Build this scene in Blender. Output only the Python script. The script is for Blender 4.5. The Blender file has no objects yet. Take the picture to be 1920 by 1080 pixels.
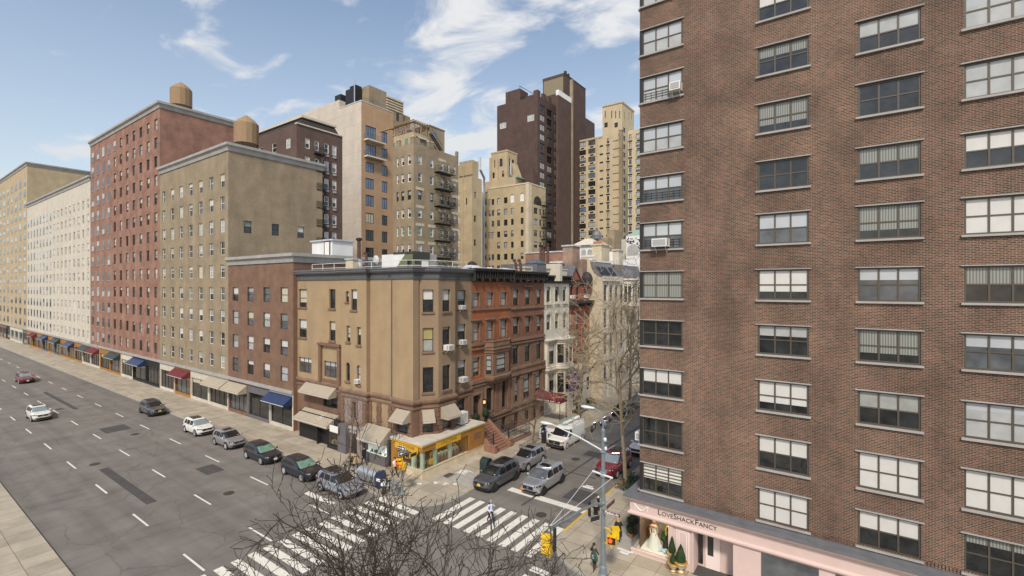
CLOUD_OFF = (-3.1, 2.2, 0); CLOUD_COL = (6.0, 6.0, 6.0); HAZE_COL = (4.0, 4.3, 4.6); SKY_STR = .145; SUN_E = 3.3; SKY_GAIN = (1.68, 1.46, 1.25)
import bpy, bmesh, math, random
from mathutils import Vector, Matrix, Euler
import numpy as np
R = random.Random(7)
SC = bpy.context.scene
COL = SC.collection
PI = math.pi
rad = math.radians
# ------------------------------------------------------------------ survey of the photograph
# camera stands 16.8 m above the roadway at the origin; x runs along the avenue, y along the side street
FOC, PX0, PY0, CAMZ = 887.0, 960.0, 537.0, 16.8
TH = math.atan(630 / 887)
CT, ST = math.cos(TH), math.sin(TH)

def ray(px, py):
    a = (px - PX0) / FOC; b = (PY0 - py) / FOC
    return (a * CT - ST, a * ST + CT, b)

def ground(px, py, z=0.0):
    d = ray(px, py); t = (z - CAMZ) / d[2]
    return Vector((d[0] * t, d[1] * t, z))

def atdepth(px, py, dep):
    d = ray(px, py)
    return Vector((d[0] * dep, d[1] * dep, CAMZ + d[2] * dep))

class Fr:
    """a vertical plane: a runs along u, z up, d outward"""
    def __init__(s, o, u):
        s.o = Vector((o[0], o[1])); s.u = Vector((u[0], u[1])).normalized(); s.n = Vector((s.u.y, -s.u.x))
    def P(s, a, z, d=0.0):
        q = s.o + s.u * a + s.n * d
        return Vector((q.x, q.y, z))
    def a(s, px):
        d = ray(px, PY0)
        # t*d = o + a*u
        det = d[0] * (-s.u.y) + s.u.x * d[1]
        t = (s.o.x * (-s.u.y) + s.u.x * s.o.y) / det
        q = Vector((d[0] * t, d[1] * t)) - s.o
        return q.dot(s.u)
    def az(s, px, py):
        a = s.a(px); q = s.o + s.u * a; d = ray(px, py)
        t = (q.x * -ST + q.y * CT)
        return a, CAMZ + d[2] * t
    def z(s, px, py):
        return s.az(px, py)[1]

def FX(X): return Fr((X, 0), (0, 1))      # faces +x, a == y
def FY(Y): return Fr((0, Y), (1, 0))      # faces -y, a == x

# ------------------------------------------------------------------ objects
def wmat(o):
    m = o.matrix_parent_inverse @ Matrix.LocRotScale(o.location, o.rotation_euler, o.scale)
    return wmat(o.parent) @ m if o.parent else Matrix.LocRotScale(o.location, o.rotation_euler, o.scale)

def setp(o, label=None, cat=None, group=None, kind=None):
    if label: o['label'] = label
    if cat: o['category'] = cat
    if group: o['group'] = group
    if kind: o['kind'] = kind
    return o

def thing(name, label, cat, loc=(0, 0, 0), rz=0.0, group=None):
    o = bpy.data.objects.new(name, None); COL.objects.link(o)
    o.location = loc; o.rotation_euler = (0, 0, rz); o.empty_display_size = .3
    return setp(o, label, cat, group)

def dup(o, parent=None, loc=None, rz=None, label=None):
    c = o.copy(); COL.objects.link(c)
    if parent is not None:
        c.parent = parent; c.matrix_parent_inverse = o.matrix_parent_inverse.copy()
    if loc is not None: c.location = loc
    if rz is not None: c.rotation_euler = (0, 0, rz)
    if label: c['label'] = label
    for ch in list(o.children): dup(ch, c)
    return c

class MB:
    def __init__(s): s.v = []; s.f = []; s.m = []; s.cur = 0
    def mat(s, i): s.cur = i; return s
    def add(s, pts):
        b = len(s.v); s.v.extend([tuple(p) for p in pts]); return b
    def face(s, pts, m=None):
        b = s.add(pts); s.f.append(tuple(range(b, b + len(pts)))); s.m.append(s.cur if m is None else m)
    def hexa(s, p):      # p: 4 bottom ccw + 4 top
        b = s.add(p)
        for q in ((3, 2, 1, 0), (4, 5, 6, 7), (0, 1, 5, 4), (1, 2, 6, 5), (2, 3, 7, 6), (3, 0, 4, 7)):
            s.f.append(tuple(b + i for i in q)); s.m.append(s.cur)
        return s
    def box(s, x0, x1, y0, y1, z0, z1):
        return s.hexa([(x0, y0, z0), (x1, y0, z0), (x1, y1, z0), (x0, y1, z0), (x0, y0, z1), (x1, y0, z1), (x1, y1, z1), (x0, y1, z1)])
    def fbox(s, F, a0, a1, z0, z1, d0, d1):
        return s.hexa([F.P(a0, z0, d1), F.P(a1, z0, d1), F.P(a1, z0, d0), F.P(a0, z0, d0), F.P(a0, z1, d1), F.P(a1, z1, d1), F.P(a1, z1, d0), F.P(a0, z1, d0)])
    def fquad(s, F, a0, a1, z0, z1, d, m=None):
        s.face([F.P(a0, z0, d), F.P(a1, z0, d), F.P(a1, z1, d), F.P(a0, z1, d)], m)
    def prism(s, poly, z0, z1):
        n = len(poly); b = s.add([(p[0], p[1], z0) for p in poly] + [(p[0], p[1], z1) for p in poly])
        s.f.append(tuple(b + n - 1 - i for i in range(n))); s.m.append(s.cur)
        s.f.append(tuple(b + n + i for i in range(n))); s.m.append(s.cur)
        for i in range(n):
            j = (i + 1) % n
            s.f.append((b + i, b + j, b + n + j, b + n + i)); s.m.append(s.cur)
        return s
    def loft(s, rings, closed=True, cap0=False, cap1=False):
        n = len(rings[0]); b = len(s.v)
        for r in rings: s.add(r)
        for i in range(len(rings) - 1):
            for j in range(n if closed else n - 1):
                k = (j + 1) % n
                s.f.append((b + i * n + j, b + i * n + k, b + (i + 1) * n + k, b + (i + 1) * n + j)); s.m.append(s.cur)
        if cap0: s.f.append(tuple(b + n - 1 - j for j in range(n))); s.m.append(s.cur)
        if cap1:
            e = b + (len(rings) - 1) * n
            s.f.append(tuple(e + j for j in range(n))); s.m.append(s.cur)
        return s
    def tube(s, pts, r, n=6, caps=True):
        pts = [Vector(p) for p in pts]
        rr = r if isinstance(r, (list, tuple)) else [r] * len(pts)
        rings = []; up = None
        for i, p in enumerate(pts):
            t = (pts[min(i + 1, len(pts) - 1)] - pts[max(i - 1, 0)])
            if t.length < 1e-9: t = Vector((0, 0, 1))
            t.normalize()
            if up is None: up = Vector((0, 0, 1)) if abs(t.z) < .9 else Vector((1, 0, 0))
            x = t.cross(up)
            if x.length < 1e-6: x = t.cross(Vector((.3, .9, .1)))
            x.normalize(); y = t.cross(x); up = -y if False else up
            rings.append([p + (x * math.cos(2 * PI * k / n) + y * math.sin(2 * PI * k / n)) * rr[i] for k in range(n)])
        return s.loft(rings, True, caps, caps)
    def lathe(s, prof, c=(0, 0, 0), n=16, axis='z'):
        rings = []
        for r, h in prof:
            ring = []
            for k in range(n):
                a = 2 * PI * k / n; x, y = r * math.cos(a), r * math.sin(a)
                if axis == 'z': q = (c[0] + x, c[1] + y, c[2] + h)
                elif axis == 'y': q = (c[0] + x, c[1] + h, c[2] - y)
                else: q = (c[0] + h, c[1] + x, c[2] + y)
                ring.append(q)
            rings.append(ring)
        return s.loft(rings, True, True, True)
    def ball(s, c, rx, ry=None, rz=None, n=10, m=7):
        ry = ry or rx; rz = rz or rx
        rings = []
        for i in range(m + 1):
            t = -PI / 2 + PI * i / m; q = max(math.cos(t), .02)
            rings.append([(c[0] + rx * q * math.cos(2 * PI * k / n), c[1] + ry * q * math.sin(2 * PI * k / n), c[2] + rz * math.sin(t)) for k in range(n)])
        return s.loft(rings, True, True, True)
    def sweep(s, path, prof, close=False):
        """sweep a (d,z) profile along an open plan polyline (outward = right of travel)"""
        P = [Vector(p) for p in path]; rings = []
        for i, p in enumerate(P):
            def nrm(a, b):
                t = (b - a).normalized(); return Vector((t.y, -t.x))
            n1 = nrm(P[i - 1], p) if i > 0 else None
            n2 = nrm(p, P[i + 1]) if i < len(P) - 1 else None
            if n1 is None: m = n2
            elif n2 is None: m = n1
            else:
                m = n1 + n2
                m = m / max(.35, m.dot(n1)) if m.length > 1e-6 else n1
            rings.append([(p.x + m.x * d, p.y + m.y * d, z) for d, z in prof])
        return s.loft(rings, close, True, True)
    def build(s, name, mats, parent=None, smooth=False, ang=40, local=False):
        me = bpy.data.meshes.new(name)
        me.from_pydata(s.v, [], s.f)
        if not isinstance(mats, (list, tuple)): mats = [mats]
        for m in mats: me.materials.append(M[m] if isinstance(m, str) else m)
        if len(s.f):
            me.polygons.foreach_set('material_index', s.m)
            uvs(me)
            if smooth:
                me.polygons.foreach_set('use_smooth', [True] * len(s.f))
                me.set_sharp_from_angle(angle=rad(ang))
        me.update()
        return link(name, me, parent, local)

def uvs(me):
    nl = len(me.loops)
    vi = np.empty(nl, dtype=np.int32); me.loops.foreach_get('vertex_index', vi)
    co = np.empty(len(me.vertices) * 3, dtype=np.float32); me.vertices.foreach_get('co', co); co = co.reshape(-1, 3)[vi]
    nf = len(me.polygons)
    no = np.empty(nf * 3, dtype=np.float32); me.polygons.foreach_get('normal', no); no = no.reshape(-1, 3)
    tot = np.empty(nf, dtype=np.int32); me.polygons.foreach_get('loop_total', tot)
    N = np.repeat(no, tot, axis=0)
    flat = np.abs(N[:, 2]) > .75
    h = np.hypot(N[:, 0], N[:, 1]) + 1e-9
    tx, ty = -N[:, 1] / h, N[:, 0] / h
    # snap to a consistent sign so adjoining faces agree
    sg = np.where(np.abs(tx) > np.abs(ty), np.sign(tx), np.sign(ty)); tx *= sg; ty *= sg
    u = np.where(flat, co[:, 0], co[:, 0] * tx + co[:, 1] * ty)
    v = np.where(flat, co[:, 1], co[:, 2])
    uv = me.uv_layers.new(name='UVMap')
    uv.data.foreach_set('uv', np.stack([u, v], 1).astype(np.float32).ravel())

def link(name, me, parent=None, local=False):
    o = bpy.data.objects.new(name, me); COL.objects.link(o)
    if parent is not None:
        o.parent = parent
        o.matrix_parent_inverse = Matrix.Identity(4) if local else wmat(parent).inverted()
    return o

def text(name, body, size, T, mat, parent=None, ext=.01, align='CENTER', sx=1.0, bold=0.0):
    """T: 4x4 placing the text plane (x along the words, y up, z outward)"""
    cu = bpy.data.curves.new(name, 'FONT'); cu.body = body; cu.size = size; cu.extrude = ext; cu.align_x = align; cu.align_y = 'CENTER'
    cu.resolution_u = 3; cu.offset = bold
    o = bpy.data.objects.new(name, cu); COL.objects.link(o)
    dg = bpy.context.evaluated_depsgraph_get(); dg.update()
    me = bpy.data.meshes.new_from_object(o.evaluated_get(dg))
    bpy.data.objects.remove(o); bpy.data.curves.remove(cu)
    me.transform(Matrix.Diagonal((sx, 1, 1, 1))); me.transform(T)
    me.materials.clear(); me.materials.append(M[mat]); me.name = name
    return link(name, me, parent)

def FT(F, a, z, d, tilt=0.0):
    u, n = F.u, F.n; p = F.P(a, z, d)
    m = Matrix(((u.x, 0, n.x, p.x), (u.y, 0, n.y, p.y), (0, 1, 0, p.z), (0, 0, 0, 1)))
    return m @ Matrix.Rotation(tilt, 4, 'X')

# ------------------------------------------------------------------ materials
M = {}
def nodes(name):
    m = bpy.data.materials.new(name); m.use_nodes = True; M[name] = m
    nt = m.node_tree; b = nt.nodes['Principled BSDF']
    return m, nt, b
def nd(nt, t, **k):
    n = nt.nodes.new(t)
    for q, v in k.items():
        if q in n.inputs.keys(): n.inputs[q].default_value = v
        else: setattr(n, q, v)
    return n
def mixc(nt, mode, fac, a, b):
    n = nt.nodes.new('ShaderNodeMix'); n.data_type = 'RGBA'; n.blend_type = mode
    for s, v in ((0, fac), (6, a), (7, b)):
        if hasattr(v, 'is_output') or isinstance(v, bpy.types.NodeSocket): nt.links.new(v, n.inputs[s])
        else: n.inputs[s].default_value = v if s == 0 else ((*v, 1) if len(v) == 3 else v)
    return n.outputs[2]
def noisef(nt, co, scale, detail=5, lo=.3, hi=.7, a=0., b=1., rough=.6):
    n = nd(nt, 'ShaderNodeTexNoise', Scale=scale, Detail=detail, Roughness=rough)
    nt.links.new(co, n.inputs['Vector'])
    r = nd(nt, 'ShaderNodeMapRange'); nt.links.new(n.outputs['Fac'], r.inputs[0])
    for i, v in ((1, lo), (2, hi), (3, a), (4, b)): r.inputs[i].default_value = v
    return r.outputs[0]
def coords(nt, scale=(1, 1, 1), kind='Object'):
    t = nd(nt, 'ShaderNodeTexCoord'); mp = nd(nt, 'ShaderNodeMapping'); mp.inputs['Scale'].default_value = scale
    nt.links.new(t.outputs[kind], mp.inputs['Vector']); return mp.outputs[0]
def bumpit(nt, b, h, strength, dist):
    n = nd(nt, 'ShaderNodeBump', Strength=strength, Distance=dist); nt.links.new(h, n.inputs['Height']); nt.links.new(n.outputs[0], b.inputs['Normal'])

def plain(name, c, rough=.7, metal=0., var=.0, scale=1.5, streak=0., bump=0., bs=30., spec=.5, coat=0., fine=0.):
    m, nt, b = nodes(name)
    b.inputs['Roughness'].default_value = rough; b.inputs['Metallic'].default_value = metal
    b.inputs['Specular IOR Level'].default_value = spec; b.inputs['Coat Weight'].default_value = coat; b.inputs['Coat Roughness'].default_value = .04
    col = (*c, 1)
    if var or streak or fine:
        out = None
        co = coords(nt)
        base = nd(nt, 'ShaderNodeRGB'); base.outputs[0].default_value = col; out = base.outputs[0]
        def mul(f, amt):
            nonlocal out
            r = nd(nt, 'ShaderNodeMapRange'); nt.links.new(f, r.inputs[0]); r.inputs[3].default_value = 1 - amt; r.inputs[4].default_value = 1 + amt * .6
            c2 = nd(nt, 'ShaderNodeCombineColor'); [nt.links.new(r.outputs[0], c2.inputs[i]) for i in range(3)]
            out = mixc(nt, 'MULTIPLY', 1.0, out, c2.outputs[0])
        if var: mul(noisef(nt, co, scale, 6), var)
        if streak: mul(noisef(nt, coords(nt, (.9, .9, .13)), 1.0, 6, .3, .75), streak * .55)
        if fine: mul(noisef(nt, co, scale * 14, 4), fine)
        nt.links.new(out, b.inputs['Base Color'])
        if bump: bumpit(nt, b, noisef(nt, co, bs, 4), bump, .02)
    else:
        b.inputs['Base Color'].default_value = col
    return m

def brick(name, c1, c2, mortar, w=.21, h=.075, ms=.012, var=.25, streak=.2, bump=.3, off=.5, patch=.0, rough=.85, jit=.0):
    m, nt, b = nodes(name)
    uv = coords(nt, (1, 1, 1), 'UV')
    t = nd(nt, 'ShaderNodeTexBrick', Scale=1.0); t.offset = off
    t.inputs['Color1'].default_value = (*c1, 1); t.inputs['Color2'].default_value = (*c2, 1); t.inputs['Mortar'].default_value = (*mortar, 1)
    t.inputs['Mortar Size'].default_value = ms; t.inputs['Brick Width'].default_value = w; t.inputs['Row Height'].default_value = h
    t.inputs['Mortar Smooth'].default_value = .2; t.inputs['Bias'].default_value = 0
    nt.links.new(uv, t.inputs['Vector'])
    out = t.outputs['Color']; co = coords(nt)
    def mul(f, amt):
        nonlocal out
        r = nd(nt, 'ShaderNodeMapRange'); nt.links.new(f, r.inputs[0]); r.inputs[3].default_value = 1 - amt; r.inputs[4].default_value = 1 + amt * .6
        c_ = nd(nt, 'ShaderNodeCombineColor'); [nt.links.new(r.outputs[0], c_.inputs[i]) for i in range(3)]
        out = mixc(nt, 'MULTIPLY', 1.0, out, c_.outputs[0])
    if var: mul(noisef(nt, co, .5, 6), var)
    if streak: mul(noisef(nt, coords(nt, (.5, .5, .12)), 1.0, 6, .3, .75), streak * .6)
    mul(noisef(nt, co, 9, 3), .18)
    nt.links.new(out, b.inputs['Base Color']); b.inputs['Roughness'].default_value = rough
    if bump: bumpit(nt, b, t.outputs['Fac'], -bump, .01)
    return m
# ------------------------------------------------------------------ material palette (real-world base colours, save where shade or reflection is painted in)
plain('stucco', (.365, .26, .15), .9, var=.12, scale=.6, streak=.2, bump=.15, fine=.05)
plain('stucco_shade', (.29, .205, .13), .9, var=.12, scale=.6, streak=.16, bump=.15, fine=.05)  # stucco darkened: shade painted in for returns, chamfer and side-street faces
plain('stucco_mauve', (.27, .22, .2), .9, var=.1, scale=.8, streak=.1)
plain('brownstone', (.2, .115, .075), .9, var=.22, scale=.9, streak=.22, bump=.3, fine=.1)
plain('brownstone_trim', (.22, .135, .09), .88, var=.25, scale=1.4, streak=.2, bump=.2, fine=.1)
plain('step_stone', (.27, .14, .095), .9, var=.2, scale=2, fine=.1)
plain('brown_paint', (.2, .095, .06), .85, var=.14, scale=.8, streak=.2)
brick('brick_orange', (.37, .118, .044), (.31, .098, .038), (.28, .115, .058), var=.22, ms=.006)
brick('brick_dull', (.33, .13, .075), (.25, .1, .065), (.33, .25, .2), var=.35)
brick('brick_chim', (.33, .13, .075), (.2, .1, .07), (.4, .33, .26), var=.5, ms=.02)
brick('brick_house', (.34, .095, .05), (.27, .075, .045), (.24, .1, .06), var=.25, ms=.006)
brick('brick_big', (.182, .069, .042), (.058, .032, .022), (.29, .235, .17), w=.22, h=.0745, ms=.011, var=.32, streak=.5, off=.5)
brick('brick_purple', (.098, .055, .044), (.08, .048, .04), (.1, .067, .056), var=.22, streak=.22, ms=.008)
brick('brick_brown', (.12, .062, .046), (.09, .05, .04), (.16, .12, .1), var=.25)
brick('brick_beige', (.52, .405, .235), (.43, .335, .195), (.46, .38, .26), var=.16, streak=.16)
brick('brick_greybeige', (.33, .255, .155), (.27, .205, .13), (.33, .27, .19), var=.2, streak=.3)
brick('brick_yellow', (.6, .49, .315), (.54, .44, .28), (.48, .41, .28), var=.1, streak=.14)
brick('panel_orange', (.47, .305, .18), (.445, .29, .17), (.33, .2, .12), w=.32, h=3.1, ms=.006, var=.1, streak=.12, off=0)
brick('panel_cream', (.60, .53, .44), (.57, .50, .42), (.33, .29, .25), w=30, h=3.1, ms=.02, var=.08, streak=.14, off=0)
plain('stone_light', (.58, .53, .44), .85, var=.14, scale=1, streak=.22, fine=.06)
plain('stone_white', (.6, .56, .47), .8, var=.1, scale=1, streak=.14, fine=.04)
plain('stone_cream', (.58, .5, .36), .85, var=.15, scale=.6, streak=.25, fine=.05)
plain('stone_grey', (.36, .35, .33), .85, var=.15, scale=1, streak=.15)
plain('white_wall', (.72, .72, .71), .8, var=.08, scale=.7, streak=.12)
plain('cornice_grey', (.10, .105, .11), .6, var=.15, scale=2, streak=.15)
plain('cornice_dark', (.035, .03, .027), .7, var=.3, scale=3)
plain('roof_grey', (.22, .23, .235), .8, var=.25, scale=1.2)
plain('roof_silver', (.5, .51, .52), .6, var=.25, scale=1.4)
plain('lead_grey', (.14, .14, .15), .55, var=.18, scale=2)
plain('slate', (.12, .12, .13), .6, var=.3, scale=4)
plain('copper_green', (.25, .36, .29), .7, var=.15)
plain('green_panel', (.15, .16, .085), .7, var=.1)
plain('green_dark', (.045, .05, .04), .7, var=.1)
plain('iron', (.012, .012, .013), .5, var=.1)
plain('iron_rust', (.03, .022, .018), .8, var=.25, scale=3)
plain('pipe_rust', (.1, .05, .035), .8, var=.25, scale=3)
plain('galv', (.36, .385, .41), .45, .5, var=.12, scale=3)
plain('pole_grey', (.2, .235, .255), .5, .2, var=.12, scale=2.5, streak=.12)
plain('lamp_white', (.6, .63, .65), .4)
plain('frame_dark', (.02, .019, .018), .5)
plain('frame_bronze', (.095, .08, .062), .45, .2)
plain('frame_white', (.75, .74, .70), .5)
plain('frame_brown', (.09, .055, .04), .6)
plain('white_paint', (.78, .77, .74), .55, var=.05)
plain('plastic_white', (.72, .71, .67), .5, var=.05)
plain('plastic_grey', (.35, .35, .35), .6)
plain('grille_dark', (.02, .02, .022), .4)
plain('black', (.012, .012, .012), .6)
plain('pier_grey', (.13, .12, .125), .75, var=.12, streak=.08)
plain('shop_wood', (.36, .165, .03), .55, var=.18, scale=1.5, streak=.2)
plain('shop_sign', (.62, .35, .025), .45, var=.04)
plain('shop_sign_text', (.12, .07, .02), .6)
plain('column_green', (.55, .62, .48), .6)
plain('shop_yellow', (.66, .4, .03), .5)
plain('travertine', (.62, .52, .36), .7, var=.18, scale=1.2, streak=.1, fine=.05)
plain('awning', (.36, .31, .235), .9, var=.08, scale=2, streak=.12)
plain('awning_trim', (.6, .58, .52), .8)
plain('maroon', (.13, .018, .022), .8, var=.2, scale=2)
plain('purple', (.13, .06, .18), .8, var=.15)
plain('pale_ink', (.75, .72, .7), .7)
plain('pink', (.62, .475, .43), .6, var=.05, scale=1.2, streak=.05)
plain('pink_pale', (.8, .68, .63), .6)
plain('ink', (.025, .025, .03), .6)
plain('gold', (.55, .34, .09), .4, .4)
plain('terracotta', (.42, .2, .11), .8, var=.15)
plain('urn_stone', (.66, .58, .45), .7, var=.12, scale=6)
plain('wood_crate', (.3, .2, .11), .8, var=.2, scale=5)
plain('yellow_signal', (.72, .45, .012), .45, var=.05)
plain('sign_brown', (.1, .028, .025), .5)
plain('blue_box', (.02, .035, .1), .4, var=.1)
plain('green_box', (.02, .035, .03), .45, var=.12)
plain('chrome', (.75, .76, .77), .22, 1.0)
plain('silver_box', (.62, .63, .64), .38, .75, var=.08)
plain('tyre', (.018, .018, .018), .85, var=.1, scale=6)
plain('rim_silver', (.5, .5, .51), .35, .35)
plain('rim_dark', (.03, .03, .033), .35, .3)
plain('trim_black', (.02, .02, .022), .6)
plain('paint_graphite', (.12, .126, .138), .35, .5, coat=.8)
plain('paint_silver', (.42, .41, .42), .36, .65, coat=.8)
plain('paint_silver_light', (.5, .51, .53), .34, .65, coat=.8)
plain('paint_bluegrey', (.33, .36, .42), .34, .6, coat=.8)
plain('paint_white', (.70, .68, .63), .4, coat=.5, var=.05, scale=2)
plain('paint_red', (.22, .008, .013), .3, .3, coat=1.0)
plain('paint_navy', (.014, .017, .03), .3, .3, coat=1.0)
plain('paint_grey', (.2, .2, .21), .3, .5, coat=.9)
plain('car_glass', (.012, .014, .016), .12, spec=.8)
plain('car_glass_light', (.2, .24, .26), .1, spec=.9)
plain('lamp_clear', (.6, .62, .64), .1, .3)
plain('lamp_red', (.4, .02, .02), .2)
plain('lamp_amber', (.7, .22, .02), .3)
plain('plate_yellow', (.75, .5, .03), .5)
plain('plate_white', (.72, .72, .7), .5)
plain('skin', (.55, .33, .24), .6)
plain('skin_tan', (.42, .24, .16), .6)
plain('cloth_blueshirt', (.56, .63, .76), .85)
plain('cloth_white', (.75, .75, .76), .85)
plain('cloth_black', (.014, .014, .016), .85)
plain('cloth_navy', (.025, .027, .035), .85)
plain('cloth_tan', (.42, .28, .15), .9)
plain('cloth_brown', (.06, .035, .03), .85)
plain('cloth_green', (.02, .075, .05), .8)
plain('hair_blond', (.42, .25, .1), .6)
plain('hair_dark', (.025, .016, .012), .6)
plain('hair_grey', (.4, .36, .33), .7)
plain('shoe_white', (.7, .7, .7), .7)
plain('bark_dark', (.05, .034, .023), .9, var=.3, scale=8)
plain('bark_pale', (.33, .265, .18), .9, var=.25, scale=5, bump=.3)
plain('twig_pale', (.35, .28, .185), .9, var=.2, scale=5)
plain('bark_mid', (.16, .12, .085), .9, var=.25, scale=5)
plain('leaf_dark', (.022, .05, .016), .6, var=.5, scale=9, spec=.3)
plain('leaf_mid', (.05, .09, .03), .6, var=.5, scale=9, spec=.3)
plain('leaf_autumn', (.19, .1, .03), .7, var=.5, scale=9)
plain('soil', (.05, .035, .025), .95, var=.2)
plain('shop_dark', (.035, .03, .026), .8, var=.3, scale=4)
plain('shop_back', (.30, .26, .2), .8, var=.45, scale=3)
plain('display_white', (.75, .74, .7), .6)
plain('dress_white', (.8, .78, .72), .8)
# window panes: sky reflections painted into the glass colours, blinds and curtains behind
def glass(name, c, rough=.05, spec=.7, var=0., scale=2.):
    plain(name, c, rough, spec=spec, var=var, scale=scale)
    nt = M[name].node_tree; bumpit(nt, nt.nodes['Principled BSDF'], noisef(nt, coords(nt), .8, 2), .12, .05)
glass('pane_dark', (.024, .026, .027), var=.75, scale=1.5)
glass('pane_mid', (.1, .108, .116), var=.6, scale=.8)  # lightened to stand for reflected light
glass('pane_blue', (.13, .18, .27), .08, .8, var=.3, scale=.6)  # blue sky reflection put into the glass colour
glass('pane_green', (.13, .24, .18), .08, var=.3)
glass('pane_pale', (.40, .41, .40), .1, var=.2, scale=1.2)
glass('pane_sky', (.43, .455, .475), .12, var=.12, scale=.5)  # pale sky reflection put into the base colour
glass('blind_white', (.58, .57, .54), .3, .6, var=.06)
glass('blind_cream', (.50, .47, .36), .3, .6, var=.1)
glass('blind_yellow', (.34, .3, .12), .3, .6, var=.1)
glass('blind_grey', (.32, .33, .31), .25, .6, var=.2)
def curtain(name, c):
    m, nt, b = nodes(name)
    w = nd(nt, 'ShaderNodeTexWave', Scale=3.0, Distortion=1.5, Detail=2.0); nt.links.new(coords(nt, (1, 1, .05)), w.inputs['Vector'])
    o = mixc(nt, 'MIX', w.outputs['Fac'], tuple(x * .45 for x in c), c)
    nt.links.new(o, b.inputs['Base Color']); b.inputs['Roughness'].default_value = .2
curtain('curtain', (.3, .31, .28))
def stripes(name, c, c2, period):
    m, nt, b = nodes(name)
    w = nd(nt, 'ShaderNodeTexWave', Scale=1.0 / period * .31416 * 1.0); w.bands_direction = 'Z'; nt.links.new(coords(nt), w.inputs['Vector'])
    r = nd(nt, 'ShaderNodeMapRange'); nt.links.new(w.outputs['Fac'], r.inputs[0]); r.inputs[1].default_value = .3; r.inputs[2].default_value = .6
    nt.links.new(mixc(nt, 'MIX', r.outputs[0], c, c2), b.inputs['Base Color']); b.inputs['Roughness'].default_value = .3
stripes('zebra_blind', (.14, .13, .11), (.66, .65, .6), .2)
stripes('louver', (.12, .1, .06), (.34, .28, .17), .35)
def shopglass(name):
    m, nt, b = nodes(name)
    out = nt.nodes['Material Output']; nt.nodes.remove(b)
    tr = nd(nt, 'ShaderNodeBsdfTransparent'); tr.inputs[0].default_value = (.88, .9, .89, 1)
    gl = nd(nt, 'ShaderNodeBsdfGlossy', Roughness=.02); gl.inputs[0].default_value = (1, 1, 1, 1)
    lw = nd(nt, 'ShaderNodeLayerWeight', Blend=.5); fr = nd(nt, 'ShaderNodeMath'); fr.operation = 'POWER'; nt.links.new(lw.outputs['Facing'], fr.inputs[0]); fr.inputs[1].default_value = 3.2; mx = nd(nt, 'ShaderNodeMixShader')
    nt.links.new(fr.outputs[0], mx.inputs[0]); nt.links.new(tr.outputs[0], mx.inputs[1]); nt.links.new(gl.outputs[0], mx.inputs[2]); nt.links.new(mx.outputs[0], out.inputs[0])
shopglass('shop_glass')
def emit(name, c, s):
    m, nt, b = nodes(name); b.inputs['Base Color'].default_value = (*c, 1); b.inputs['Emission Color'].default_value = (*c, 1); b.inputs['Emission Strength'].default_value = s
emit('hand_orange', (1.0, .09, .01), 1.2)
emit('shop_lamp', (1.0, .85, .62), 14.0)  # glow of added ceiling panels that brighten the shop interiors
emit('lantern_glow', (1.0, .55, .16), 1.3)
emit('shop_lit', (.85, .9, .85), .35)  # glow put into the display case surfaces in place of lamps

def asphalt(name):
    m, nt, b = nodes(name); co = coords(nt)
    base = mixc(nt, 'MIX', noisef(nt, co, .35, 7, .3, .7), (.135, .12, .104), (.215, .195, .168))
    base = mixc(nt, 'MULTIPLY', noisef(nt, coords(nt, (1.0, .12, 1)), 1.1, 5, .5, .75, 0, .45), base, (.5, .49, .48))
    base = mixc(nt, 'MIX', noisef(nt, co, 45, 3, .35, .7, 0, .35), base, (.2, .19, .175))
    base = mixc(nt, 'MULTIPLY', noisef(nt, coords(nt, (.035, .8, 1)), 1.0, 5, .42, .7, 0, .5), base, (.55, .54, .53))
    # sealed cracks
    v = nd(nt, 'ShaderNodeTexVoronoi', Scale=.33); v.feature = 'DISTANCE_TO_EDGE'
    dn = nd(nt, 'ShaderNodeTexNoise', Scale=1.3, Detail=4.0); nt.links.new(co, dn.inputs['Vector'])
    mv = mixc(nt, 'MIX', .35, (0, 0, 0), (0, 0, 0)); mx = mv.node
    nt.links.new(co, mx.inputs[6]); nt.links.new(dn.outputs['Color'], mx.inputs[7]); nt.links.new(mx.outputs[2], v.inputs['Vector'])
    r = nd(nt, 'ShaderNodeMapRange'); nt.links.new(v.outputs[0], r.inputs[0]); r.inputs[1].default_value = .0; r.inputs[2].default_value = .012; r.inputs[3].default_value = .4; r.inputs[4].default_value = 0
    base = mixc(nt, 'MIX', r.outputs[0], base, (.04, .038, .036))
    nt.links.new(base, b.inputs['Base Color']); b.inputs['Roughness'].default_value = .85
    bumpit(nt, b, noisef(nt, co, 60, 3), .3, .01)
asphalt('asphalt')
plain('asphalt_patch', (.07, .066, .062), .85, var=.25, scale=2, fine=.15)
plain('manhole', (.06, .045, .035), .7, var=.3, scale=5)

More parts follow.
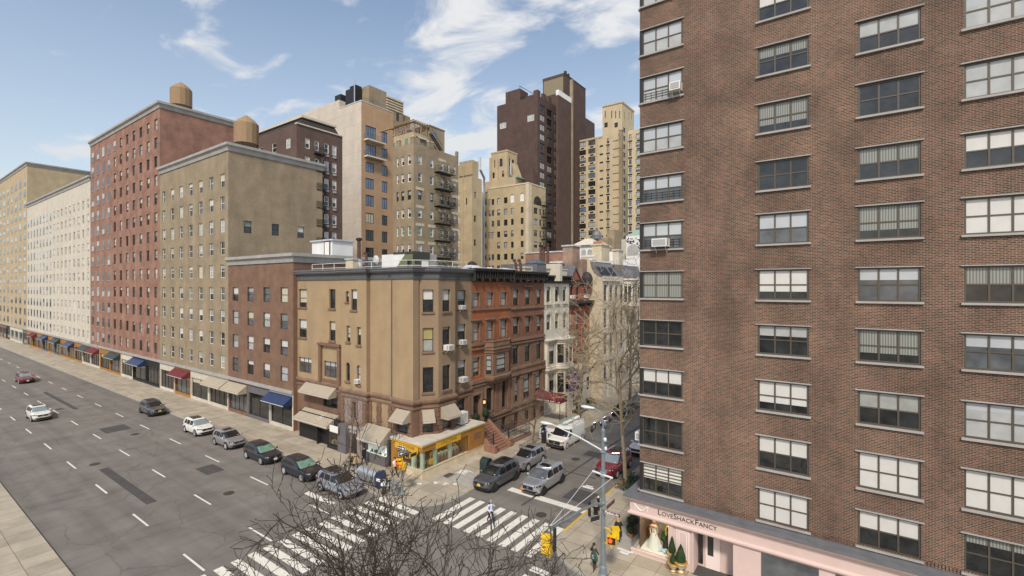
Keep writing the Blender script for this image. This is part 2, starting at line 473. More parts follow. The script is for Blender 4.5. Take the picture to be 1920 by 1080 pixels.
def walk(name, c, w, h, ms=.016):
    m, nt, b = nodes(name); co = coords(nt)
    t = nd(nt, 'ShaderNodeTexBrick', Scale=1.0); t.offset = 0
    k = tuple(x * 1.1 for x in c); l = tuple(x * .86 for x in c)
    t.inputs['Color1'].default_value = (*k, 1); t.inputs['Color2'].default_value = (*l, 1); t.inputs['Mortar'].default_value = (.1, .09, .075, 1)
    t.inputs['Mortar Size'].default_value = ms; t.inputs['Brick Width'].default_value = w; t.inputs['Row Height'].default_value = h; t.inputs['Mortar Smooth'].default_value = .4
    nt.links.new(co, t.inputs['Vector'])
    out = mixc(nt, 'MULTIPLY', noisef(nt, co, .7, 7, .35, .75, 0, .7), t.outputs['Color'], (.6, .57, .53))
    out = mixc(nt, 'MIX', noisef(nt, co, 7, 5, .62, .72, 0, .5), out, (.13, .12, .1))
    out = mixc(nt, 'MULTIPLY', noisef(nt, co, 40, 3, .35, .7, 0, .35), out, (.6, .58, .56))
    nt.links.new(out, b.inputs['Base Color']); b.inputs['Roughness'].default_value = .85
walk('sidewalk', (.44, .385, .295), 1.52, 1.52)
walk('sidewalk_far', (.36, .345, .31), 2.4, 3.2)
plain('kerb', (.36, .34, .3), .85, var=.2, scale=2)
def worn(name, c, wear):
    m, nt, b = nodes(name); co = coords(nt)
    f = noisef(nt, co, 3.5, 7, .56, .7, 0, wear, rough=.75)
    o = mixc(nt, 'MIX', f, c, (.16, .15, .14))
    o = mixc(nt, 'MULTIPLY', noisef(nt, co, .8, 5, .35, .7, 0, .5), o, (.75, .73, .69))
    nt.links.new(o, b.inputs['Base Color']); b.inputs['Roughness'].default_value = .75
worn('road_white', (.72, .69, .61), .9)
worn('road_yellow', (.62, .4, .05), .8)
worn('spray_white', (.74, .73, .7), .85)
# ------------------------------------------------------------------ facade kit
def wall(mb, F, a0, a1, z0, z1, holes=(), rev=.2, m=0, mr=None):
    mr = m if mr is None else mr
    As = sorted({a0, a1, *[min(max(h[i], a0), a1) for h in holes for i in (0, 1)]})
    Zs = sorted({z0, z1, *[min(max(h[i], z0), z1) for h in holes for i in (2, 3)]})
    for i in range(len(As) - 1):
        run = None
        for j in range(len(Zs) - 1):
            ac, zc = (As[i] + As[i + 1]) / 2, (Zs[j] + Zs[j + 1]) / 2
            if any(h[0] < ac < h[1] and h[2] < zc < h[3] for h in holes):
                if run is not None: mb.fquad(F, As[i], As[i + 1], run, Zs[j], 0, m); run = None
            elif run is None: run = Zs[j]
        if run is not None: mb.fquad(F, As[i], As[i + 1], run, Zs[-1], 0, m)
    for h in holes:
        x0, x1, y0, y1 = h[:4]; P = F.P
        mb.face([P(x0, y0, 0), P(x0, y0, -rev), P(x0, y1, -rev), P(x0, y1, 0)], mr)
        mb.face([P(x1, y0, -rev), P(x1, y0, 0), P(x1, y1, 0), P(x1, y1, -rev)], mr)
        mb.face([P(x0, y0, 0), P(x1, y0, 0), P(x1, y0, -rev), P(x0, y0, -rev)], mr)
        mb.face([P(x0, y1, -rev), P(x1, y1, -rev), P(x1, y1, 0), P(x0, y1, 0)], mr)
        if len(h) > 4 and h[4]:
            rise = h[4]; c = (x0 + x1) / 2; w = (x1 - x0) / 2; n = 8
            arc = [(c - w * math.cos(PI * k / n), y1 - rise + rise * math.sin(PI * k / n)) for k in range(n + 1)]
            for k in range(n):
                (p, q), (r, s) = arc[k], arc[k + 1]
                e = .004
                if k < n / 2: mb.face([P(p, q, e), P(r, s, e), P(x0, y1, e)], m)
                else: mb.face([P(p, q, e), P(r, s, e), P(x1, y1, e)], m)
                mb.face([P(p, q, e), P(p, q, -rev), P(r, s, -rev), P(r, s, e)], mr)
            mb.face([P(arc[n // 2][0], y1, e), P(x1, y1, e), P(x0, y1, e)], m)

BL = [(0, .34), (.3, .1), (.45, .22), (.55, .16), (.75, .08), (1, .1)]
def pick(ws):
    t = R.random() * sum(w for _, w in ws)
    for v, w in ws:
        t -= w
        if t <= 0: return v
    return ws[-1][0]

def window(par, F, a0, a1, z0, z1, style='dh', dp=.16, fm='frame_dark', fw=.055, blind=None, glass='pane_dark', bmat=None, sill=None, lint=None, smat='brownstone_trim', rail=.5):
    w, h = a1 - a0, z1 - z0
    fb = MB()
    D0, D1 = -dp - .05, -dp + .03
    fb.fbox(F, a0, a0 + fw, z0, z1, D0, D1); fb.fbox(F, a1 - fw, a1, z0, z1, D0, D1)
    fb.fbox(F, a0 + fw, a1 - fw, z0, z0 + fw, D0, D1); fb.fbox(F, a0 + fw, a1 - fw, z1 - fw, z1, D0, D1)
    i0, i1, k0, k1 = a0 + fw, a1 - fw, z0 + fw, z1 - fw
    if style in ('dh', 'dh6'):
        zr = k0 + (k1 - k0) * rail
        fb.fbox(F, i0, i1, zr - .03, zr + .03, D0 + .01, D1 - .012)
        if style == 'dh6':
            for q in (1, 2): fb.fbox(F, i0 + (i1 - i0) * q / 3 - .012, i0 + (i1 - i0) * q / 3 + .012, k0, k1, D0 + .012, D1 - .02)
            for q in (.25, .75): fb.fbox(F, i0, i1, k0 + (k1 - k0) * q - .012, k0 + (k1 - k0) * q + .012, D0 + .014, D1 - .024)
    elif style[0] == 'c':
        n = int(style[1])
        for q in range(1, n):
            x = i0 + (i1 - i0) * q / n; fb.fbox(F, x - .035, x + .035, k0, k1, D0, D1 - .005)
        if style.endswith('r'): fb.fbox(F, i0, i1, k0 + (k1 - k0) * rail - .03, k0 + (k1 - k0) * rail + .03, D0 + .01, D1 - .012)
    elif style == 'trans':
        zr = k0 + (k1 - k0) * .77; fb.fbox(F, i0, i1, zr - .05, zr + .05, D0 + .01, D1 - .004)
        zr = k0 + (k1 - k0) * .4; fb.fbox(F, i0, i1, zr - .03, zr + .03, D0 + .01, D1 - .012)
    o = fb.build('window', fm, par)
    if isinstance(glass, (list, tuple)): glass = pick(glass)
    if blind is None: blind = pick(BL)
    bm = bmat or pick([('blind_white', 4), ('blind_cream', 2), ('blind_grey', 3), ('curtain', 1.5), ('pane_pale', 3)])
    pb = MB(); zb = k1 - (k1 - k0) * blind; dd = -dp - .015
    if blind < 1: pb.fquad(F, i0, i1, k0, zb, dd, 0)
    if blind > 0: pb.fquad(F, i0, i1, zb, k1, dd, 1)
    pb.build('pane', [glass, bm], o)
    if sill:
        sb = MB(); sb.fbox(F, a0 - .1, a1 + .1, z0 - sill, z0 - .003, -dp - .02, .12); sb.build('sill', smat, o)
    if lint:
        sb = MB(); sb.fbox(F, a0 - .12, a1 + .12, z1 + .003, z1 + lint, -.03, .08); sb.build('lintel', smat, o)
    return o

def surround(mb, F, a0, a1, z0, z1, w=.16, d=.07, hood=None):
    mb.fbox(F, a0 - w, a0 - .002, z0, z1, -.02, d); mb.fbox(F, a1 + .002, a1 + w, z0, z1, -.02, d)
    mb.fbox(F, a0 - w, a1 + w, z1 + .003, z1 + w, -.02, d + .01)
    if hood: mb.fbox(F, a0 - w - .1, a1 + w + .1, z1 + w + .03, z1 + w + .03 + hood, -.02, d + .2)

def quoin(mb, F, a0, a1, z0, z1, d=.1, h=.42):
    n = max(1, round((z1 - z0) / h)); s = (z1 - z0) / n
    for i in range(n):
        k = 0 if i % 2 else .06
        mb.fbox(F, a0 - k, a1 + k, z0 + i * s + .02, z0 + (i + 1) * s - .02, -.05, d)
    mb.fbox(F, a0 + .03, a1 - .03, z0, z1, -.05, d - .05)

def awning(par, F, a0, a1, zt, zb, proj, d0=0.02, val=.22, mat='awning', name='awning'):
    mb = MB(); P = F.P
    A = [P(a0, zt, d0), P(a1, zt, d0), P(a1, zb, d0 + proj), P(a0, zb, d0 + proj)]
    mb.face([A[3], A[2], A[1], A[0]])
    mb.face([P(a0, zb, d0), P(a0, zb, d0 + proj), P(a0, zt, d0)]); mb.face([P(a1, zb, d0 + proj), P(a1, zb, d0), P(a1, zt, d0)])
    mb.face([P(a0, zb - val, d0 + proj), P(a1, zb - val, d0 + proj), P(a1, zb, d0 + proj), P(a0, zb, d0 + proj)])
    mb.face([P(a0, zb - val, d0), P(a0, zb - val, d0 + proj), P(a0, zb, d0 + proj), P(a0, zb, d0)])
    mb.face([P(a1, zb - val, d0 + proj), P(a1, zb - val, d0), P(a1, zb, d0), P(a1, zb, d0 + proj)])
    o = mb.build(name, mat, par)
    t = MB(); t.fbox(F, a0 - .01, a1 + .01, zb - val * .62, zb - val * .34, d0 + proj + .004, d0 + proj + .014); t.build('awning_trim', 'awning_trim', o)
    return o

def ac_unit(F, a, z, w=.66, h=.42, d=.55, label='', loc='', rz=None):
    o = F.P(a, z, 0); ang = math.atan2(F.u.y, F.u.x)
    t = thing('air_conditioner', label, 'air conditioner', o, ang, 'air conditioners in the windows')
    b = MB(); b.box(-w / 2, w / 2, -d, .12, 0, h); b.build('case', 'plastic_white', t, local=True)
    g = MB(); g.box(-w / 2 + .06, w / 2 - .06, -d - .012, -d - .002, .06, h - .06); 
    for sx in (-1, 1): g.box(sx * (w / 2 + .002) - .004, sx * (w / 2 + .002) + .004, -d + .06, -d + .3, .06, h - .06)
    g.build('grille', 'plastic_grey', t, local=True)
    b = MB()
    for sx in (-.7, .7): b.tube([(sx * w / 2, -d * .7, 0), (sx * w / 2, -.02, -.35)], .018, 4)
    b.build('bracket', 'plastic_white', t, local=True)
    return t

class Bld:
    def __init__(s, name, label, cat='building', loc=(0, 0, 0), mats=('stucco',), group=None):
        s.root = thing(name, label, cat, loc, group=group); s.mb = MB(); s.mats = list(mats)
    def mi(s, m):
        if m not in s.mats: s.mats.append(m)
        return s.mats.index(m)
    def face(s, F, a0, a1, z0, z1, wins=(), mat=None, rev=.2, **kw):
        """wins: (a0,a1,z0,z1,{options})"""
        hs = []
        for w in wins:
            o = dict(kw); o.update(w[4] if len(w) > 4 else {})
            arch = o.pop('arch', 0); hs.append((w[0], w[1], w[2], w[3], arch))
            if not o.pop('blank', False): window(s.root, F, w[0], w[1], w[2], w[3], **o)
        wall(s.mb, F, a0, a1, z0, z1, hs, max(rev, kw.get('dp', .16) + .04), s.mi(mat) if mat else 0)
    def part(s, name, mb, mat, parent=None, **k): return mb.build(name, mat, parent or s.root, **k)
    def roof(s, poly, z, mat='roof_grey'):
        b = MB(); b.face([(p[0], p[1], z) for p in poly]); b.build('roof', mat, s.root)
    def done(s, name='wall'): return s.mb.build(name, s.mats, s.root)

def fence_run(mb, p, q, h=1.0, step=.13, zb=0, r=.011, twist=False):
    p, q = Vector(p), Vector(q); L = (q - p).length; n = max(2, int(L / step))
    for z in (.1, h - .03): mb.tube([(p.x, p.y, p.z + z), (q.x, q.y, q.z + z)], .02, 4)
    for i in range(n + 1):
        c = p.lerp(q, i / n); k = .025 if i % 8 == 0 else r
        mb.tube([(c.x, c.y, c.z), (c.x, c.y, c.z + h + (.06 if i % 8 == 0 else 0))], k, 4)
        if twist and i < n:
            e = p.lerp(q, (i + 1) / n)
            mb.tube([(c.x, c.y, c.z + h * .3), (e.x, e.y, e.z + h * .6)], r, 3); mb.tube([(c.x, c.y, c.z + h * .75), (e.x, e.y, e.z + h * .45)], r, 3)

def fire_escape(par, F, a0, a1, floors, dp=.95, stair=1, mat='iron'):
    """platforms with railings at each floor and a slanting ladder to the next"""
    mb = MB()
    for i, z in enumerate(floors):
        for k in range(7): mb.fbox(F, a0, a1, z - .05, z, dp * k / 7 + .02, dp * k / 7 + .09)
        mb.fbox(F, a0, a1, z - .14, z - .051, dp - .05, dp); mb.fbox(F, a0, a1, z - .14, z - .051, .03, .07)
        for zz in (.35, .65, .95):
            mb.fbox(F, a0, a1, z + zz - .02, z + zz + .02, dp - .03, dp)
            for a in (a0, a1): mb.fbox(F, a - .02, a + .02, z + zz - .02, z + zz + .02, 0, dp - .031)
        n = int((a1 - a0) / .22)
        for k in range(n + 1):
            a = a0 + (a1 - a0) * k / n; mb.fbox(F, a - .014, a + .014, z, z + .93, dp - .024, dp - .006)
        for a in (a0 + .1, a1 - .1): mb.tube([F.P(a, z - .1, dp - .05), F.P(a, z - .9, .02)], .03, 4)
        if i + 1 < len(floors):
            z2 = floors[i + 1]; l, r_ = a0 + .55, a1 - .35
            p, q = (l, r_) if stair > 0 else (r_, l)      # slants one way all the way down
            for off in (dp * .4, dp * .8):
                mb.tube([F.P(p, z, off), F.P(q, z2, off)], .05, 4)
                mb.tube([F.P(p, z + .8, off), F.P(q, z2 + .8, off)], .022, 4)
            for k in range(1, 11):
                f = k / 11; a = p + (q - p) * f; mb.fbox(F, a - .1, a + .1, z + (z2 - z) * f - .02, z + (z2 - z) * f + .02, dp * .4, dp * .8)
    return mb.build('fire_escape', mat, par)
# ------------------------------------------------------------------ ground, roads, sidewalks, markings
def struct(name, mb, mat, **k): return setp(mb.build(name, mat, None, **k), kind='structure')
mb = MB(); mb.face([(-900, -300, -.03), (900, -300, -.03), (900, 1500, -.03), (-900, 1500, -.03)]); struct('ground', mb, 'asphalt')
CURB_L, CURB_R, CURB_A = -25.15, -15.85, 24.75
mb = MB(); mb.face([(-400, 7, 0), (200, 7, 0), (200, CURB_A + 4, 0), (-400, CURB_A + 4, 0)]); mb.face([(CURB_L - 4, CURB_A + 4, 0), (CURB_R + 4, CURB_A + 4, 0), (CURB_R + 4, 420, 0), (CURB_L - 4, 420, 0)]); struct('road', mb, 'asphalt')
def arc(cx, cy, r, a0, a1, n=10): return [(cx + r * math.cos(a0 + (a1 - a0) * k / n), cy + r * math.sin(a0 + (a1 - a0) * k / n)) for k in range(n + 1)]
def slab(name, outer, matsurf):
    """outer: kerb line (open polyline) followed by far corners"""
    pass
r = 3.4
kl = [(-400, CURB_A)] + arc(CURB_L - r, CURB_A + r, r, -PI / 2, 0) + [(CURB_L, 420)]
kr = [(CURB_R, 420)] + arc(CURB_R + r, CURB_A + r, r, PI, 1.5 * PI) + [(200, CURB_A)]
for nm, k, back in (('sidewalk', kl, [(-60, 420), (-60, 60), (-400, 60)]), ('sidewalk', kr, [(200, 60), (40, 60), (40, 420)])):
    def inset(p, d):
        out = []
        for i, q in enumerate(p):
            q = Vector(q); t = Vector((0, 0))
            if i > 0: t += (q - Vector(p[i - 1])).normalized()
            if i < len(p) - 1: t += (Vector(p[i + 1]) - q).normalized()
            t.normalize(); out.append((q.x - t.y * d, q.y + t.x * d))
        return out
    ki = inset(k, .16)
    mb = MB(); pl = ki + back; mb.face([(x, y, .13) for x, y in pl]); struct(nm, mb, 'sidewalk')
    mb = MB(); o_ = k
    for i in range(len(k) - 1):
        (x0, y0), (x1, y1), (u0, v0), (u1, v1) = k[i], k[i + 1], ki[i], ki[i + 1]
        mb.face([(x0, y0, .134), (x1, y1, .134), (u1, v1, .134), (u0, v0, .134)]); mb.face([(x0, y0, -.02), (x1, y1, -.02), (x1, y1, .134), (x0, y0, .134)]); mb.face([(u0, v0, .134), (u1, v1, .134), (u1, v1, .12), (u0, v0, .12)])
    struct('kerb', mb, 'kerb')
mb = MB(); mb.face([(-400, -6, .13), (200, -6, .13), (200, 7.6, .13), (-400, 7.6, .13)]); mb.face([(-400, 7.6, -.02), (200, 7.6, -.02), (200, 7.6, .13), (-400, 7.6, .13)]); struct('sidewalk', mb, 'sidewalk')
mb = MB(); mb.box(CURB_R - .004, CURB_R + .16, 28.2, 41, .0, .142); struct('yellow_kerb_paint', mb, 'road_yellow')
Z1 = .006
def mark(L, mat, name, z=Z1):
    mb = MB()
    for i, q in enumerate(L): mb.face([(x, y, z + i * .0007) for x, y in q])
    return struct(name, mb, mat)
R.seed(11)
def rect(x0, x1, y0, y1): return [(x0, y0), (x1, y0), (x1, y1), (x0, y1)]
mark([rect(-24.55 + k * 1.0, -24.0 + k * 1.0, 24.55, 28.8) for k in range(9)], 'road_white', 'crosswalk')
mark([rect(-30.6, -26.0, 24.2 - k * .97, 24.72 - k * .97) for k in range(14)], 'road_white', 'crosswalk')
mark([rect(-15.4, -10.9, 23.4 - k * .97, 23.92 - k * .97) for k in range(14)], 'road_white', 'crosswalk')
mark([rect(-22.9, -15.95, 31.55, 32.25)], 'road_white', 'stop_line')
mark([rect(-36, -32.4, 21.5, 22.0)], 'road_white', 'lane_arrow')
mark([rect(-34 - k * 9, -31 - k * 9, y, y + .13) for k in range(22) for y in (12.2, 16.2, 20.6)], 'road_white', 'lane_line')
mark([arc(x, y, .4, 0, 2 * PI, 18)[:-1] for x, y in ((-41, 18), (-58, 13.6), (-66, 19), (-88, 16.9), (-27, 20.5), (-22, 18))], 'manhole', 'manhole_cover', .03)
mark([rect(-56, -44, 13.4, 14.1), rect(-72, -69, 17.2, 19.6), rect(-49, -46.5, 18.6, 20.1), rect(-104, -86, 18.0, 18.5)], 'asphalt_patch', 'road_patch', .004)
# patches, manholes, sidewalk spray marks
mark([rect(-21.6, -19.2, 42.6, 44.0), rect(-18.6, -16.4, 33.0, 35.2), rect(-22.5, -18.0, 37.8, 38.0), rect(-24, -17, 47.0, 47.15), rect(-20.5, -20.3, 30, 60)], 'asphalt_patch', 'road_patch', .004)
mark([arc(-18.4, 29.6, .42, 0, 2 * PI, 18)[:-1], arc(-21.6, 41.1, .42, 0, 2 * PI, 18)[:-1]], 'manhole', 'manhole_cover', .008)
mark([rect(-18.2, -17.2, 35.7, 36.05), rect(-18.05, -17.4, 36.1, 36.3)], 'spray_white', 'spray_mark')
sp = []
for (x, y, w_, h_) in ((-28.6, 31.7, 1.0, .16), (-28.5, 31.95, .9, .14), (-28.7, 32.2, .8, .16), (-28.3, 32.5, .9, .12), (-28.75, 29.0, .5, .12), (-28.5, 28.75, .12, .5), (-27.7, 29.0, .12, .45), (-27.9, 29.3, .7, .1), (-27.1, 29.6, .4, .3), (-29.6, 27.9, .35, .25), (-11.9, 28.3, .7, .2), (-11.6, 28.0, .5, .25), (-11.2, 28.35, .3, .12)):
    for k in range(4): dx, dy = R.uniform(-.1, .1), R.uniform(-.08, .08); sp.append(rect(x + dx, x + w_ * R.uniform(.5, 1) + dx, y + dy, y + h_ * R.uniform(.5, 1) + dy))
mark(sp, 'spray_white', 'spray_mark', .136)
mark([rect(-28.6, -25.6, 29.9, 32.6), rect(-37.5, -35.3, 26.4, 27.7)], 'kerb', 'sidewalk_panel', .134)
mark([rect(-29.2, -28.3, 30.2, 31.4)], 'galv', 'cellar_hatch', .14); mark([rect(-29.05, -28.45, 30.35, 31.25)], 'pipe_rust', 'cellar_hatch_door', .146)
mark([rect(-12.4, -11.2, 29.0, 36)], 'stone_grey', 'sidewalk_panel', .134)
# ------------------------------------------------------------------ the tan corner building
B = Bld('corner_building', 'tan stucco corner building with dark grey cornice, turning from the avenue into the side street', 'building', (-38, 34, 0), ['stucco', 'stucco_shade', 'brownstone', 'stucco_mauve'])
b1 = B.root
FP, FR_, FA, FD, FS = FY(29.6), FY(30.05), FY(29.8), FX(-31.2), FX(-32.0)
xP0, xP1, xA0, xA1 = FP.a(640), FP.a(687), FA.a(736), FA.a(774.5)
c0 = (FY(30.5).a(783), 30.5); c1 = (-31.2, FD.a(822)); yD = FD.a(853.5); yS = FS.a(883.6)
path = [(-52, 30.3), (xP0, 30.3), (xP0, 29.6), (xP1, 29.6), (xP1, 30.05), (xA0, 30.05), (xA0, 29.8), (xA1, 29.8), (xA1 + .05, 30.45), c0, c1, (-31.2, yD), (-32.0, yD + .3), (-32.0, yS)]
ZC = 17.55
Z4, Z3, Z2 = (14.42, 16.5), (10.75, 12.95), (6.95, 9.3)
wp = {}
def W_(px0, px1, z, **o): return (px0, px1, z[0], z[1], o)
wp[0] = [W_(600, 600.5, (1, 1.01))]
wins = {
 2: [],
}
sides = {0: [W_(608, 636, (6.95, 8.75), style='c3r', glass='pane_mid', blind=.3, bmat='pane_pale', fm='frame_brown'), W_(575, 587, Z4, sill=.16), W_(575, 587, Z3, sill=.16), W_(607, 634, (3.75, 5.05), style='c2', blind=0), W_(565, 590, (6.95, 8.75), style='c3r', blind=.4)],
 2: [W_(617.2, 617.3, (0, 0))],
 10: [], }
def px_wins(F, L): return [(F.a(l[0]) , F.a(l[1]), l[2], l[3], l[4]) for l in L]
segW = {
 'bay': [(607, 636, 6.95, 8.7, dict(style='c3r', glass='pane_mid', blind=.3, bmat='pane_pale', fm='frame_brown')),
         (606, 633, 3.7, 5.2, dict(style='c2', blind=0)),
         (560, 584, 6.95, 8.7, dict(style='c3r', glass='pane_mid', blind=.3, fm='frame_brown')),
         (617.2, 628.9, *Z4, dict(sill=.17)), (617.2, 628.9, 10.95, 13.05, dict(sill=.17)),
         (560, 575, *Z4, dict(sill=.17)), (560, 575, 10.95, 13.05, dict(sill=.17))],
 'P': [(658, 669.5, *Z4, dict(sill=.17, blind=.45, bmat='blind_white')), (647.8, 654.2, 15.2, 16.3, dict(sill=.12)),
       (649.4, 656.8, 11.15, 12.8, dict(sill=.17)), (669, 676.8, 10.95, 12.75, dict(sill=.17)),
       (648.6, 656, 7.15, 9.05, dict(sill=.17, arch=.32)), (668.6, 676, 7.0, 8.95, dict(sill=.17, arch=.32)),
       (661, 668.5, 3.55, 5.2, dict(sill=.0, blind=0, glass='pane_mid'))],
 'C': [(792.6, 812.6, *Z4, dict(sill=.18, blind=.45, bmat='blind_white', rail=.55)), (792.6, 812.6, *Z3, dict(sill=.18, blind=.5, bmat='blind_yellow', glass='blind_grey')), (792.6, 812.6, *Z2, dict(sill=.18, blind=0)),
       (791.5, 811.5, 3.25, 5.1, dict(blind=0))],
 'D': [(829.7, 844.5, *Z4, dict(sill=.18, blind=.5, bmat='blind_white')), (829.7, 844.5, *Z3, dict(sill=.18, blind=.1, bmat='blind_yellow')), (829.7, 844.5, *Z2, dict(sill=.18, blind=0)),
       (827, 846, 3.25, 5.1, dict(blind=0, glass='pane_mid'))],
 'S': [(858.3, 873.6, 14.5, 16.4, dict(sill=.16, blind=.55, bmat='pane_pale')), (858.3, 873.6, 10.95, 12.95, dict(sill=.16, blind=.35, bmat='pane_pale')), (858.3, 873.6, 7.15, 9.3, dict(sill=.16, blind=.35, bmat='pane_pale')),
       (858, 872.5, 3.3, 5.35, dict(blind=0))],
 'A': [(744.3, 764, 3.25, 4.75, dict(blind=.55, bmat='pane_sky', glass='pane_mid'))],
}
tag_of = {0: 'bay', 2: 'P', 6: 'A', 9: 'C', 10: 'D', 12: 'S'}
shade = {3, 7, 8, 9, 10, 11, 12, 5, 1}  # faces that get the stucco with painted shade
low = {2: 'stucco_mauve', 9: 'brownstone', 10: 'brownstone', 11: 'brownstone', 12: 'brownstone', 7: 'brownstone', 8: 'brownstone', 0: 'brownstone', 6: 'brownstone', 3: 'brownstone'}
for i in range(len(path) - 1):
    p, q = path[i], path[i + 1]
    F = Fr(p, (q[0] - p[0], q[1] - p[1])); L = (Vector(q) - Vector(p)).length
    ws = [(F.a(w[0]), F.a(w[1]), w[2], w[3], w[4]) for w in segW.get(tag_of.get(i), [])]
    up = [w for w in ws if w[2] > 6]; lo = [w for w in ws if w[2] < 6]
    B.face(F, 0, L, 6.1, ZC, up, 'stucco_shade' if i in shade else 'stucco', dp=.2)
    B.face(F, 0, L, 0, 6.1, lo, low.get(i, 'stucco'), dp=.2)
# belt course, cornice
mb = MB(); mb.sweep(path, [(0, 5.55), (.1, 5.55), (.1, 5.72), (.0, 5.72)]); mb.sweep(path, [(0, 5.95), (.12, 5.95), (.2, 6.1), (.2, 6.28), (.08, 6.4), (0, 6.4)])
B.part('belt_course', mb, 'brownstone_trim')
mb = MB(); mb.sweep(path, [(0, ZC - .05), (.1, ZC - .05), (.12, 17.75), (.08, 17.78), (.1, 18.08), (0, 18.08)]); B.part('frieze', mb, 'cornice_grey')
mb = MB(); mb.sweep(path, [(0, 18.09), (.3, 18.12), (.42, 18.28), (.42, 18.42), (.5, 18.46), (.5, 18.56), (.2, 18.62), (-.35, 18.64), (-.35, 18.2)]); cn = B.part('cornice', mb, 'lead_grey')
B.roof(path + [(-32.0, 44), (-52, 44)], 18.25)
# triple-window frame of the left bay, quoins, window trim
F0 = FY(30.3); mb = MB()
for a in (F0.a(602.5), F0.a(637.5)): mb.fbox(F0, a - .22, a + .22, 6.4, 10.4, -.05, .25)
mb.fbox(F0, F0.a(602.5) - .3, F0.a(637.5) + .3, 10.4, 10.65, -.05, .35); mb.fbox(F0, F0.a(602.5) + .23, F0.a(637.5) - .23, 6.4, 6.75, -.05, .12)
B.part('window_surround', mb, 'brownstone')
Q = [(FP, FP.a(641), FP.a(645.5), 3.0), (FP, FP.a(681), FP.a(686.5), 3.0), (FR_, FR_.a(693), FR_.a(697.5), 2.9), (FR_, FR_.a(707.5), FR_.a(715), 2.9), (FR_, FR_.a(729), FR_.a(735), 2.9), (FA, FA.a(737), FA.a(743), 3.0), (FA, FA.a(766), FA.a(773.5), 3.0)]
FC = Fr(c0, (c1[0] - c0[0], c1[1] - c0[1])); lc = (Vector(c1) - Vector(c0)).length
Q += [(FC, .03, .42, 3.0), (FC, lc - .42, lc - .03, 3.0), (FD, c1[1] + .03, c1[1] + .42, 3.0), (FD, yD - .5, yD - .05, 3.0), (FS, yS - .55, yS - .06, 3.0)]
for F, a0, a1, z in Q:
    mb = MB(); quoin(mb, F, a0, a1, z, 5.5); B.part('quoin', mb, 'brownstone')
mb = MB(); surround(mb, FP, FP.a(661), FP.a(668.5), 3.55, 5.2, .2, .08); mb.fbox(FP, FP.a(657), FP.a(672), 3.1, 3.3, -.02, .2); mb.fbox(FP, FP.a(655), FP.a(674), 2.95, 3.09, -.02, .3)
B.part('window_surround', mb, 'brownstone_trim')
mb = MB(); mb.fbox(FP, FP.a(645), FP.a(677), 2.62, 2.86, -.02, .55); mb.fbox(FP, FP.a(648), FP.a(674), 2.2, 2.61, -.02, .4); B.part('portal_ledge', mb, 'stone_grey')
# downpipe by the setback
mb = MB(); mb.tube([FA.P(xA0 - .08, 6.4, .05), FA.P(xA0 - .08, 17.5, .05)], .06, 6); B.part('downpipe', mb, 'cornice_grey')
# ground-floor shopfronts along the avenue
FG = FY(28.75)
mb = MB()
mb.box(FG.a(633), FG.a(648), 28.75, 29.58, 0, 2.9); B.part('pier', mb, 'pier_grey')
mb = MB(); mb.box(FG.a(668.5), FG.a(678), 28.8, 29.58, 0, 3.0); B.part('pier', mb, 'stucco_mauve')
mb = MB(); mb.box(FG.a(648) + .01, FG.a(668.5) - .01, 29.3, 29.57, 0, 2.15); B.part('doorway', mb, 'shop_dark')
mb = MB(); mb.box(FG.a(679), FG.a(733.5), 29.2, 29.57, 0, 3.1)
dk = B.part('shopfront', mb, 'pier_grey')
# jewellery window: bulkhead, case with a glow of its own, glass
j0, j1 = FG.a(684), FG.a(722)
mb = MB(); mb.box(j0, j1, 28.75, 29.19, 0, 1.05); mb.box(j1 + .05, j1 + .13, 28.9, 29.19, 0, 2.6); mb.box(j0 - .5, j0 - .35, 28.9, 29.19, 0, 2.7); mb.build('bulkhead', 'pier_grey', dk)
mb = MB(); mb.box(j0 + .03, j1 - .03, 28.8, 29.19, 1.055, 1.1); mb.box(j0 + .03, j1 - .03, 29.12, 29.19, 1.1, 2.3); mb.build('display_case', 'shop_lit', dk)
mb = MB()
for k in range(26):
    x = R.uniform(j0 + .1, j1 - .1); h = R.uniform(.06, .3); y = R.uniform(28.85, 29.05); mb.cur = R.choice([0, 1, 2, 0])
    mb.lathe([(.02, 0), (.05, .02), (.03, h * .6), (.05, h * .8), (.01, h)], (x, y, 1.105), 7)
mb.build('jewellery', ['green_dark', 'display_white', 'copper_green'], dk)
mb = MB(); mb.box(j0 + .02, j1 - .02, 28.76, 28.775, 1.06, 2.55); mb.build('pane', 'shop_glass', dk)
mb = MB(); d0 = FG.a(723.5); mb.box(d0, FG.a(732.5), 29.1, 29.18, .15, 2.55); mb.build('door', 'black', dk)
# left shop
s0, s1 = -50.0, FG.a(632.5)
mb = MB(); mb.box(s0, s1, 29.35, 29.6, 0, 3.0); lf = B.part('shopfront', mb, 'black')
mb = MB()
for x in (s1 - .1, s1 - 1.9, s1 - 3.8): mb.box(x, x + .09, 28.85, 29.34, 0, 2.7)
mb.box(s1 - 1.8, s1 - .1, 28.87, 28.95, .0, .5); mb.box(s1 - 1.8, s1 - .1, 28.9, 29.3, .55, .62); mb.build('shop_frame', 'frame_dark', lf)
mb = MB(); mb.box(s1 - 1.78, s1 - .12, 28.9, 28.912, .65, 2.6); mb.build('pane', 'shop_glass', lf)
mb = MB()
for k in range(10): x = R.uniform(s1 - 1.7, s1 - .3); mb.box(x, x + .18, 29.0, 29.25, .63, .63 + R.uniform(.15, .5))
mb.build('shop_goods', 'wood_crate', lf)
mb = MB(); FGs = FY(28.5); mb.fbox(FGs, FGs.a(619), FGs.a(634), 2.1, 2.75, 0, .06); mb.build('hanging_sign', 'display_white', lf)
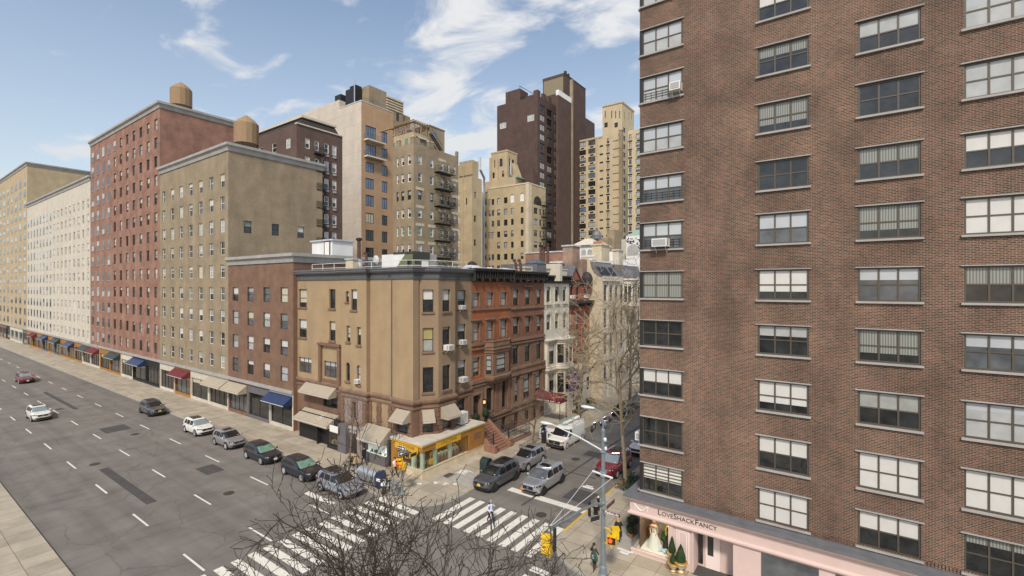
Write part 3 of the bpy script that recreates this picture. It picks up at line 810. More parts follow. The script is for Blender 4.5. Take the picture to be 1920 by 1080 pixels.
# awnings
A1 = awning(b1, FY(29.55), FP.a(690), FP.a(734), FP.z(712, 798), FY(28.3).z(695, 826), 1.25, val=.35, name='awning')
text('awning_lettering', 'JADED', .34, FT(FY(28.27), FY(28.27).a(681), FY(28.3).z(695, 826) - .15, .02), 'pale_ink', A1)
A0 = awning(b1, FY(29.95), F0.a(578), F0.a(641), 4.0 - .75, 2.45, 1.45, val=.3)
o = FY(28.75); cz = 2.95
mb = MB(); 
cx, dirv = -45.3, Vector((0, -1.45, -.8)).normalized(); upv = Vector((0, -dirv.z, dirv.y)) if False else -dirv
ctr = Vector((cx - .35, 29.95 - .75, 3.25 - .40 + .02)); nrm = Vector((0, -.8, 1.45)).normalized()
for rr, w in ((.36, .04),):
    for k in range(24):
        a, b = 2 * PI * k / 24, 2 * PI * (k + 1) / 24
        q = lambda t, r: ctr + nrm * .015 + Vector((1, 0, 0)) * math.cos(t) * r + upv * math.sin(t) * r
        mb.face([q(a, rr - w), q(b, rr - w), q(b, rr), q(a, rr)])
mb.build('awning_emblem', 'pale_ink', A0)
T = Matrix(((1, 0, nrm.x, ctr.x), (0, upv.y, nrm.y, ctr.y), (0, upv.z, nrm.z, ctr.z + .015), (0, 0, 0, 1)))
text('awning_lettering', 'ffe', .4, T, 'pale_ink', A0, .004)
awning(b1, F0, F0.a(575), F0.a(632), 6.05, 5.15, 1.0, .05, .2)
awning(b1, FA, FA.a(745), FA.a(771), 5.45, 4.62, .95, .1, .2)
awning(b1, FC, .38, lc - .42, 5.4, 4.55, .9, .1, .2)
awning(b1, FD, FD.a(825), FD.a(851), 5.5, 4.6, 1.0, .1, .2)
B.done()
# rooftop railing
mb = MB(); rp = [(-50, 30.9), (xA0, 30.7), (-33.6, 31.2), (-32.3, 33.0), (-32.6, yS)]
for i in range(len(rp) - 1):
    p, q = Vector((*rp[i], 18.25)), Vector((*rp[i + 1], 18.25)); n = max(1, round((q - p).length / 2.2))
    for z in (.55, 1.05): mb.tube([p + Vector((0, 0, z)), q + Vector((0, 0, z))], .028, 5)
    for k in range(n + 1):
        c = p.lerp(q, k / n); mb.tube([c, c + Vector((0, 0, 1.05))], .028, 5)
B.part('roof_railing', mb, 'frame_white')
# stair bulkhead on the roof
cB = atdepth(774.5, 500, 50); bx, by = cB.x, cB.y
zt = CAMZ + 65 / FOC * 50; FBl, FBr = FY(by), FX(bx)
mb = MB(); xl = FBl.a(716); xm = FBl.a(738)
mb.cur = 0; mb.box(xl, xm, by, by + 3.2, 18.25, zt - .15)
mb.cur = 1; mb.box(xm + .01, bx, by + .003, FBr.a(805), 18.25, zt)
mb.cur = 2; mb.box(bx - 3, bx - .02, FBr.a(805) + .01, FBr.a(819), 18.25, zt - .1)
mb.cur = 3; mb.fbox(FBl, xm, bx + .06, zt - .16, zt + .05, 0, .07); mb.fbox(FBr, by - .06, FBr.a(805), zt - .75, zt + .05, 0, .07)
mb.cur = 0; mb.face([FBl.P(xl, 18.3, .012), FBl.P(FBl.a(737), 18.3, .012), FBl.P(FBl.a(760), zt - .17, .012), FBl.P(xl, zt - .17, .012)])
bh = B.part('stair_bulkhead', mb, ['white_wall', 'green_panel', 'stone_grey', 'green_dark'])
mb = MB(); mb.fbox(FBr, FBr.a(791), FBr.a(803), 18.3, 19.55, 0, .06); mb.build('door', 'white_paint', bh)
mb = MB(); mb.fbox(FBl, FBl.a(764), FBl.a(772), 18.5, 19.7, 0, .03); mb.fbox(FBr, FBr.a(778), FBr.a(788), 18.5, 19.6, 0, .03); mb.build('window', 'pane_dark', bh)
# roof plant that shows above the cornice
def roofbox(name, px0, px1, y0, y1, dep, mat, lab, cat, dz=.0, deep=1.0, parts=None):
    p = atdepth((px0 + px1) / 2, y1, dep); w = (px1 - px0) / FOC * dep; zt = CAMZ - (y0 - PY0) / FOC * dep
    t = thing(name, lab, cat, (p.x, p.y, min(p.z, 18.25)))
    b = MB(); b.box(p.x - w * .35, p.x + w * .35, p.y, p.y + w * deep, min(p.z, 18.25), zt); b.build('body', mat, t)
    c = MB(); c.box(p.x - w * .42, p.x + w * .42, p.y - w * .06, p.y + w * (deep + .06), zt + .003, zt + .12); c.build('cap', 'roof_silver', t)
    return t
t = thing('vent_pipe', 'tall rusty vent pipe rising beside the white tank on the tan corner roof', 'pipe', atdepth(673, 495, 52))
p = atdepth(673, 495, 52); mb = MB(); mb.tube([(p.x, p.y, 18.2), (p.x, p.y, 21.9)], .2, 8); mb.build('pipe', 'pipe_rust', t)
mb = MB(); mb.lathe([(.3, 0), (.34, .05), (.34, .2), (.2, .3)], (p.x, p.y, 21.85), 8); mb.build('cowl', 'iron_rust', t)
p = atdepth(670, 495, 50); t = thing('water_tank', 'squat white rooftop tank beside the tall rusty pipe', 'tank', (p.x, p.y, 18.25))
mb = MB(); mb.lathe([(.5, 0), (.5, 1.1), (.46, 1.2)], (p.x, p.y, 18.25), 12); mb.build('body', 'white_paint', t)
mb = MB(); mb.lathe([(.55, 1.2), (.55, 1.3), (.2, 1.45)], (p.x, p.y, 18.25), 12); mb.build('lid', 'roof_silver', t)
p = atdepth(703, 485, 50); t = thing('satellite_dish', 'small grey dish on a rusty post on the tan corner roof', 'dish', (p.x, p.y, 18.25))
mb = MB(); mb.tube([(p.x, p.y, 18.25), (p.x, p.y, 19.4)], .05, 6); mb.build('post', 'iron_rust', t)
mb = MB(); mb.lathe([(.02, 0), (.25, .05), (.48, .2), (.5, .2), (.26, .02)], (p.x + .05, p.y - .12, 19.6), 14, 'y'); mb.build('dish', 'roof_silver', t)
p = atdepth(687, 490, 51); t = thing('vent_pipe', 'short dark vent post with a crossbar behind the dish on the corner roof', 'pipe', (p.x, p.y, 18.25))
mb = MB(); mb.tube([(p.x, p.y, 18.2), (p.x, p.y, 20.3)], .14, 7); mb.build('pipe', 'pipe_rust', t)
mb = MB(); mb.box(p.x - .45, p.x + .45, p.y - .08, p.y + .08, 20.3, 20.45); mb.build('crossbar', 'iron_rust', t)
roofbox('rooftop_box', 640, 670, 487, 500, 48, 'stone_cream', 'low cream parapet box on the tan corner roof', 'roof box', deep=.4)
# white hut at the left edge
p = atdepth(612, 480, 60); t = thing('rooftop_hut', 'white rooftop hut with a bordered door panel at the left edge of the photo', 'hut', (p.x, p.y, 18.25))
mb = MB(); F_ = FY(p.y); xa, xb = F_.a(585), F_.a(623); mb.box(xa, xb, p.y, p.y + 3, 18.0, F_.z(612, 452)); mb.build('wall', 'white_wall', t)
mb = MB(); mb.prism([(xa - .2, p.y - .2), (xb + .2, p.y - .2), (xb + .2, p.y + 3.2), (xa - .2, p.y + 3.2)], F_.z(612, 451.9), F_.z(612, 449)); mb.box(xa - .3, xb + .15, p.y - .6, p.y - .01, F_.z(612, 484), F_.z(612, 481)); mb.build('roof', 'roof_silver', t)
mb = MB(); mb.box(F_.a(608), F_.a(619.5), p.y - .05, p.y - .01, F_.z(612, 480), F_.z(612, 452.5)); f = mb.build('door_frame', 'black', t)
mb = MB(); mb.box(F_.a(609.5), F_.a(618), p.y - .07, p.y - .055, F_.z(612, 479), F_.z(612, 454)); mb.build('door', 'display_white', f)
# air conditioners of the corner building
ac_unit(FP, FP.a(672.3), 7.15, .5, .4, .35, label='small white air conditioner in the arched window on the avenue side of the tan building')
ac_unit(FD, FD.a(838), 10.75, .75, .5, .6, label='large white air conditioner under the yellowish blind of the corner bay')
ac_unit(FS, FS.a(863), 14.5, .6, .4, .5, label='white air conditioner in the topmost window beside the orange house')
ac_unit(FS, FS.a(864), 10.95, .65, .45, .55, label='white air conditioner in the third-floor window beside the orange house')
ac_unit(FS, FS.a(864.5), 7.15, .8, .5, .6, label='white air conditioner in the second-floor window beside the orange house')

# ------------------------------------------------------------------ the yellow corner shop
SX, SYF, SYE = -30.0, 28.85, 37.4
t = thing('corner_shop', 'single-storey wood and yellow corner shop with pale columns and a grey flat roof', 'shop', (-32, 32, 0))
GX, GY = FX(SX), FY(SYF); xL = GY.a(733.5)
mb = MB(); rpoly = [(xL - .05, SYF - .12), (SX + .14, SYF - .12), (SX + .14, SYE + .05), (-32.0, SYE + .05), (-32.0, yD + .35), (-31.2, yD), (-31.2, c1[1]), c0, (xA1, 29.8), (xL - .05, 29.8)]
mb.prism(rpoly, 2.99, 3.08); mb.build('roof', 'stone_light', t)
mb = MB(); mb.box(SX - .35, SX + .1, SYF + .3, SYE, 3.083, 3.12); mb.box(xL, SX + .1, SYF - .08, SYF + .28, 3.083, 3.12); mb.build('coping', 'stone_light', t)
base = MB(); yE = SYE
bx0 = GY.a(762)
base.box(bx0, SX, SYF, SYF + .25, 0, .78); base.box(SX - .25, SX, SYF + .25, yE, 0, .78); base.box(bx0, SX + .05, SYF - .05, SYF + .25, .783, .83); base.box(SX - .25, SX + .05, SYF + .25, yE, .783, .83)
base.build('stone_base', 'travertine', t)
fz0, fz1 = 2.4, 2.98
mb = MB(); mb.box(xL, SX, SYF, SYF + .2, fz0, fz1); mb.box(SX - .2, SX, SYF + .2, yE, fz0, fz1)
yP = GX.a(878.5)
mb.box(SX - .12, SX + .02, yP, yE, .835, fz0 - .002); mb.box(xL, GY.a(745), SYF, SYF + .5, 0, fz0 - .002)
fas = mb.build('fascia', 'shop_wood', t)
mb = MB()
for k in range(1, 7): y = yP + (yE - yP) * k / 7; mb.box(SX + .02, SX + .028, y - .012, y + .012, .84, fz1)
y = GX.a(889); mb.box(SX + .025, SX + .05, y, GX.a(901), 1.7, 2.35); mb.build('plank_groove', 'brownstone', fas)
mb = MB(); mb.box(xL, SX + .05, SYF - .06, SYF - .002, fz1 - .16, fz1); mb.box(SX + .002, SX + .06, SYF, yE, fz1 - .16, fz1); mb.build('cornice', 'shop_yellow', t)
s0, s1 = GX.a(817.5), GX.a(863.5)
mb = MB(); mb.box(SX + .003, SX + .06, s0, s1, 2.28, 2.8); sg = mb.build('sign_board', 'shop_sign', t)
text('sign_lettering', "L'OCCITANE", .36, FT(GX, (s0 + s1) / 2, 2.62, .062), 'shop_sign_text', sg, .004, bold=.005); text('sign_lettering', 'EN PROVENCE', .13, FT(GX, (s0 + s1) / 2, 2.37, .062), 'shop_sign_text', sg, .004)
q0, q1 = GY.a(742), GY.a(785)
mb = MB(); mb.box(q0, q1, SYF - .12, SYF - .065, 2.26, 2.78); sg = mb.build('sign_board', 'shop_sign', t)
text('sign_lettering', "L'OCCITANE", .34, FT(GY, (q0 + q1) / 2 + .1, 2.6, .122), 'shop_sign_text', sg, .004, bold=.005); text('sign_lettering', 'EN PROVENCE', .12, FT(GY, (q0 + q1) / 2 + .1, 2.36, .122), 'shop_sign_text', sg, .004)
mb = MB(); xs = GY.a(783); mb.box(xs, xs + .07, SYF - .95, SYF - .13, 2.12, 2.5); bs = mb.build('blade_sign', 'shop_sign', t)
mb = MB(); mb.box(xs + .071, xs + .075, SYF - .88, SYF - .2, 2.18, 2.44); mb.build('sign_panel', 'green_box', bs)
for px in (772, ):
    mb = MB(); a = GY.a(px); mb.lathe([(.26, .83), (.26, 2.38)], (a, SYF + .3, 0), 14); mb.build('column', 'column_green', t, smooth=True)
mb = MB(); mb.lathe([(.22, .83), (.22, 2.38)], (SX - .3, SYF + .3, 0), 14); mb.build('column', 'column_green', t, smooth=True)
for px in (820, 848):
    mb = MB(); mb.lathe([(.22, .83), (.22, 2.38)], (SX - .3, GX.a(px), 0), 14); mb.build('column', 'column_green', t, smooth=True)
mb = MB(); mb.box(bx0, SX - .04, SYF + .04, SYF + .05, .835, fz0 - .004); mb.box(SX - .05, SX - .04, SYF + .055, yP - .01, .835, fz0 - .004); mb.build('pane', 'shop_glass', t)
mb = MB(); mb.box(xL, SX - .5, SYF + 1.2, SYF + 1.28, .05, 2.97); mb.box(-31.95, -31.87, SYF + 1.3, yE, .05, 2.97); mb.box(SX - 2, SX - .06, yP, yP + .08, .05, 2.97); mb.build('back_wall', 'shop_wood', t)
mb = MB(); mb.box(xL + .3, SX - .26, SYF + .26, SYF + 1.19, .0, .6); mb.box(-31.8, SX - .26, SYF + 1.3, yP, .0, .6); mb.build('display_floor', 'shop_back', t)
mb = MB()
for k in range(6): mb.box(SX - 1.2, SX - .9, SYF + 1.2 + k * 1.1, SYF + 1.6 + k * 1.1, 2.9, 2.95)
mb.box(-33.4, -33.1, SYF + .5, SYF + .8, 2.9, 2.95); mb.box(-32.2, -31.9, SYF + .5, SYF + .8, 2.9, 2.95); mb.build('ceiling_fill', 'shop_lamp', t)  # added glowing panels to brighten the shop interior
# counter with arch niches, bottles, hanging goods
y0, y1 = GX.a(829), GX.a(866)
mb = MB(); mb.box(SX - .75, SX - .45, y0, y1, .6, 1.5); ct = mb.build('counter', 'column_green', t)
mb = MB()
for k in range(6):
    c = y0 + (y1 - y0) * (k + .5) / 6; w = .22
    mb.face([(SX - .446, c + w * math.cos(PI * j / 8), (.65 if j in (0, 8) else .95) + (.4 * math.sin(PI * j / 8))) for j in range(9)])
mb.build('niche', 'terracotta', ct)
gm = MB()
for k in range(70):
    y = R.uniform(GX.a(801), GX.a(876)); gm.cur = R.choice([0, 1, 2, 3, 0]); x = SX - R.uniform(.5, 1.5); z = 1.5 if y0 < y < y1 and x > SX - .8 else R.choice([.6, 1.2, 1.5, 1.9]); s_ = R.uniform(.05, .14)
    gm.box(x, x + s_, y, y + s_ * 1.2, z, z + s_ * R.uniform(1, 2.4))
for k in range(40):
    x = R.uniform(GY.a(748), SX - .3); gm.cur = R.choice([0, 1, 2, 3]); s_ = R.uniform(.05, .15); z = R.choice([.6, 1.2, 1.7]); gm.box(x, x + s_, SYF + .6, SYF + .7, z, z + s_ * 1.8)
gm.build('merchandise', ['shop_yellow', 'terracotta', 'display_white', 'column_green'], t)
mb = MB()
for z in (1.15, 1.65, 2.1): mb.box(GY.a(750), GY.a(768), SYF + .7, SYF + 1.15, z, z + .04)
for z in (1.15, 1.65, 2.1): mb.box(-31.8, -31.4, GX.a(802), yP - .1, z, z + .04)
mb.build('shelf', 'shop_yellow', t)
mb = MB(); a = GX.a(815); mb.ball((SX - .5, a, 1.1), .3, .35, .35); mb.build('flower_basket', 'shop_yellow', t)
# condenser unit behind the shop roof
p = Vector((-31.3, GX.a(866) , 3.1)); t = thing('condenser_unit', 'white louvred condenser box standing on the corner shop roof', 'condenser', (-31.3, 35.3, 3.09))
mb = MB(); mb.box(-31.75, -31.0, 35.0, 36.05, 3.2, 4.3); mb.build('case', 'plastic_white', t)
mb = MB()
for k in range(9): mb.box(-30.998, -30.985, 35.1, 35.95, 3.3 + k * .105, 3.35 + k * .105)
mb.box(-31.65, -31.1, 34.985, 34.997, 3.35, 4.15); mb.build('grille', 'plastic_grey', t)
mb = MB()
for y in (35.1, 35.9): mb.box(-31.75, -31.0, y, y + .06, 3.085, 3.199)
mb.build('foot', 'frame_dark', t)
# ------------------------------------------------------------------ row houses along the side street
yO0, yO1, yB1, yW1, yR1 = yS, FS.a(956.5), FS.a(1020), FS.a(1067), FS.a(1105)
DEEP = 12.0
def bracket_cornice(b, F, a0, a1, z0, z1, out, mat='cornice_dark', step=.42):
    mb = MB(); mb.fbox(F, a0, a1, z0, z1 - .3, -.05, .1); mb.fbox(F, a0 - .03, a1 + .03, z1 - .3, z1 - .12, -.05, out - .1); mb.fbox(F, a0 - .06, a1 + .06, z1 - .119, z1, -.3, out)
    n = int((a1 - a0) / step)
    for k in range(n + 1):
        a = a0 + .08 + (a1 - a0 - .16) * k / n; w = .09 if k % 3 else .14
        mb.fbox(F, a - w / 2, a + w / 2, z0 + (.35 if k % 3 else .05), z1 - .301, .1, out - .22)
    return b.part('cornice', mb, mat)

# -- orange house
B = Bld('orange_rowhouse', 'orange brick row house with brown stone trim, projecting oriel and a high stoop', 'row house', (-35, (yO0 + yO1) / 2, 0), ['brick_orange', 'brownstone'], group=None)
F = FS
c4 = [(885.8, 898.7), (912.5, 924.5), (938.3, 949.8)]
z4, z3, z2 = (14.62, 16.3), (11.0, 12.95), (7.35, 9.3)
w4 = [(F.a(a), F.a(b), *z4, dict(arch=.22, blind=1, bmat='blind_grey')) for a, b in c4]
w3 = [(F.a(a), F.a(b), *z3, dict(blind=1, bmat='blind_grey')) for a, b in c4]
w2 = [(F.a(885.8), F.a(899), *z2, dict(style='trans', blind=.8, bmat='blind_grey'))]
dz0, dz1 = 2.35, 5.35
w1 = [(F.a(886), F.a(901), dz0, dz1, dict(blank=True, arch=.55)), (F.a(911), F.a(922.5), 3.2, 5.75, dict(arch=.4, blind=0)), (F.a(937), F.a(948), 3.0, 6.0, dict(blind=0))]
w0 = [(F.a(918), F.a(928), .2, 1.9, dict(blank=True)), (F.a(940), F.a(948), .5, 1.9, dict(blind=0))]
B.face(F, yO0, yO1, 6.75, 17.3, w4 + w3 + w2, 'brick_orange'); B.face(F, yO0, yO1, 0, 6.75, w1 + w0, 'brownstone', rev=.4)
mb = MB(); mb.box(-32.55, -32.41, F.a(886), F.a(901), dz0, dz1); dr = B.part('door', mb, 'shop_dark')
mb = MB(); y0, y1 = F.a(886), F.a(901)
for k in range(1, 2): mb.box(-32.405, -32.37, (y0 + y1) / 2 - .04, (y0 + y1) / 2 + .04, dz0, dz1)
for q in (0, 1):
    for zz in (2.6, 3.6): mb.box(-32.405, -32.385, y0 + .1 + q * (y1 - y0) / 2, y0 + (q + 1) * (y1 - y0) / 2 - .12, zz, zz + .8)
mb.build('door_panel', 'frame_brown', dr)
mb = MB(); mb.box(-32.6, -32.42, F.a(918), F.a(928), .2, 1.9); B.part('basement_door', mb, 'black')
mb = MB()
for a, b in c4: surround(mb, F, F.a(a), F.a(b), 14.62, 16.12, .2, .07)
for a, b in c4: surround(mb, F, F.a(a), F.a(b), *z3, .2, .08, .16)
surround(mb, F, *w2[0][:4], .2, .08); surround(mb, F, *w1[0][:4], .25, .12); surround(mb, F, *w1[1][:4], .2, .1)
B.part('window_surround', mb, 'brownstone_trim')
mb = MB(); mb.fbox(F, yO0, yO1, 14.25, 14.5, -.02, .14); mb.fbox(F, yO0, yO1, 10.55, 10.85, -.02, .16); mb.fbox(F, yO0, yO1, 10.1, 10.25, -.02, .2); mb.fbox(F, yO0, yO1, 6.55, 6.95, -.02, .2); mb.fbox(F, yO0, yO1, 6.2, 6.4, -.02, .12); mb.fbox(F, F.a(903), yO1, 2.45, 2.75, -.02, .22); mb.fbox(F, F.a(903), yO1, 2.05, 2.2, -.02, .12)
B.part('string_course', mb, 'brownstone_trim')
mb = MB()
for a, z0, z1 in ((F.a(927), 2.8, 6.1), (F.a(934), 2.8, 6.1), (F.a(950.5), 2.8, 6.1)): mb.fbox(F, a, a + .55, z0, z1, -.02, .14); mb.fbox(F, a - .06, a + .61, z1 - .4, z1 - .2, -.02, .2)
B.part('pilaster', mb, 'brownstone')
# oriel
yo = [F.a(908), F.a(914.5), F.a(944), F.a(955.5)]; ox = -31.25
path = [(-32.0, yo[0]), (ox, yo[1]), (ox, yo[2]), (-32.0, yo[3])]
for i in range(3):
    p, q = path[i], path[i + 1]; G = Fr(p, (q[0] - p[0], q[1] - p[1])); L = (Vector(q) - Vector(p)).length
    ws = [(L * .2, L * .8, 7.3, 9.35, dict(style='trans', blind=.8, bmat='blind_grey'))] if i != 1 else [(L * .22, L * .78, 7.3, 9.35, dict(style='trans', blind=.8, bmat='blind_grey'))]
    B.face(G, 0, L, 6.7, 10.2, ws, 'brownstone', rev=.15, dp=.1)
mb = MB(); mb.sweep(path, [(-.6, 6.0), (-.3, 6.3), (.05, 6.55), (.16, 6.75), (.2, 7.0), (.04, 7.08)]); B.part('oriel_moulding', mb, 'brownstone_trim'); mb = MB(); mb.sweep(path, [(0, 9.6), (.1, 9.62), (.1, 9.8), (.22, 9.95), (.22, 10.1), (0, 10.12)]); mb.sweep(path, [(0, 10.2), (.08, 10.22), (.08, 10.75), (.16, 10.8), (.16, 10.9), (-.1, 10.9)])
for k in range(12):
    y = yo[1] + (yo[2] - yo[1]) * (k + .5) / 12; mb.box(ox + .08, ox + .13, y - .05, y + .05, 10.3, 10.68)
B.part('oriel_moulding', mb, 'brownstone_trim')
bracket_cornice(B, F, yO0, yO1, 17.3, 18.72, .75)
B.roof([(-32, yO0), (-32, yO1), (-44, yO1), (-44, yO0)], 18.2, 'roof_silver')
orange = B.root; B.done()
# stoop
SYa, SYb, SXb, SXt, NST, SZ = 37.75, 39.95, -28.65, -31.9, 12, 2.3
st = MB()
for k in range(NST):
    x1 = SXb + (SXt - SXb) * k / NST; st.box(SXt, x1, SYa, SYb, SZ * k / NST + (.002 if k else 0), SZ * (k + 1) / NST)
stoop = st.build('stoop', 'step_stone', orange)
for ya, yb in ((SYa - .38, SYa - .01), (SYb + .01, SYb + .38)):
    mb = MB(); n = [(SXb - .35, .13), (SXb - .35, .55), (SXt, SZ + .4), (SXt, .13)]
    mb.loft([[(x, ya, z) for x, z in n], [(x, yb, z) for x, z in n]], True, True, True)
    mb.box(SXb - .36, SXb + .1, ya - .04, yb + .04, .13, .85); mb.box(SXb - .42, SXb + .16, ya - .1, yb + .1, .853, .95)
    mb.build('cheek_wall', 'step_stone', stoop)
for yy in (SYa - .2, SYb + .2):
    mb = MB(); p0, p1 = Vector((SXb - .3, yy, .95)), Vector((SXt, yy, SZ + .42)); up = Vector((0, 0, .8))
    mb.tube([p0 + up, p1 + up], .045, 6); mb.tube([p0 + Vector((0, 0, .12)), p1 + Vector((0, 0, .12))], .02, 4)
    for k in range(16):
        c = p0.lerp(p1, k / 15); mb.tube([c, c + up], .014, 4)
        if k < 15: e = p0.lerp(p1, (k + 1) / 15); mb.tube([c + up * .25, e + up * .7], .012, 3)
    mb.tube([p0, p0 + Vector((0, 0, 1.0))], .07, 6); mb.ball(p0 + Vector((0, 0, 1.05)), .09)
    mb.build('railing', 'iron', stoop)
# lantern + clipped bushes on the landing
def bush(c, r, n, mat='leaf_dark', name='foliage', par=None, sq=1.0, leaf=.05):
    mb = MB()
    for k in range(n):
        v = Vector((R.gauss(0, 1), R.gauss(0, 1), R.gauss(0, 1))).normalized() * r * R.uniform(.72, 1.06); v.z *= sq
        a = Vector((R.gauss(0, 1), R.gauss(0, 1), R.gauss(0, 1))).normalized(); b = a.cross(v).normalized() if a.cross(v).length > 1e-4 else Vector((1, 0, 0))
        q = Vector(c) + v; l = leaf * R.uniform(.7, 1.4)
        mb.face([q - a * l, q + b * l * .6, q + a * l, q - b * l * .6])
    mb.ball(c, r * .8, r * .8, r * .8 * sq, 10, 7)
    return mb.build(name, mat, par)
for px, lab in ((889.5, 'clipped round bush in a dark pot left of the brown stoop door'), (907, 'clipped round bush in a dark pot under the lit lantern')):
    y = F.a(px); x = -31.75; t = thing('potted_bush', lab, 'bush', (x, y, SZ), group=None)
    mb = MB(); mb.lathe([(.16, 0), (.24, .4), (.26, .42), (.22, .42)], (x, y, SZ), 10); mb.build('pot', 'frame_dark', t)
    bush((x, y, SZ + .85), .42, 420, par=t)
y = F.a(905.5); mb = MB(); mb.box(-31.88, -31.72, y - .07, y + .07, 4.25, 4.55); o = setp(thing('wall_lantern', 'lit wall lantern beside the arched brown door', 'lantern', (-31.8, y, 4.2)))
mb.build('glass', 'lantern_glow', o); mb = MB(); mb.box(-31.95, -31.66, y - .14, y + .14, 4.605, 4.68); mb.box(-31.95, -31.66, y - .13, y + .13, 4.12, 4.195); mb.box(-32.0, -31.9, y - .03, y + .03, 4.3, 4.5); mb.build('frame', 'iron', o)
# areaway fence
mb = MB(); fx = -29.15; mb.box(fx - .15, fx + .15, 40.5, yO1 - .1, .13, .4); fn = setp(thing('areaway_fence', 'black wrought-iron fence with scrolls on a brown kerb between stoop and young tree', 'fence', (fx, 42, .13)))
mb.build('kerb', 'step_stone', fn); mb = MB(); fence_run(mb, (fx, 40.55, .4), (fx, yO1 - .15, .4), 1.05, twist=True); fence_run(mb, (fx, yO1 - .15, .13), (-32, yO1 - .15, .13), 1.2); fence_run(mb, (-30.8, 41.3, .4), (-30.8, yO1 - .3, .4), 1.1); mb.build('railing', 'iron', fn)

# -- brown house
B = Bld('brown_rowhouse', 'brown painted row house with black bracketed cornice and stone base, behind the maroon canopy', 'row house', (-35, (yO1 + yB1) / 2, 0), ['brown_paint', 'brownstone'])
cb = [(961.3, 972), (984.3, 994), (1005.8, 1014.4)]
w4 = [(F.a(a), F.a(b), 14.55, 16.4, dict(blind=.55, bmat='blind_grey')) for a, b in cb]
w3 = [(F.a(a), F.a(b), 11.15, 13.05, dict(blind=.5 + .1 * i, bmat='blind_grey')) for i, (a, b) in enumerate(cb)]
w2 = [(F.a(a), F.a(b), 7.6, 9.75, dict(blind=.1, bmat='blind_grey')) for a, b in cb]
w1 = [(F.a(a), F.a(b), 3.15, 6.1, dict(style='trans', blind=.75, bmat='blind_grey')) for a, b in ((959, 971.5), (982, 993), (1004.5, 1013.5))]
w0 = [(F.a(964), F.a(972), .4, 1.8, dict(blind=0)), (F.a(984), F.a(992), .4, 1.8, dict(blind=0)), (F.a(1000), F.a(1010), .15, 2.2, dict(blank=True))]
B.face(F, yO1 + .004, yB1, 10.3, 17.25, w4 + w3, 'brown_paint'); B.face(F, yO1 + .004, yB1, 0, 10.3, w2 + w1 + w0, 'brownstone', rev=.3)
mb = MB(); mb.box(-32.5, -32.35, F.a(1000), F.a(1010), .1, 2.2); B.part('basement_door', mb, 'black')
mb = MB()
for a, b in cb: surround(mb, F, F.a(a), F.a(b), 14.55, 16.4, .15, .06); surround(mb, F, F.a(a), F.a(b), 11.15, 13.05, .17, .08, .18)
mb.fbox(F, F.a(984.3) - .35, F.a(994) + .35, 16.75, 16.9, -.02, .25)
B.part('window_surround', mb, 'brown_paint')
mb = MB(); a0, a1 = yO1 + .02, yB1 - .02
for z0, z1, d in ((14.1, 14.4, .16), (10.35, 10.65, .22), (10.0, 10.2, .14), (7.0, 7.3, .25), (6.35, 6.6, .3), (6.65, 6.95, .16), (2.7, 3.0, .25), (2.1, 2.3, .15)): mb.fbox(F, a0, a1, z0, z1, -.02, d)
B.part('string_course', mb, 'brownstone_trim')
mb = MB()
for px in (957.5, 974, 997, 1015.5): mb.fbox(F, F.a(px), F.a(px) + .6, 3.0, 6.3, -.02, .15); mb.fbox(F, F.a(px) - .08, F.a(px) + .68, 5.9, 6.1, -.02, .22)
for z in range(6): mb.fbox(F, a0, a0 + .4, 7.45 + z * .42, 7.78 + z * .42, -.02, .06)
B.part('pilaster', mb, 'brownstone_trim')
bracket_cornice(B, F, yO1 + .01, yB1, 17.25, 18.6, .85)
B.roof([(-32, yO1), (-32, yB1), (-44, yB1), (-44, yO1)], 18.2, 'roof_silver'); B.done(); brown = B.root

# -- white house with a bay
B = Bld('white_rowhouse', 'white painted row house with black cornice and a two-storey stone bay', 'row house', (-35, (yB1 + yW1) / 2, 0), ['stone_white', 'stone_light'])
cw = [(1024, 1032), (1040, 1047), (1054.6, 1061.5)]
w4 = [(F.a(a), F.a(b), 14.75, 16.75, dict(blind=.2)) for a, b in cw]; w3 = [(F.a(a), F.a(b), 11.1, 13.05, dict(blind=.5, bmat='blind_grey')) for a, b in cw]
B.face(F, yB1 + .004, yW1, 10.2, 17.2, w4 + w3, 'stone_white'); B.face(F, yB1 + .004, yW1, 0, 10.2, [], 'stone_white')
mb = MB()
for a, b in cw:
    for z0, z1 in ((14.75, 16.75), (11.1, 13.05)): surround(mb, F, F.a(a), F.a(b), z0, z1, .13, .06)
    mb.fbox(F, F.a(a) - .25, F.a(b) + .25, 14.4, 14.6, -.02, .22); mb.fbox(F, F.a(a) + .1, F.a(b) - .1, 13.25, 13.5, -.02, .15)
    for q in (F.a(a) - .12, F.a(b) + .02): mb.fbox(F, q, q + .1, 14.15, 14.39, -.02, .14)
B.part('window_surround', mb, 'stone_white')
by0 = yB1 + .35; bay = [(-32.0, by0), (-31.1, by0 + .02), (-31.1, by0 + 2.3), (-30.9, by0 + 2.32), (-30.4, by0 + 3.3), (-30.4, by0 + 5.4), (-31.4, by0 + 6.1), (-32, by0 + 6.1)]
bay = [(-32.0, by0 - .1), (-31.7, by0), (-31.7, by0 + 2.2), (-30.75, by0 + 3.0), (-30.75, by0 + 5.2), (-31.7, by0 + 6.0), (-32, by0 + 6.05)]
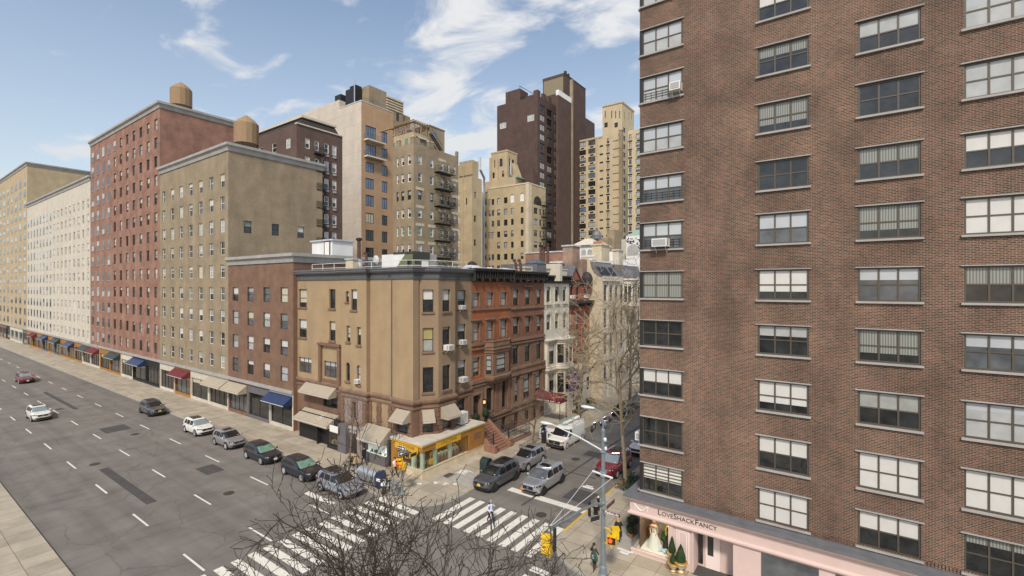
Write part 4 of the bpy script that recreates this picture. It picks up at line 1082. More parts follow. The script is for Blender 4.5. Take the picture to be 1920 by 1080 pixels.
for i in range(len(bay) - 1):
    p, q = bay[i], bay[i + 1]; G = Fr(p, (q[0] - p[0], q[1] - p[1])); L = (Vector(q) - Vector(p)).length
    ws = []
    if i in (1, 2, 3, 4):
        pad = .45 if i == 1 else (.18 if i == 2 else .2)
        for z0, z1 in ((6.6, 9.1), (2.6, 5.3)):
            if i == 3: ws += [(.15, L / 2 - .1, z0, z1, dict(blind=.2)), (L / 2 + .1, L - .15, z0, z1, dict(blind=.2))]
            else: ws.append((pad, L - pad, z0, z1, dict(blind=.3 if i == 1 else 0)))
    B.face(G, 0, L, 0, 10.0, ws, 'stone_light', rev=.2, dp=.12)
mb = MB()
for z in (9.6, 5.75): mb.sweep(bay, [(0, z - .2), (.12, z - .18), (.2, z), (.34, z + .12), (.34, z + .26), (.02, z + .34)])
for z in (6.15, 2.2): mb.sweep(bay, [(0, z - .1), (.14, z - .08), (.16, z + .1), (0, z + .16)])
B.part('bay_moulding', mb, 'stone_light')
B.roof(bay, 9.98, 'roof_silver')
mb = MB(); mb.fbox(F, yB1, yW1, 17.2, 18.05, -.02, .22); mb.fbox(F, yB1 - .05, yW1 + .1, 18.053, 18.25, -.2, .6)
for k in range(13): a = yB1 + .2 + (yW1 - yB1 - .4) * k / 12; mb.fbox(F, a - .06, a + .06, 17.5, 18.05, .22, .45)
B.part('cornice', mb, 'cornice_dark')
mb = MB(); mb.box(-34.5, -32.3, yB1, yW1, 18.26, 19.1); mb.box(-34.6, -32.2, yB1 - .02, yW1 + .05, 19.103, 19.22); B.part('attic_parapet', mb, 'stone_light')
B.roof([(-32, yB1), (-32, yW1), (-44, yW1), (-44, yB1)], 18.15, 'roof_grey'); B.done()

# -- red gabled house
B = Bld('red_gabled_house', 'red brick house with a pointed gable, dark dormers and a bracketed ledge under small windows', 'row house', (-35, (yW1 + yR1) / 2, 0), ['brick_house', 'cornice_dark'])
cr = [(1068.5, 1074), (1079.4, 1085), (1094.7, 1099.8)]
w4 = [(F.a(a), F.a(b), 15.1, 17.0, dict(blind=.1)) for a, b in cr]; w3 = [(F.a(a), F.a(b), 10.6, 13.1, dict(blind=.7, bmat='blind_grey')) for a, b in cr]
w2 = [(F.a(a), F.a(b), 6.6, 9.2, dict(blind=.4)) for a, b in cr]; w1 = [(F.a(a), F.a(b), 2.8, 5.4, dict(blind=.1)) for a, b in cr]
B.face(F, yW1 + .004, yR1, 0, 17.6, w4 + w3 + w2 + w1, 'brick_house')
mb = MB(); mb.fbox(F, yW1, yR1, 14.35, 14.75, -.02, .9); mb.fbox(F, yW1, yR1, 13.9, 14.34, -.02, .35)
for k in range(9): a = yW1 + .2 + (yR1 - yW1 - .4) * k / 8; mb.fbox(F, a - .08, a + .08, 13.95, 14.34, .35, .7)
B.part('bracketed_ledge', mb, 'cornice_dark')
for z0, z1, d in ((17.45, 17.75, .3), (17.0, 17.2, .12), (9.8, 10.0, .12), (5.9, 6.1, .12)): mb = MB(); mb.fbox(F, yW1, yR1, z0, z1, -.02, d); B.part('string_course', mb, 'cornice_dark')
ya, yb_, ym = F.a(1068.5), F.a(1089), F.a(1077.5); zpk = F.z(1077, 500)
mb = MB(); mb.cur = 0; mb.face([(-31.95, ya, 17.7), (-31.95, yb_, 17.7), (-31.95, ym, zpk)])
mb.cur = 1; e = .12
for y_ in (ya - .1, yb_ + .1):
    mb.face([(-31.8, y_, 17.72), (-31.8, ym, zpk + e), (-36, ym, zpk + e), (-36, y_, 17.72)])
    mb.face([(-31.8, y_, 17.72), (-31.8, ym, zpk + e), (-31.8, ym, zpk - .2), (-31.8, y_ + (.35 if y_ < ym else -.35), 17.72)])
B.part('gable', mb, ['brick_house', 'slate'])
mb = MB(); mb.face([(-32.3, yb_, 17.7), (-32.3, yR1, 17.7), (-34.3, yR1, 20.2), (-34.3, yb_, 20.2)]); mb.face([(-32.3, yW1, 17.7), (-32.3, ya, 17.7), (-34.3, ya, 20.2), (-34.3, yW1, 20.2)]); mb.box(-44, -34.3, yW1, yR1, 17.5, 20.2); B.part('roof', mb, 'slate')
mb = MB(); mb.lathe([(.9, 0), (.9, 1.2), (.7, 1.7), (.35, 2.0), (.05, 2.1)], (-31.9, F.a(1099), 16.9), 10); B.part('dormer', mb, 'cornice_dark')
B.done()
for px, lab in ((1071.5, 'small white air conditioner in the left window of the red gabled house'), (1097, 'small white air conditioner in the right window of the red gabled house')):
    ac_unit(F, F.a(px), 15.1, .6, .45, .5, label=lab)

# -- cream house standing forward, blank side wall toward the avenue
yC0 = yR1 + .01; FCs = FY(yC0); xCf = FCs.a(1129.5); FCF = FX(xCf)
B = Bld('cream_mansard_house', 'cream town house showing a tall curved blank side wall and black mansard windows', 'town house', (-33, yC0 + 4, 0), ['stone_cream', 'stone_light'])
pr = [(1090, 485), (1094, 482), (1104, 482), (1106, 490), (1109, 503), (1114, 512), (1121, 518), (1129.5, 521)]
pts = [(FCs.a(px), FCs.z(px, py)) for px, py in pr]
B.mb.face([(x, yC0, z) for x, z in [(pts[0][0], 0), (xCf, 0)] + pts[::-1]], 0)
yCe = FCF.a(1163)
wz = [(14.6, 17.0), (10.6, 13.4), (6.6, 9.6), (2.6, 5.4)]
cc = [(1132, 1137.5), (1143, 1148.5), (1153, 1158)]
B.face(FCF, yC0, yCe, 0, 18.1, [(FCF.a(a), FCF.a(b), *z, dict(blind=.15)) for z in wz for a, b in cc], 'stone_light')
mb = MB()
for z in (18.1, 9.9, 5.7): mb.fbox(FCF, yC0, yCe, z - .1, z + .2, -.02, .25)
mb.fbox(FCF, yC0, yCe, 17.6, 17.95, -.02, .4)
for px in (1140, 1150.5): mb.fbox(FCF, FCF.a(px) - .25, FCF.a(px) + .25, 0, 17.5, -.02, .14)
B.part('string_course', mb, 'stone_light')
mz = FCF.z(1130, 490)
mb = MB(); P = FCF.P; mb.cur = 0; mb.face([P(yC0, 18.3, -.1), P(yCe, 18.3, -.1), P(yCe, mz, -1.6), P(yC0, mz, -1.6)])
mb.cur = 1
for a, b in ((1116, 1122), (1124, 1133), (1137, 1144)):
    s0, s1 = FCF.a(a + 14), FCF.a(b + 14); mb.face([P(s0, 18.6, -.12), P(s1, 18.6, -.12), P(s1, mz - .5, -1.3), P(s0, mz - .5, -1.3)])
mb.cur = 0; mb.face([(xCf - .1, yC0 + .03, 18.3), (xCf - 1.6, yC0 + .03, mz), (xCf - 7, yC0 + .03, mz), (xCf - 7, yC0 + .03, 17.5), (xCf - .1, yC0 + .03, 17.5)]); B.part('mansard', mb, ['lead_grey', 'black'])
mb = MB(); mb.box(pts[0][0], xCf - 1.2, yC0 - .05, yC0 + .5, pts[1][1], pts[1][1] + .25); mb.box(pts[0][0] - 6, xCf - 1.5, yC0 + .5, yCe, mz, mz + .25); B.part('coping', mb, 'white_wall')
B.done()
# -- stone house with an oriel turret, then a grey-white one
yT0, yT1 = yCe, yCe + 11
B = Bld('stone_turret_house', 'limestone town house with a green-topped oriel turret on its upper floors', 'town house', (-32, yT0 + 5, 0), ['stone_light'])
FT_ = FX(xCf - .4)
n = 4
ws = [(yT0 + 1.0 + k * 2.6, yT0 + 2.1 + k * 2.6, *z, dict(blind=.1)) for z in wz for k in range(n)]
B.face(FT_, yT0, yT1, 0, 18.4, ws, 'stone_light')
to = [(xCf - .4, yT0 + 2.0), (xCf + .8, yT0 + 3.2), (xCf + .8, yT0 + 5.6), (xCf - .4, yT0 + 6.8)]
for i in range(3):
    p, q = to[i], to[i + 1]; G = Fr(p, (q[0] - p[0], q[1] - p[1])); L = (Vector(q) - Vector(p)).length
    B.face(G, 0, L, 13.6, 17.8, [(L * .15, L * .45, 14.2, 17.2, dict(blind=.1)), (L * .55, L * .85, 14.2, 17.2, dict(blind=.1))], 'stone_light', rev=.15, dp=.1)
mb = MB(); mb.sweep(to, [(-.5, 12.9), (.1, 13.3), (.3, 13.6), (.05, 13.7)]); B.part('oriel_moulding', mb, 'stone_light'); mb = MB(); mb.sweep(to, [(0, 17.7), (.25, 17.85), (.25, 18.0), (0, 18.1)]); B.part('oriel_moulding', mb, 'stone_light')
mb = MB()
for i in range(3):
    p, q = Vector(to[i]), Vector(to[i + 1]); m_ = (p + q) / 2; mb.face([(p.x, p.y, 18.05), (q.x, q.y, 18.05), (m_.x - .2, m_.y, 19.2)]); mb.face([(p.x, p.y, 18.05), (m_.x - .2, m_.y, 19.2), (xCf - 2.5, m_.y, 20.6)]); mb.face([(q.x, q.y, 18.05), (m_.x - .2, m_.y, 19.2), (xCf - 2.5, m_.y, 20.6)])
B.part('turret_roof', mb, 'slate')
mb = MB(); mb.face([(xCf - .4, yT0, 18.4), (xCf - .4, yT1, 18.4), (xCf - 1.2, yT1, 20.4), (xCf - 1.2, yT0, 20.4)]); mb.box(xCf - 12, xCf - 1.21, yT0, yT1, 18, 20.4); B.part('roof', mb, 'slate')
B.done()
yG0 = yT1 + .01; yG1 = yG0 + 14
FGs = FY(yG0); B = Bld('pale_grey_house', 'tall pale grey house with small windows at the far end of the row', 'town house', (-32, yG0 + 6, 0), ['white_wall', 'stone_white'])
xg = xCf + .2; FGx = FX(xg); zt = FGs.z(1170, 487)
B.face(FGs, xg - 9, xg, 0, zt, [], 'white_wall'); B.face(FGx, yG0, yG1, 0, zt, [(yG0 + 1.2 + k * 3.3, yG0 + 2.4 + k * 3.3, z, z + 1.8, dict(blind=.1)) for k in range(4) for z in (2.8, 6.8, 10.6, 14.4, 17.6)], 'stone_white')
B.roof([(xg - 9, yG0), (xg, yG0), (xg, yG1), (xg - 9, yG1)], zt, 'roof_silver'); B.done()
B = Bld('stone_rowhouse', 'weathered limestone row house closing the far end of the side street', 'row house', (-32, yG1 + 14, 0), ['stone_light'])
FZ = FX(xg - .3); B.face(FZ, yG1 + .01, yG1 + 45, 0, 17.5, [(yG1 + 1.5 + k * 3.1, yG1 + 2.7 + k * 3.1, z, z + 2.2, dict(blind=.1)) for k in range(14) for z in (2.8, 6.8, 10.6, 14.2)], 'stone_light'); B.roof([(xg - .3, yG1), (xg - .3, yG1 + 45), (xg - 14, yG1 + 45), (xg - 14, yG1)], 17.45); B.done()
# low white porch with a small black window beside the cream wall
B = Bld('white_porch', 'low white entrance block with a stepped cornice in front of the cream side wall', 'porch', (-31, yC0 - 2, 0), ['stone_white'])
F_ = FX(-30.6); ya, yb_ = F_.a(1093), F_.a(1106)
B.face(F_, ya, yb_, 0, 4.9, [(ya + 1.2, ya + 2.2, 1.9, 3.8, dict(blind=0))], 'stone_white'); B.face(Fr((-32.0, ya), (1, 0)), 0, 1.4, 0, 4.9, [], 'stone_white')
mb = MB(); mb.box(-32, -30.35, ya - .2, yb_, 4.903, 5.15); mb.box(-32, -30.2, ya - .35, yb_, 5.153, 5.4); B.part('cornice', mb, 'stone_light'); B.done()

# ------------------------------------------------------------------ roofscape behind the row
def block(name, label, cat, px0, px1, ytop, dep, mat, deep=4, ybase=None, cap=None, rightmat=None, capmat='roof_silver', extra=None):
    """a box whose avenue-facing front spans px0..px1 at the given distance"""
    p = atdepth((px0 + px1) / 2, ytop, dep); Fb = FY(p.y); a0, a1 = Fb.a(px0), Fb.a(px1); zt = p.z; zb = 17.5 if ybase is None else CAMZ - (ybase - PY0) / FOC * dep
    t = thing(name, label, cat, ((a0 + a1) / 2, p.y, zb))
    mb = MB(); mb.box(a0, a1, p.y, p.y + deep, zb, zt); mb.build('wall', mat, t)
    if cap: mb = MB(); mb.box(a0 - cap, a1 + cap, p.y - cap, p.y + deep + cap, zt + .003, zt + .22); mb.build('coping', capmat, t)
    return t, Fb, a0, a1, zt, zb
block('brick_parapet', 'long low red brick parapet wall behind the rooftops', 'wall', 985, 1061, 474, 78, 'brick_dull', 1.2, cap=.12)
block('brick_chimney', 'broad weathered brick chimney with a grey metal cap', 'chimney', 1055, 1074, 462, 70, 'brick_chim', 2.2, cap=.15)
block('brick_parapet', 'short brick wall right of the broad brick chimney', 'wall', 1074, 1092, 486, 71, 'brick_chim', 1.5)
t, Fb, a0, a1, zt, zb = block('cream_chimney', 'tall cream rendered chimney with terracotta pots', 'chimney', 1110, 1128, 460, 80, 'stone_cream', 3.2, cap=.18, capmat='stone_cream')
mb = MB()
for k in range(5): mb.lathe([(.2, 0), (.16, .5)], (a0 + (a1 - a0) * (k + .5) / 5, Fb.o.y + .5, zt + .22), 8)
mb.build('chimney_pot', 'terracotta', t)
block('beige_chimney', 'slim beige chimney right of the cream one', 'chimney', 1149, 1160, 470, 82, 'stone_light', 2, cap=.18, capmat='stone_light')
block('grey_chimney', 'wide grey-brown chimney wall before the yellow tower', 'chimney', 1138, 1152, 431, 105, 'brick_greybeige', 4)
block('grey_rooftop', 'low grey-brown rooftop wall under the wide chimney wall', 'roof box', 1116, 1140, 446, 104, 'brick_greybeige', 4)
t, Fb, a0, a1, zt, zb = block('white_dormer_house', 'white attic storey with arched windows and a pale hipped roof', 'house', 1077, 1112, 460, 95, 'white_wall', 8)
mb = MB(); w = (a1 - a0)
for k in range(3):
    c = a0 + w * (k + .5) / 3; mb.face([Fb.P(c + .55 * math.cos(PI * j / 8) * 1.0, zt - 1.4 + .6 * math.sin(PI * j / 8) if j not in (0, 8) else zt - 2.6, .02) for j in range(9)])
mb.build('window', 'pane_pale', t)
mb = MB(); y = Fb.o.y; mb.loft([[(a0 - .5, y - .5, zt), (a1 + .5, y - .5, zt), (a1 + .5, y + 8.5, zt), (a0 - .5, y + 8.5, zt)], [(a0 + 1.4, y + 2, zt + 1.5), (a1 - 1.4, y + 2, zt + 1.5), (a1 - 1.4, y + 6, zt + 1.5), (a0 + 1.4, y + 6, zt + 1.5)]], True, True, True); mb.build('roof', 'stone_light', t)
mb = MB(); xm = (a0 + a1) / 2 + 1; mb.lathe([(1.0, 0), (1.1, .8), (.8, 1.5), (.3, 1.8), (.3, 2.3)], (xm, y + 4, zt + 1.5), 8); mb.build('cupola', 'lead_grey', t)
mb = MB(); 
fence_run(mb, (a0 + 2.2, y + 1.9, zt + 1.5), (a1 + 1, y + 1.9, zt + 1.5), 1.4, .35); mb.build('roof_railing', 'galv', t)
block('stone_attic', 'pale stone attic wall with tall paired windows', 'roof box', 1158, 1177, 449, 118, 'stone_light', 5)
t, Fb, a0, a1, zt, zb = block('ornate_white_house', 'white facade with black scroll ornament and an arched window', 'house', 1174, 1206, 442, 112, 'white_wall', 8, ybase=500)
mb = MB(); c = Fb.a(1187)
mb.face([Fb.P(c + 1.4 * math.cos(PI * j / 10), zt - 3.3 + 1.3 * math.sin(PI * j / 10) if j not in (0, 10) else zt - 4.6, .06) for j in range(11)]); wn = mb.build('window', 'pane_pale', t)
mb = MB()
for q in (-.7, 0, .7): mb.fbox(Fb, c + q - .06, c + q + .06, zt - 4.6, zt - 2.2, .065, .1)
for q in (-3.9, -3.2): mb.fbox(Fb, c - 1.35, c + 1.35, zt + q - .05, zt + q + .05, .065, .102)
mb.build('window_bar', 'stone_light', wn)
mb = MB()
for k in range(60):
    a = R.uniform(a0 + .2, a1 - .2); z = R.uniform(zt - 4.4, zt - .2)
    if abs(a - c) < 1.7 and z < zt - 1.6: continue
    L = R.uniform(.3, .9); an = R.uniform(0, 6.28); q = [(a + .35 * L * k2 * math.cos(an + .5 * k2), z + .35 * L * k2 * math.sin(an + .5 * k2)) for k2 in range(4)]
    mb.tube([Fb.P(x_, z_, .03) for x_, z_ in q], .09, 4)
mb.build('ornament', 'ink', t)
mb = MB(); mb.loft([[(a0, Fb.o.y, zt), (a1, Fb.o.y, zt), (a1, Fb.o.y + 8, zt), (a0, Fb.o.y + 8, zt)], [(a0 + 2, Fb.o.y + 2, zt + 1.6), (a1, Fb.o.y + 2, zt + 1.6), (a1, Fb.o.y + 6, zt + 1.6), (a0 + 2, Fb.o.y + 6, zt + 1.6)]], True, False, True); mb.build('roof', 'copper_green', t)
block('white_rooftop', 'bright white rooftop box between the two chimneys', 'roof box', 1135, 1149, 472, 90, 'white_wall', 4)
block('white_rooftop', 'white parapet slab left of the pale grey house', 'roof box', 1128, 1172, 489, 88, 'white_wall', 3)
# roof clutter over the brown houses
for px, y0, lab in ((1014, 463, 'leftmost of three rusty flue pipes behind the white house'), (1019.5, 466, 'middle one of three rusty flue pipes behind the white house'), (1027, 461, 'rightmost, tallest of three rusty flue pipes behind the white house')):
    p = atdepth(px, y0, 66); t = thing('flue_pipe', lab, 'pipe', (p.x, p.y, 18.2)); mb = MB(); mb.tube([(p.x, p.y, 18), p], .19, 8); mb.build('pipe', 'pipe_rust', t)
    mb = MB(); mb.lathe([(.25, 0), (.3, .1), (.3, .25), (.12, .35)], p, 8); mb.build('cowl', 'iron_rust', t)
for px, y0, lab in ((968, 489, 'bent rusty vent cowl on the brown house roof, left of a pair'), (977, 489, 'bent rusty vent cowl on the brown house roof, right of a pair')):
    p = atdepth(px, y0, 57); t = thing('vent_pipe', lab, 'pipe', (p.x, p.y, 18.2)); mb = MB(); mb.tube([(p.x, p.y, 18), (p.x - .1, p.y, p.z - .3), (p.x - .25, p.y, p.z)], .17, 7); mb.build('pipe', 'pipe_rust', t)
    mb = MB(); mb.lathe([(.2, -.1), (.25, .12), (.1, .25)], (p.x - .28, p.y, p.z), 7); mb.build('cowl', 'pipe_rust', t)
t, Fb, a0, a1, zt, zb = block('roof_lantern', 'dark zinc roof lantern with a faceted skylight on the brown house', 'skylight', 985, 1007, 494, 60, 'lead_grey', 2.2)
mb = MB(); y = Fb.o.y; mb.loft([[(a0 - .1, y - .1, zt), (a1 + .1, y - .1, zt), (a1 + .1, y + 2.3, zt), (a0 - .1, y + 2.3, zt)], [(a0 + .5, y + .8, zt + .55), (a1 - .5, y + .8, zt + .55), (a1 - .5, y + 1.6, zt + .55), (a0 + .5, y + 1.6, zt + .55)]], True, True, True); mb.build('skylight', 'pane_mid', t)
block('cream_parapet', 'stained cream party wall with a mint edge behind the white house', 'wall', 1008, 1050, 495, 63, 'stone_light', .6)
block('low_chimney', 'low wide cream chimney stack under the bent vent cowls', 'chimney', 965, 984, 503, 57.5, 'stone_cream', 1.5, cap=.1)
mb = MB()
t = thing('roof_roll', 'long pale rolled membrane lying along the orange house roof edge', 'roof roll', (-33, 40, 18.3))
q = [Vector((-32.9 - .3 * math.sin(k * 1.3), yO0 + .4 + k * .95, 18.75 + .08 * math.sin(k * 2.1))) for k in range(14)]; mb.tube(q, [.13 + .05 * (k % 3) for k in range(14)], 7); mb.build('membrane', 'roof_silver', t)
t = thing('skylight_dome', 'low pale metal roof hatch with a dark cap above the orange house', 'roof hatch', (-35, 40, 18.2))
p = atdepth(885, 494, 52); mb = MB(); mb.lathe([(1.6, 0), (1.5, .3), (.8, .8), (.3, .95)], (p.x, p.y, 18.25), 8); mb.build('body', 'roof_silver', t); mb = MB(); mb.lathe([(.5, .9), (.6, 1.0), (.2, 1.3)], (p.x, p.y, 18.25), 8); mb.build('cap', 'iron_rust', t)
# purple flag, maroon canopy
FF = FX(-30.2); fx0 = ground(1089, 800); 
t = thing('purple_flag', 'purple banner with pale lettering hung out over the sidewalk before the white house', 'flag', (-30, 55, 7))
mb = MB(); yq = FX(-30.0).a(1073); y0, y1 = FX(-30).a(1064.5), FX(-30).a(1088); z0, z1 = FX(-30).z(1075, 733), FX(-30).z(1075, 700)
rows = []
for j in range(9):
    rows.append([(-30 + .18 * math.sin(i * 1.1 + j * .5), y0 + (y1 - y0) * i / 10 - .25 * (j / 8), z0 + (z1 - z0) * j / 8 + .12 * math.sin(i * .9) - (.25 if i == 10 else 0) * (1 - j / 8)) for i in range(11)])
mb.loft(rows, False); mb.build('cloth', 'purple', t, smooth=True)
mb = MB(); mb.tube([(-32, y0 - .1, z1 + .6), (-30, (y0 + y1) / 2, z1 + .1), (-29.6, y1 + .2, z1)], .04, 5); mb.tube([(-30, y0 - .2, z1 + .03), (-30, y1 + .3, z1 + .03)], .035, 5); mb.build('pole', 'galv', t)
mb = MB()
for r_, (z_, n_) in enumerate(((.38, 6), (.12, 8))):
    for k in range(n_):
        y_ = (y0 + y1) / 2 - .85 + 1.7 * k / n_; zc = (z0 + z1) / 2 + z_ - .02 * k
        mb.box(-29.78, -29.765, y_, y_ + .09 + .05 * (k % 2), zc, zc + .1 + .06 * ((k * 3 + r_) % 3))
mb.build('printed_mark', 'pale_ink', t)
cy0, cy1, cxf = 49.5, 51.3, -28.1
t = thing('canopy', 'maroon barrel canopy on black posts reaching over the sidewalk', 'canopy', (-30, 50.4, 0))
mb = MB(); n = 10; cm = (cy0 + cy1) / 2; hw = (cy1 - cy0) / 2
def arcp(x): return [(x, cm - hw * math.cos(PI * k / n), 3.0 + .75 * math.sin(PI * k / n)) for k in range(n + 1)]
xs_ = [cxf, -29.3, -30.6, -31.98]; mb.loft([arcp(x) for x in xs_], False); mb.face(arcp(cxf))
for yy in (cy0, cy1): mb.face([(cxf, yy, 2.7), (-31.98, yy, 2.7), (-31.98, yy, 3.0), (cxf, yy, 3.0)])
mb.face([(cxf, cy0, 2.7), (cxf, cy1, 2.7), (cxf, cy1, 3.0), (cxf, cy0, 3.0)]); cv = mb.build('fabric', 'maroon', t)
mb = MB()
for k in range(22):
    if k in (6, 12, 17, 18, 19): continue
    x_ = -31.4 + k * .15; mb.box(x_, x_ + .09, cy0 - .012, cy0 - .004, 2.79, 2.9 + .03 * (k % 2))
mb.build('printed_mark', 'pale_ink', cv)
for yy in (cy0 + .1, cy1 - .1):
    mb = MB(); mb.tube([(cxf - .1, yy, .13), (cxf - .1, yy, 2.75)], .035, 6); mb.build('post', 'iron', t)
mb = MB(); mb.tube([(cxf - .1, cy0 + .1, 2.75), (cxf - .1, cy1 - .1, 2.75)], .03, 5); mb.build('frame', 'iron', t)
# ------------------------------------------------------------------ brick apartment house at the right, pink shop below
FB = FY(28.75); BX0, BX1 = FB.a(1199.7), 7.5
B = Bld('brick_apartment_house', 'tall red-brown brick apartment house with bronze corner windows and a pink boutique below', 'apartment house', (-4, 32, 0), ['brick_big'])
FBs = Fr((BX0, 44), (0, -1))           # side street face, looks toward -x
wins, winsS = [], []
base = 4.15
specs = ['zebra', 'dark', 'halfw', 'dark', 'curt', 'halfp', 'halfp', 'pale', 'sky', 'sky', 'sky']
def flat_blind(k): 
    return {'zebra': dict(blind=.55, bmat='zebra_blind', style='c3', glass='pane_dark'), 'dark': dict(blind=0, style='c3r', glass='pane_dark'), 'halfw': dict(blind=.52, bmat='blind_white', style='c3r'),
            'curt': dict(blind=1, bmat='curtain', style='c3r'), 'halfp': dict(blind=.5, bmat='pane_sky', style='c3r', glass='pane_mid'), 'pale': dict(blind=.5, bmat='pane_sky', style='c3r', glass='pane_pale'), 'sky': dict(blind=.5, bmat='pane_sky', style='c3r', glass='pane_pale')}[k]
heads = [5.86, 8.72, 11.72, 14.72, 17.7, 20.7, 23.55, 26.85 - .2, 29.75, 32.72, 35.75]
wx0, wx1 = FB.a(1204), FB.a(1279.5)
heights = [1.72, 1.75, 1.62, 1.58, 1.62, 1.62, 1.56, 1.56, 1.55, 1.55, 1.55]
for k, h in enumerate(heads):
    s = dict(flat_blind(specs[k])); s.update(fm='frame_bronze', fw=.08, dp=.09, sill=.1, smat='stone_grey', lint=.05)
    wins.append((wx0, wx1, h - heights[k], h, s))
    # corner return on the side street, and further columns of the long facade
    winsS.append((15.25 - 1.35, 15.25 - .1, h - heights[k], h, dict(style='c1', blind=.3, fm='frame_bronze', fw=.08, dp=.09, sill=.1, smat='stone_grey')))
    for c in (-4.0, .4, 4.2):
        s2 = dict(flat_blind(R.choice(('dark', 'dark', 'halfw', 'curt', 'halfp', 'pale', 'dark'))), blind=R.choice((0, .2, .35, .5, .5, .75, 1))); s2.update(fm='frame_bronze', fw=.08, dp=.09, sill=.1, smat='stone_grey', lint=.05); wins.append((c, c + 2.35, h - heights[k], h, s2))
ZTOP = 39.0
B.face(FB, BX0, BX1, 3.7, ZTOP, wins, 'brick_big', rev=.14); B.face(FBs, 0, 15.25, 0, ZTOP, winsS, 'brick_big', rev=.14)
# steel corner posts, sills
mb = MB(); sl = MB()
for k, h in enumerate(heads):
    mb.box(BX0 - .012, BX0 + .16, 28.75 - .012, 28.75 + .16, h - heights[k] - .02, h + .02)
    B.part('corner_post', mb, 'frame_dark'); mb = MB()
for k in (5, 6, 8):
    mb = MB(); z = heads[k] - heights[k] + .1
    for q in (.15, .3, .45): mb.fbox(FB, wx0 + .1, wx1 - .1, z + q, z + q + .02, -.088, -.07)
    for a in range(7): x = wx0 + .2 + (wx1 - wx0 - .4) * a / 6; mb.fbox(FB, x - .012, x + .012, z, z + .5, -.087, -.071)
    B.part('window_guard', mb, 'frame_dark')
B.roof([(BX0, 28.75), (BX1, 28.75), (BX1, 44), (BX0, 44)], ZTOP - .01); brickroot = B.root
# ledge between brick and boutique
LX = FB.a(1185.5)
mb = MB(); mb.prism([(LX - .35, 28.1), (BX1, 28.1), (BX1, 28.73), (BX0 - .01, 28.73), (BX0 - .01, 43), (LX - .35, 43)], 3.72, 3.84); mb.box(BX0 - .01, BX1, 28.5, 28.745, 3.845, 3.98); B.part('ledge', mb, 'lead_grey')
mb = MB()
for k in range(120): x = -7.9 + k * .125; mb.box(x, x + .085, 28.70, 28.745, 3.985, 4.2)
B.part('soldier_course', mb, 'brick_big')
FL = FY(28.5)
mb = MB(); pth = [(LX, 43), (LX, 28.5), (BX1, 28.5)]
def lr(path, prof): mb.sweep(path, prof)
mb.sweep(pth, [(0, 2.62), (.12, 2.6), (.16, 2.66), (.16, 2.74), (.06, 2.78), (.04, 2.84), (.04, 3.4), (.14, 3.46), (.2, 3.56), (.34, 3.64), (.34, 3.715), (0, 3.715)])
sf = mb.build('shopfront', 'pink', brickroot)
text('lettering', 'LOVE', .0001, Matrix.Identity(4), 'ink', None) if False else None
lx0 = FL.a(1233.5); lz = 3.14
def smallcaps(words, x, z, big, small, mat, par, gap=.015):
    for ch_big, rest in words:
        for s_, size in ((ch_big, big), (rest, small)):
            o = text('lettering', s_, size, FT(FL, x, z + (size - big) * .36 - (0), .05), mat, par, .008, 'LEFT')
            w = max(v.co.x for v in o.data.vertices); x = w + gap
    return x
smallcaps([('L', 'OVE'), ('S', 'HACK'), ('F', 'ANCY')], lx0, lz, .47, .36, 'ink', sf)
# white swag ornament
mb = MB(); sx0, sx1 = FL.a(1190.5), FL.a(1214.5)
q = [FL.P(sx0 + (sx1 - sx0) * k / 14, 3.28 - .32 * math.sin(PI * k / 14), .06) for k in range(15)]
mb.tube(q, .03, 5)
for a in (sx0, sx1):
    mb.tube([FL.P(a, 3.28, .06), FL.P(a + .02, 2.95, .06)], .022, 4)
    for s_ in (-1, 1): mb.tube([FL.P(a, 3.28, .06), FL.P(a + s_ * .12, 3.36, .06), FL.P(a + s_ * .1, 3.24, .06), FL.P(a, 3.28, .06)], .022, 4)
mb.build('swag', 'white_paint', sf)
# display bay
vx0, vx1 = LX + .12, FL.a(1253); 
mb = MB(); mb.box(LX + .02, vx1 + .02, 28.5, 28.75, 0, .42); mb.box(LX, vx1 + .05, 28.46, 28.5, .36, .44); mb.box(LX + .02, LX + .25, 28.75, 36, 0, .42)
mb.box(vx1, FL.a(1262), 28.5, 28.8, 0, 2.62); mb.box(LX + .03, LX + .1, 32.2, 36, .42, 2.62); mb.build('bulkhead', 'pink', sf)
px0_, px1_ = FL.a(1262), FL.a(1297.5)
mb = MB(); mb.box(px0_, px1_, 28.58, 28.8, 0, 2.62); pn = mb.build('panel', 'pink', sf)
mb = MB()
for i_, pad, d in ((0, .18, 28.55), (1, .3, 28.565)):
    a, b, z0, z1 = px0_ + pad, px1_ - pad, .35 + pad, 2.5 - pad * .7
    for (u0, u1, w0, w1) in ((a, b, z0, z0 + .05), (a, b, z1 - .05, z1), (a, a + .05, z0 + .05, z1 - .05), (b - .05, b, z0 + .05, z1 - .05)): mb.box(u0, u1, d, 28.579, w0, w1)
mb.build('moulding', 'pink_pale', pn)
mb = MB(); mb.box(px1_ + .0, px1_ + .08, 28.5, 29.6, 0, 2.62); mb.box(px1_ + .08, px1_ + 2.2, 29.6, 29.7, 0, 2.62); mb.build('door_recess', 'pink', sf)
mb = MB(); mb.box(px1_ + .5, px1_ + 1.3, 29.54, 29.598, .1, 2.4); dd = mb.build('door', 'pink_pale', sf)
mb = MB(); mb.box(px1_ + .12, px1_ + .36, 29.5, 29.59, .3, 2.4); mb.box(px1_ + .62, px1_ + .95, 29.53, 29.538, .9, 2.2); mb.build('pane', 'pane_dark', dd)
mb = MB(); mb.box(px1_ + .02, px1_ + 2.2, 28.4, 29.5, .135, .15); mb.build('doormat', 'asphalt_patch', sf)
mb = MB(); mb.box(px1_ + 2.2, BX1, 28.5, 28.75, 0, 2.62); mb.build('bulkhead', 'pink', sf)
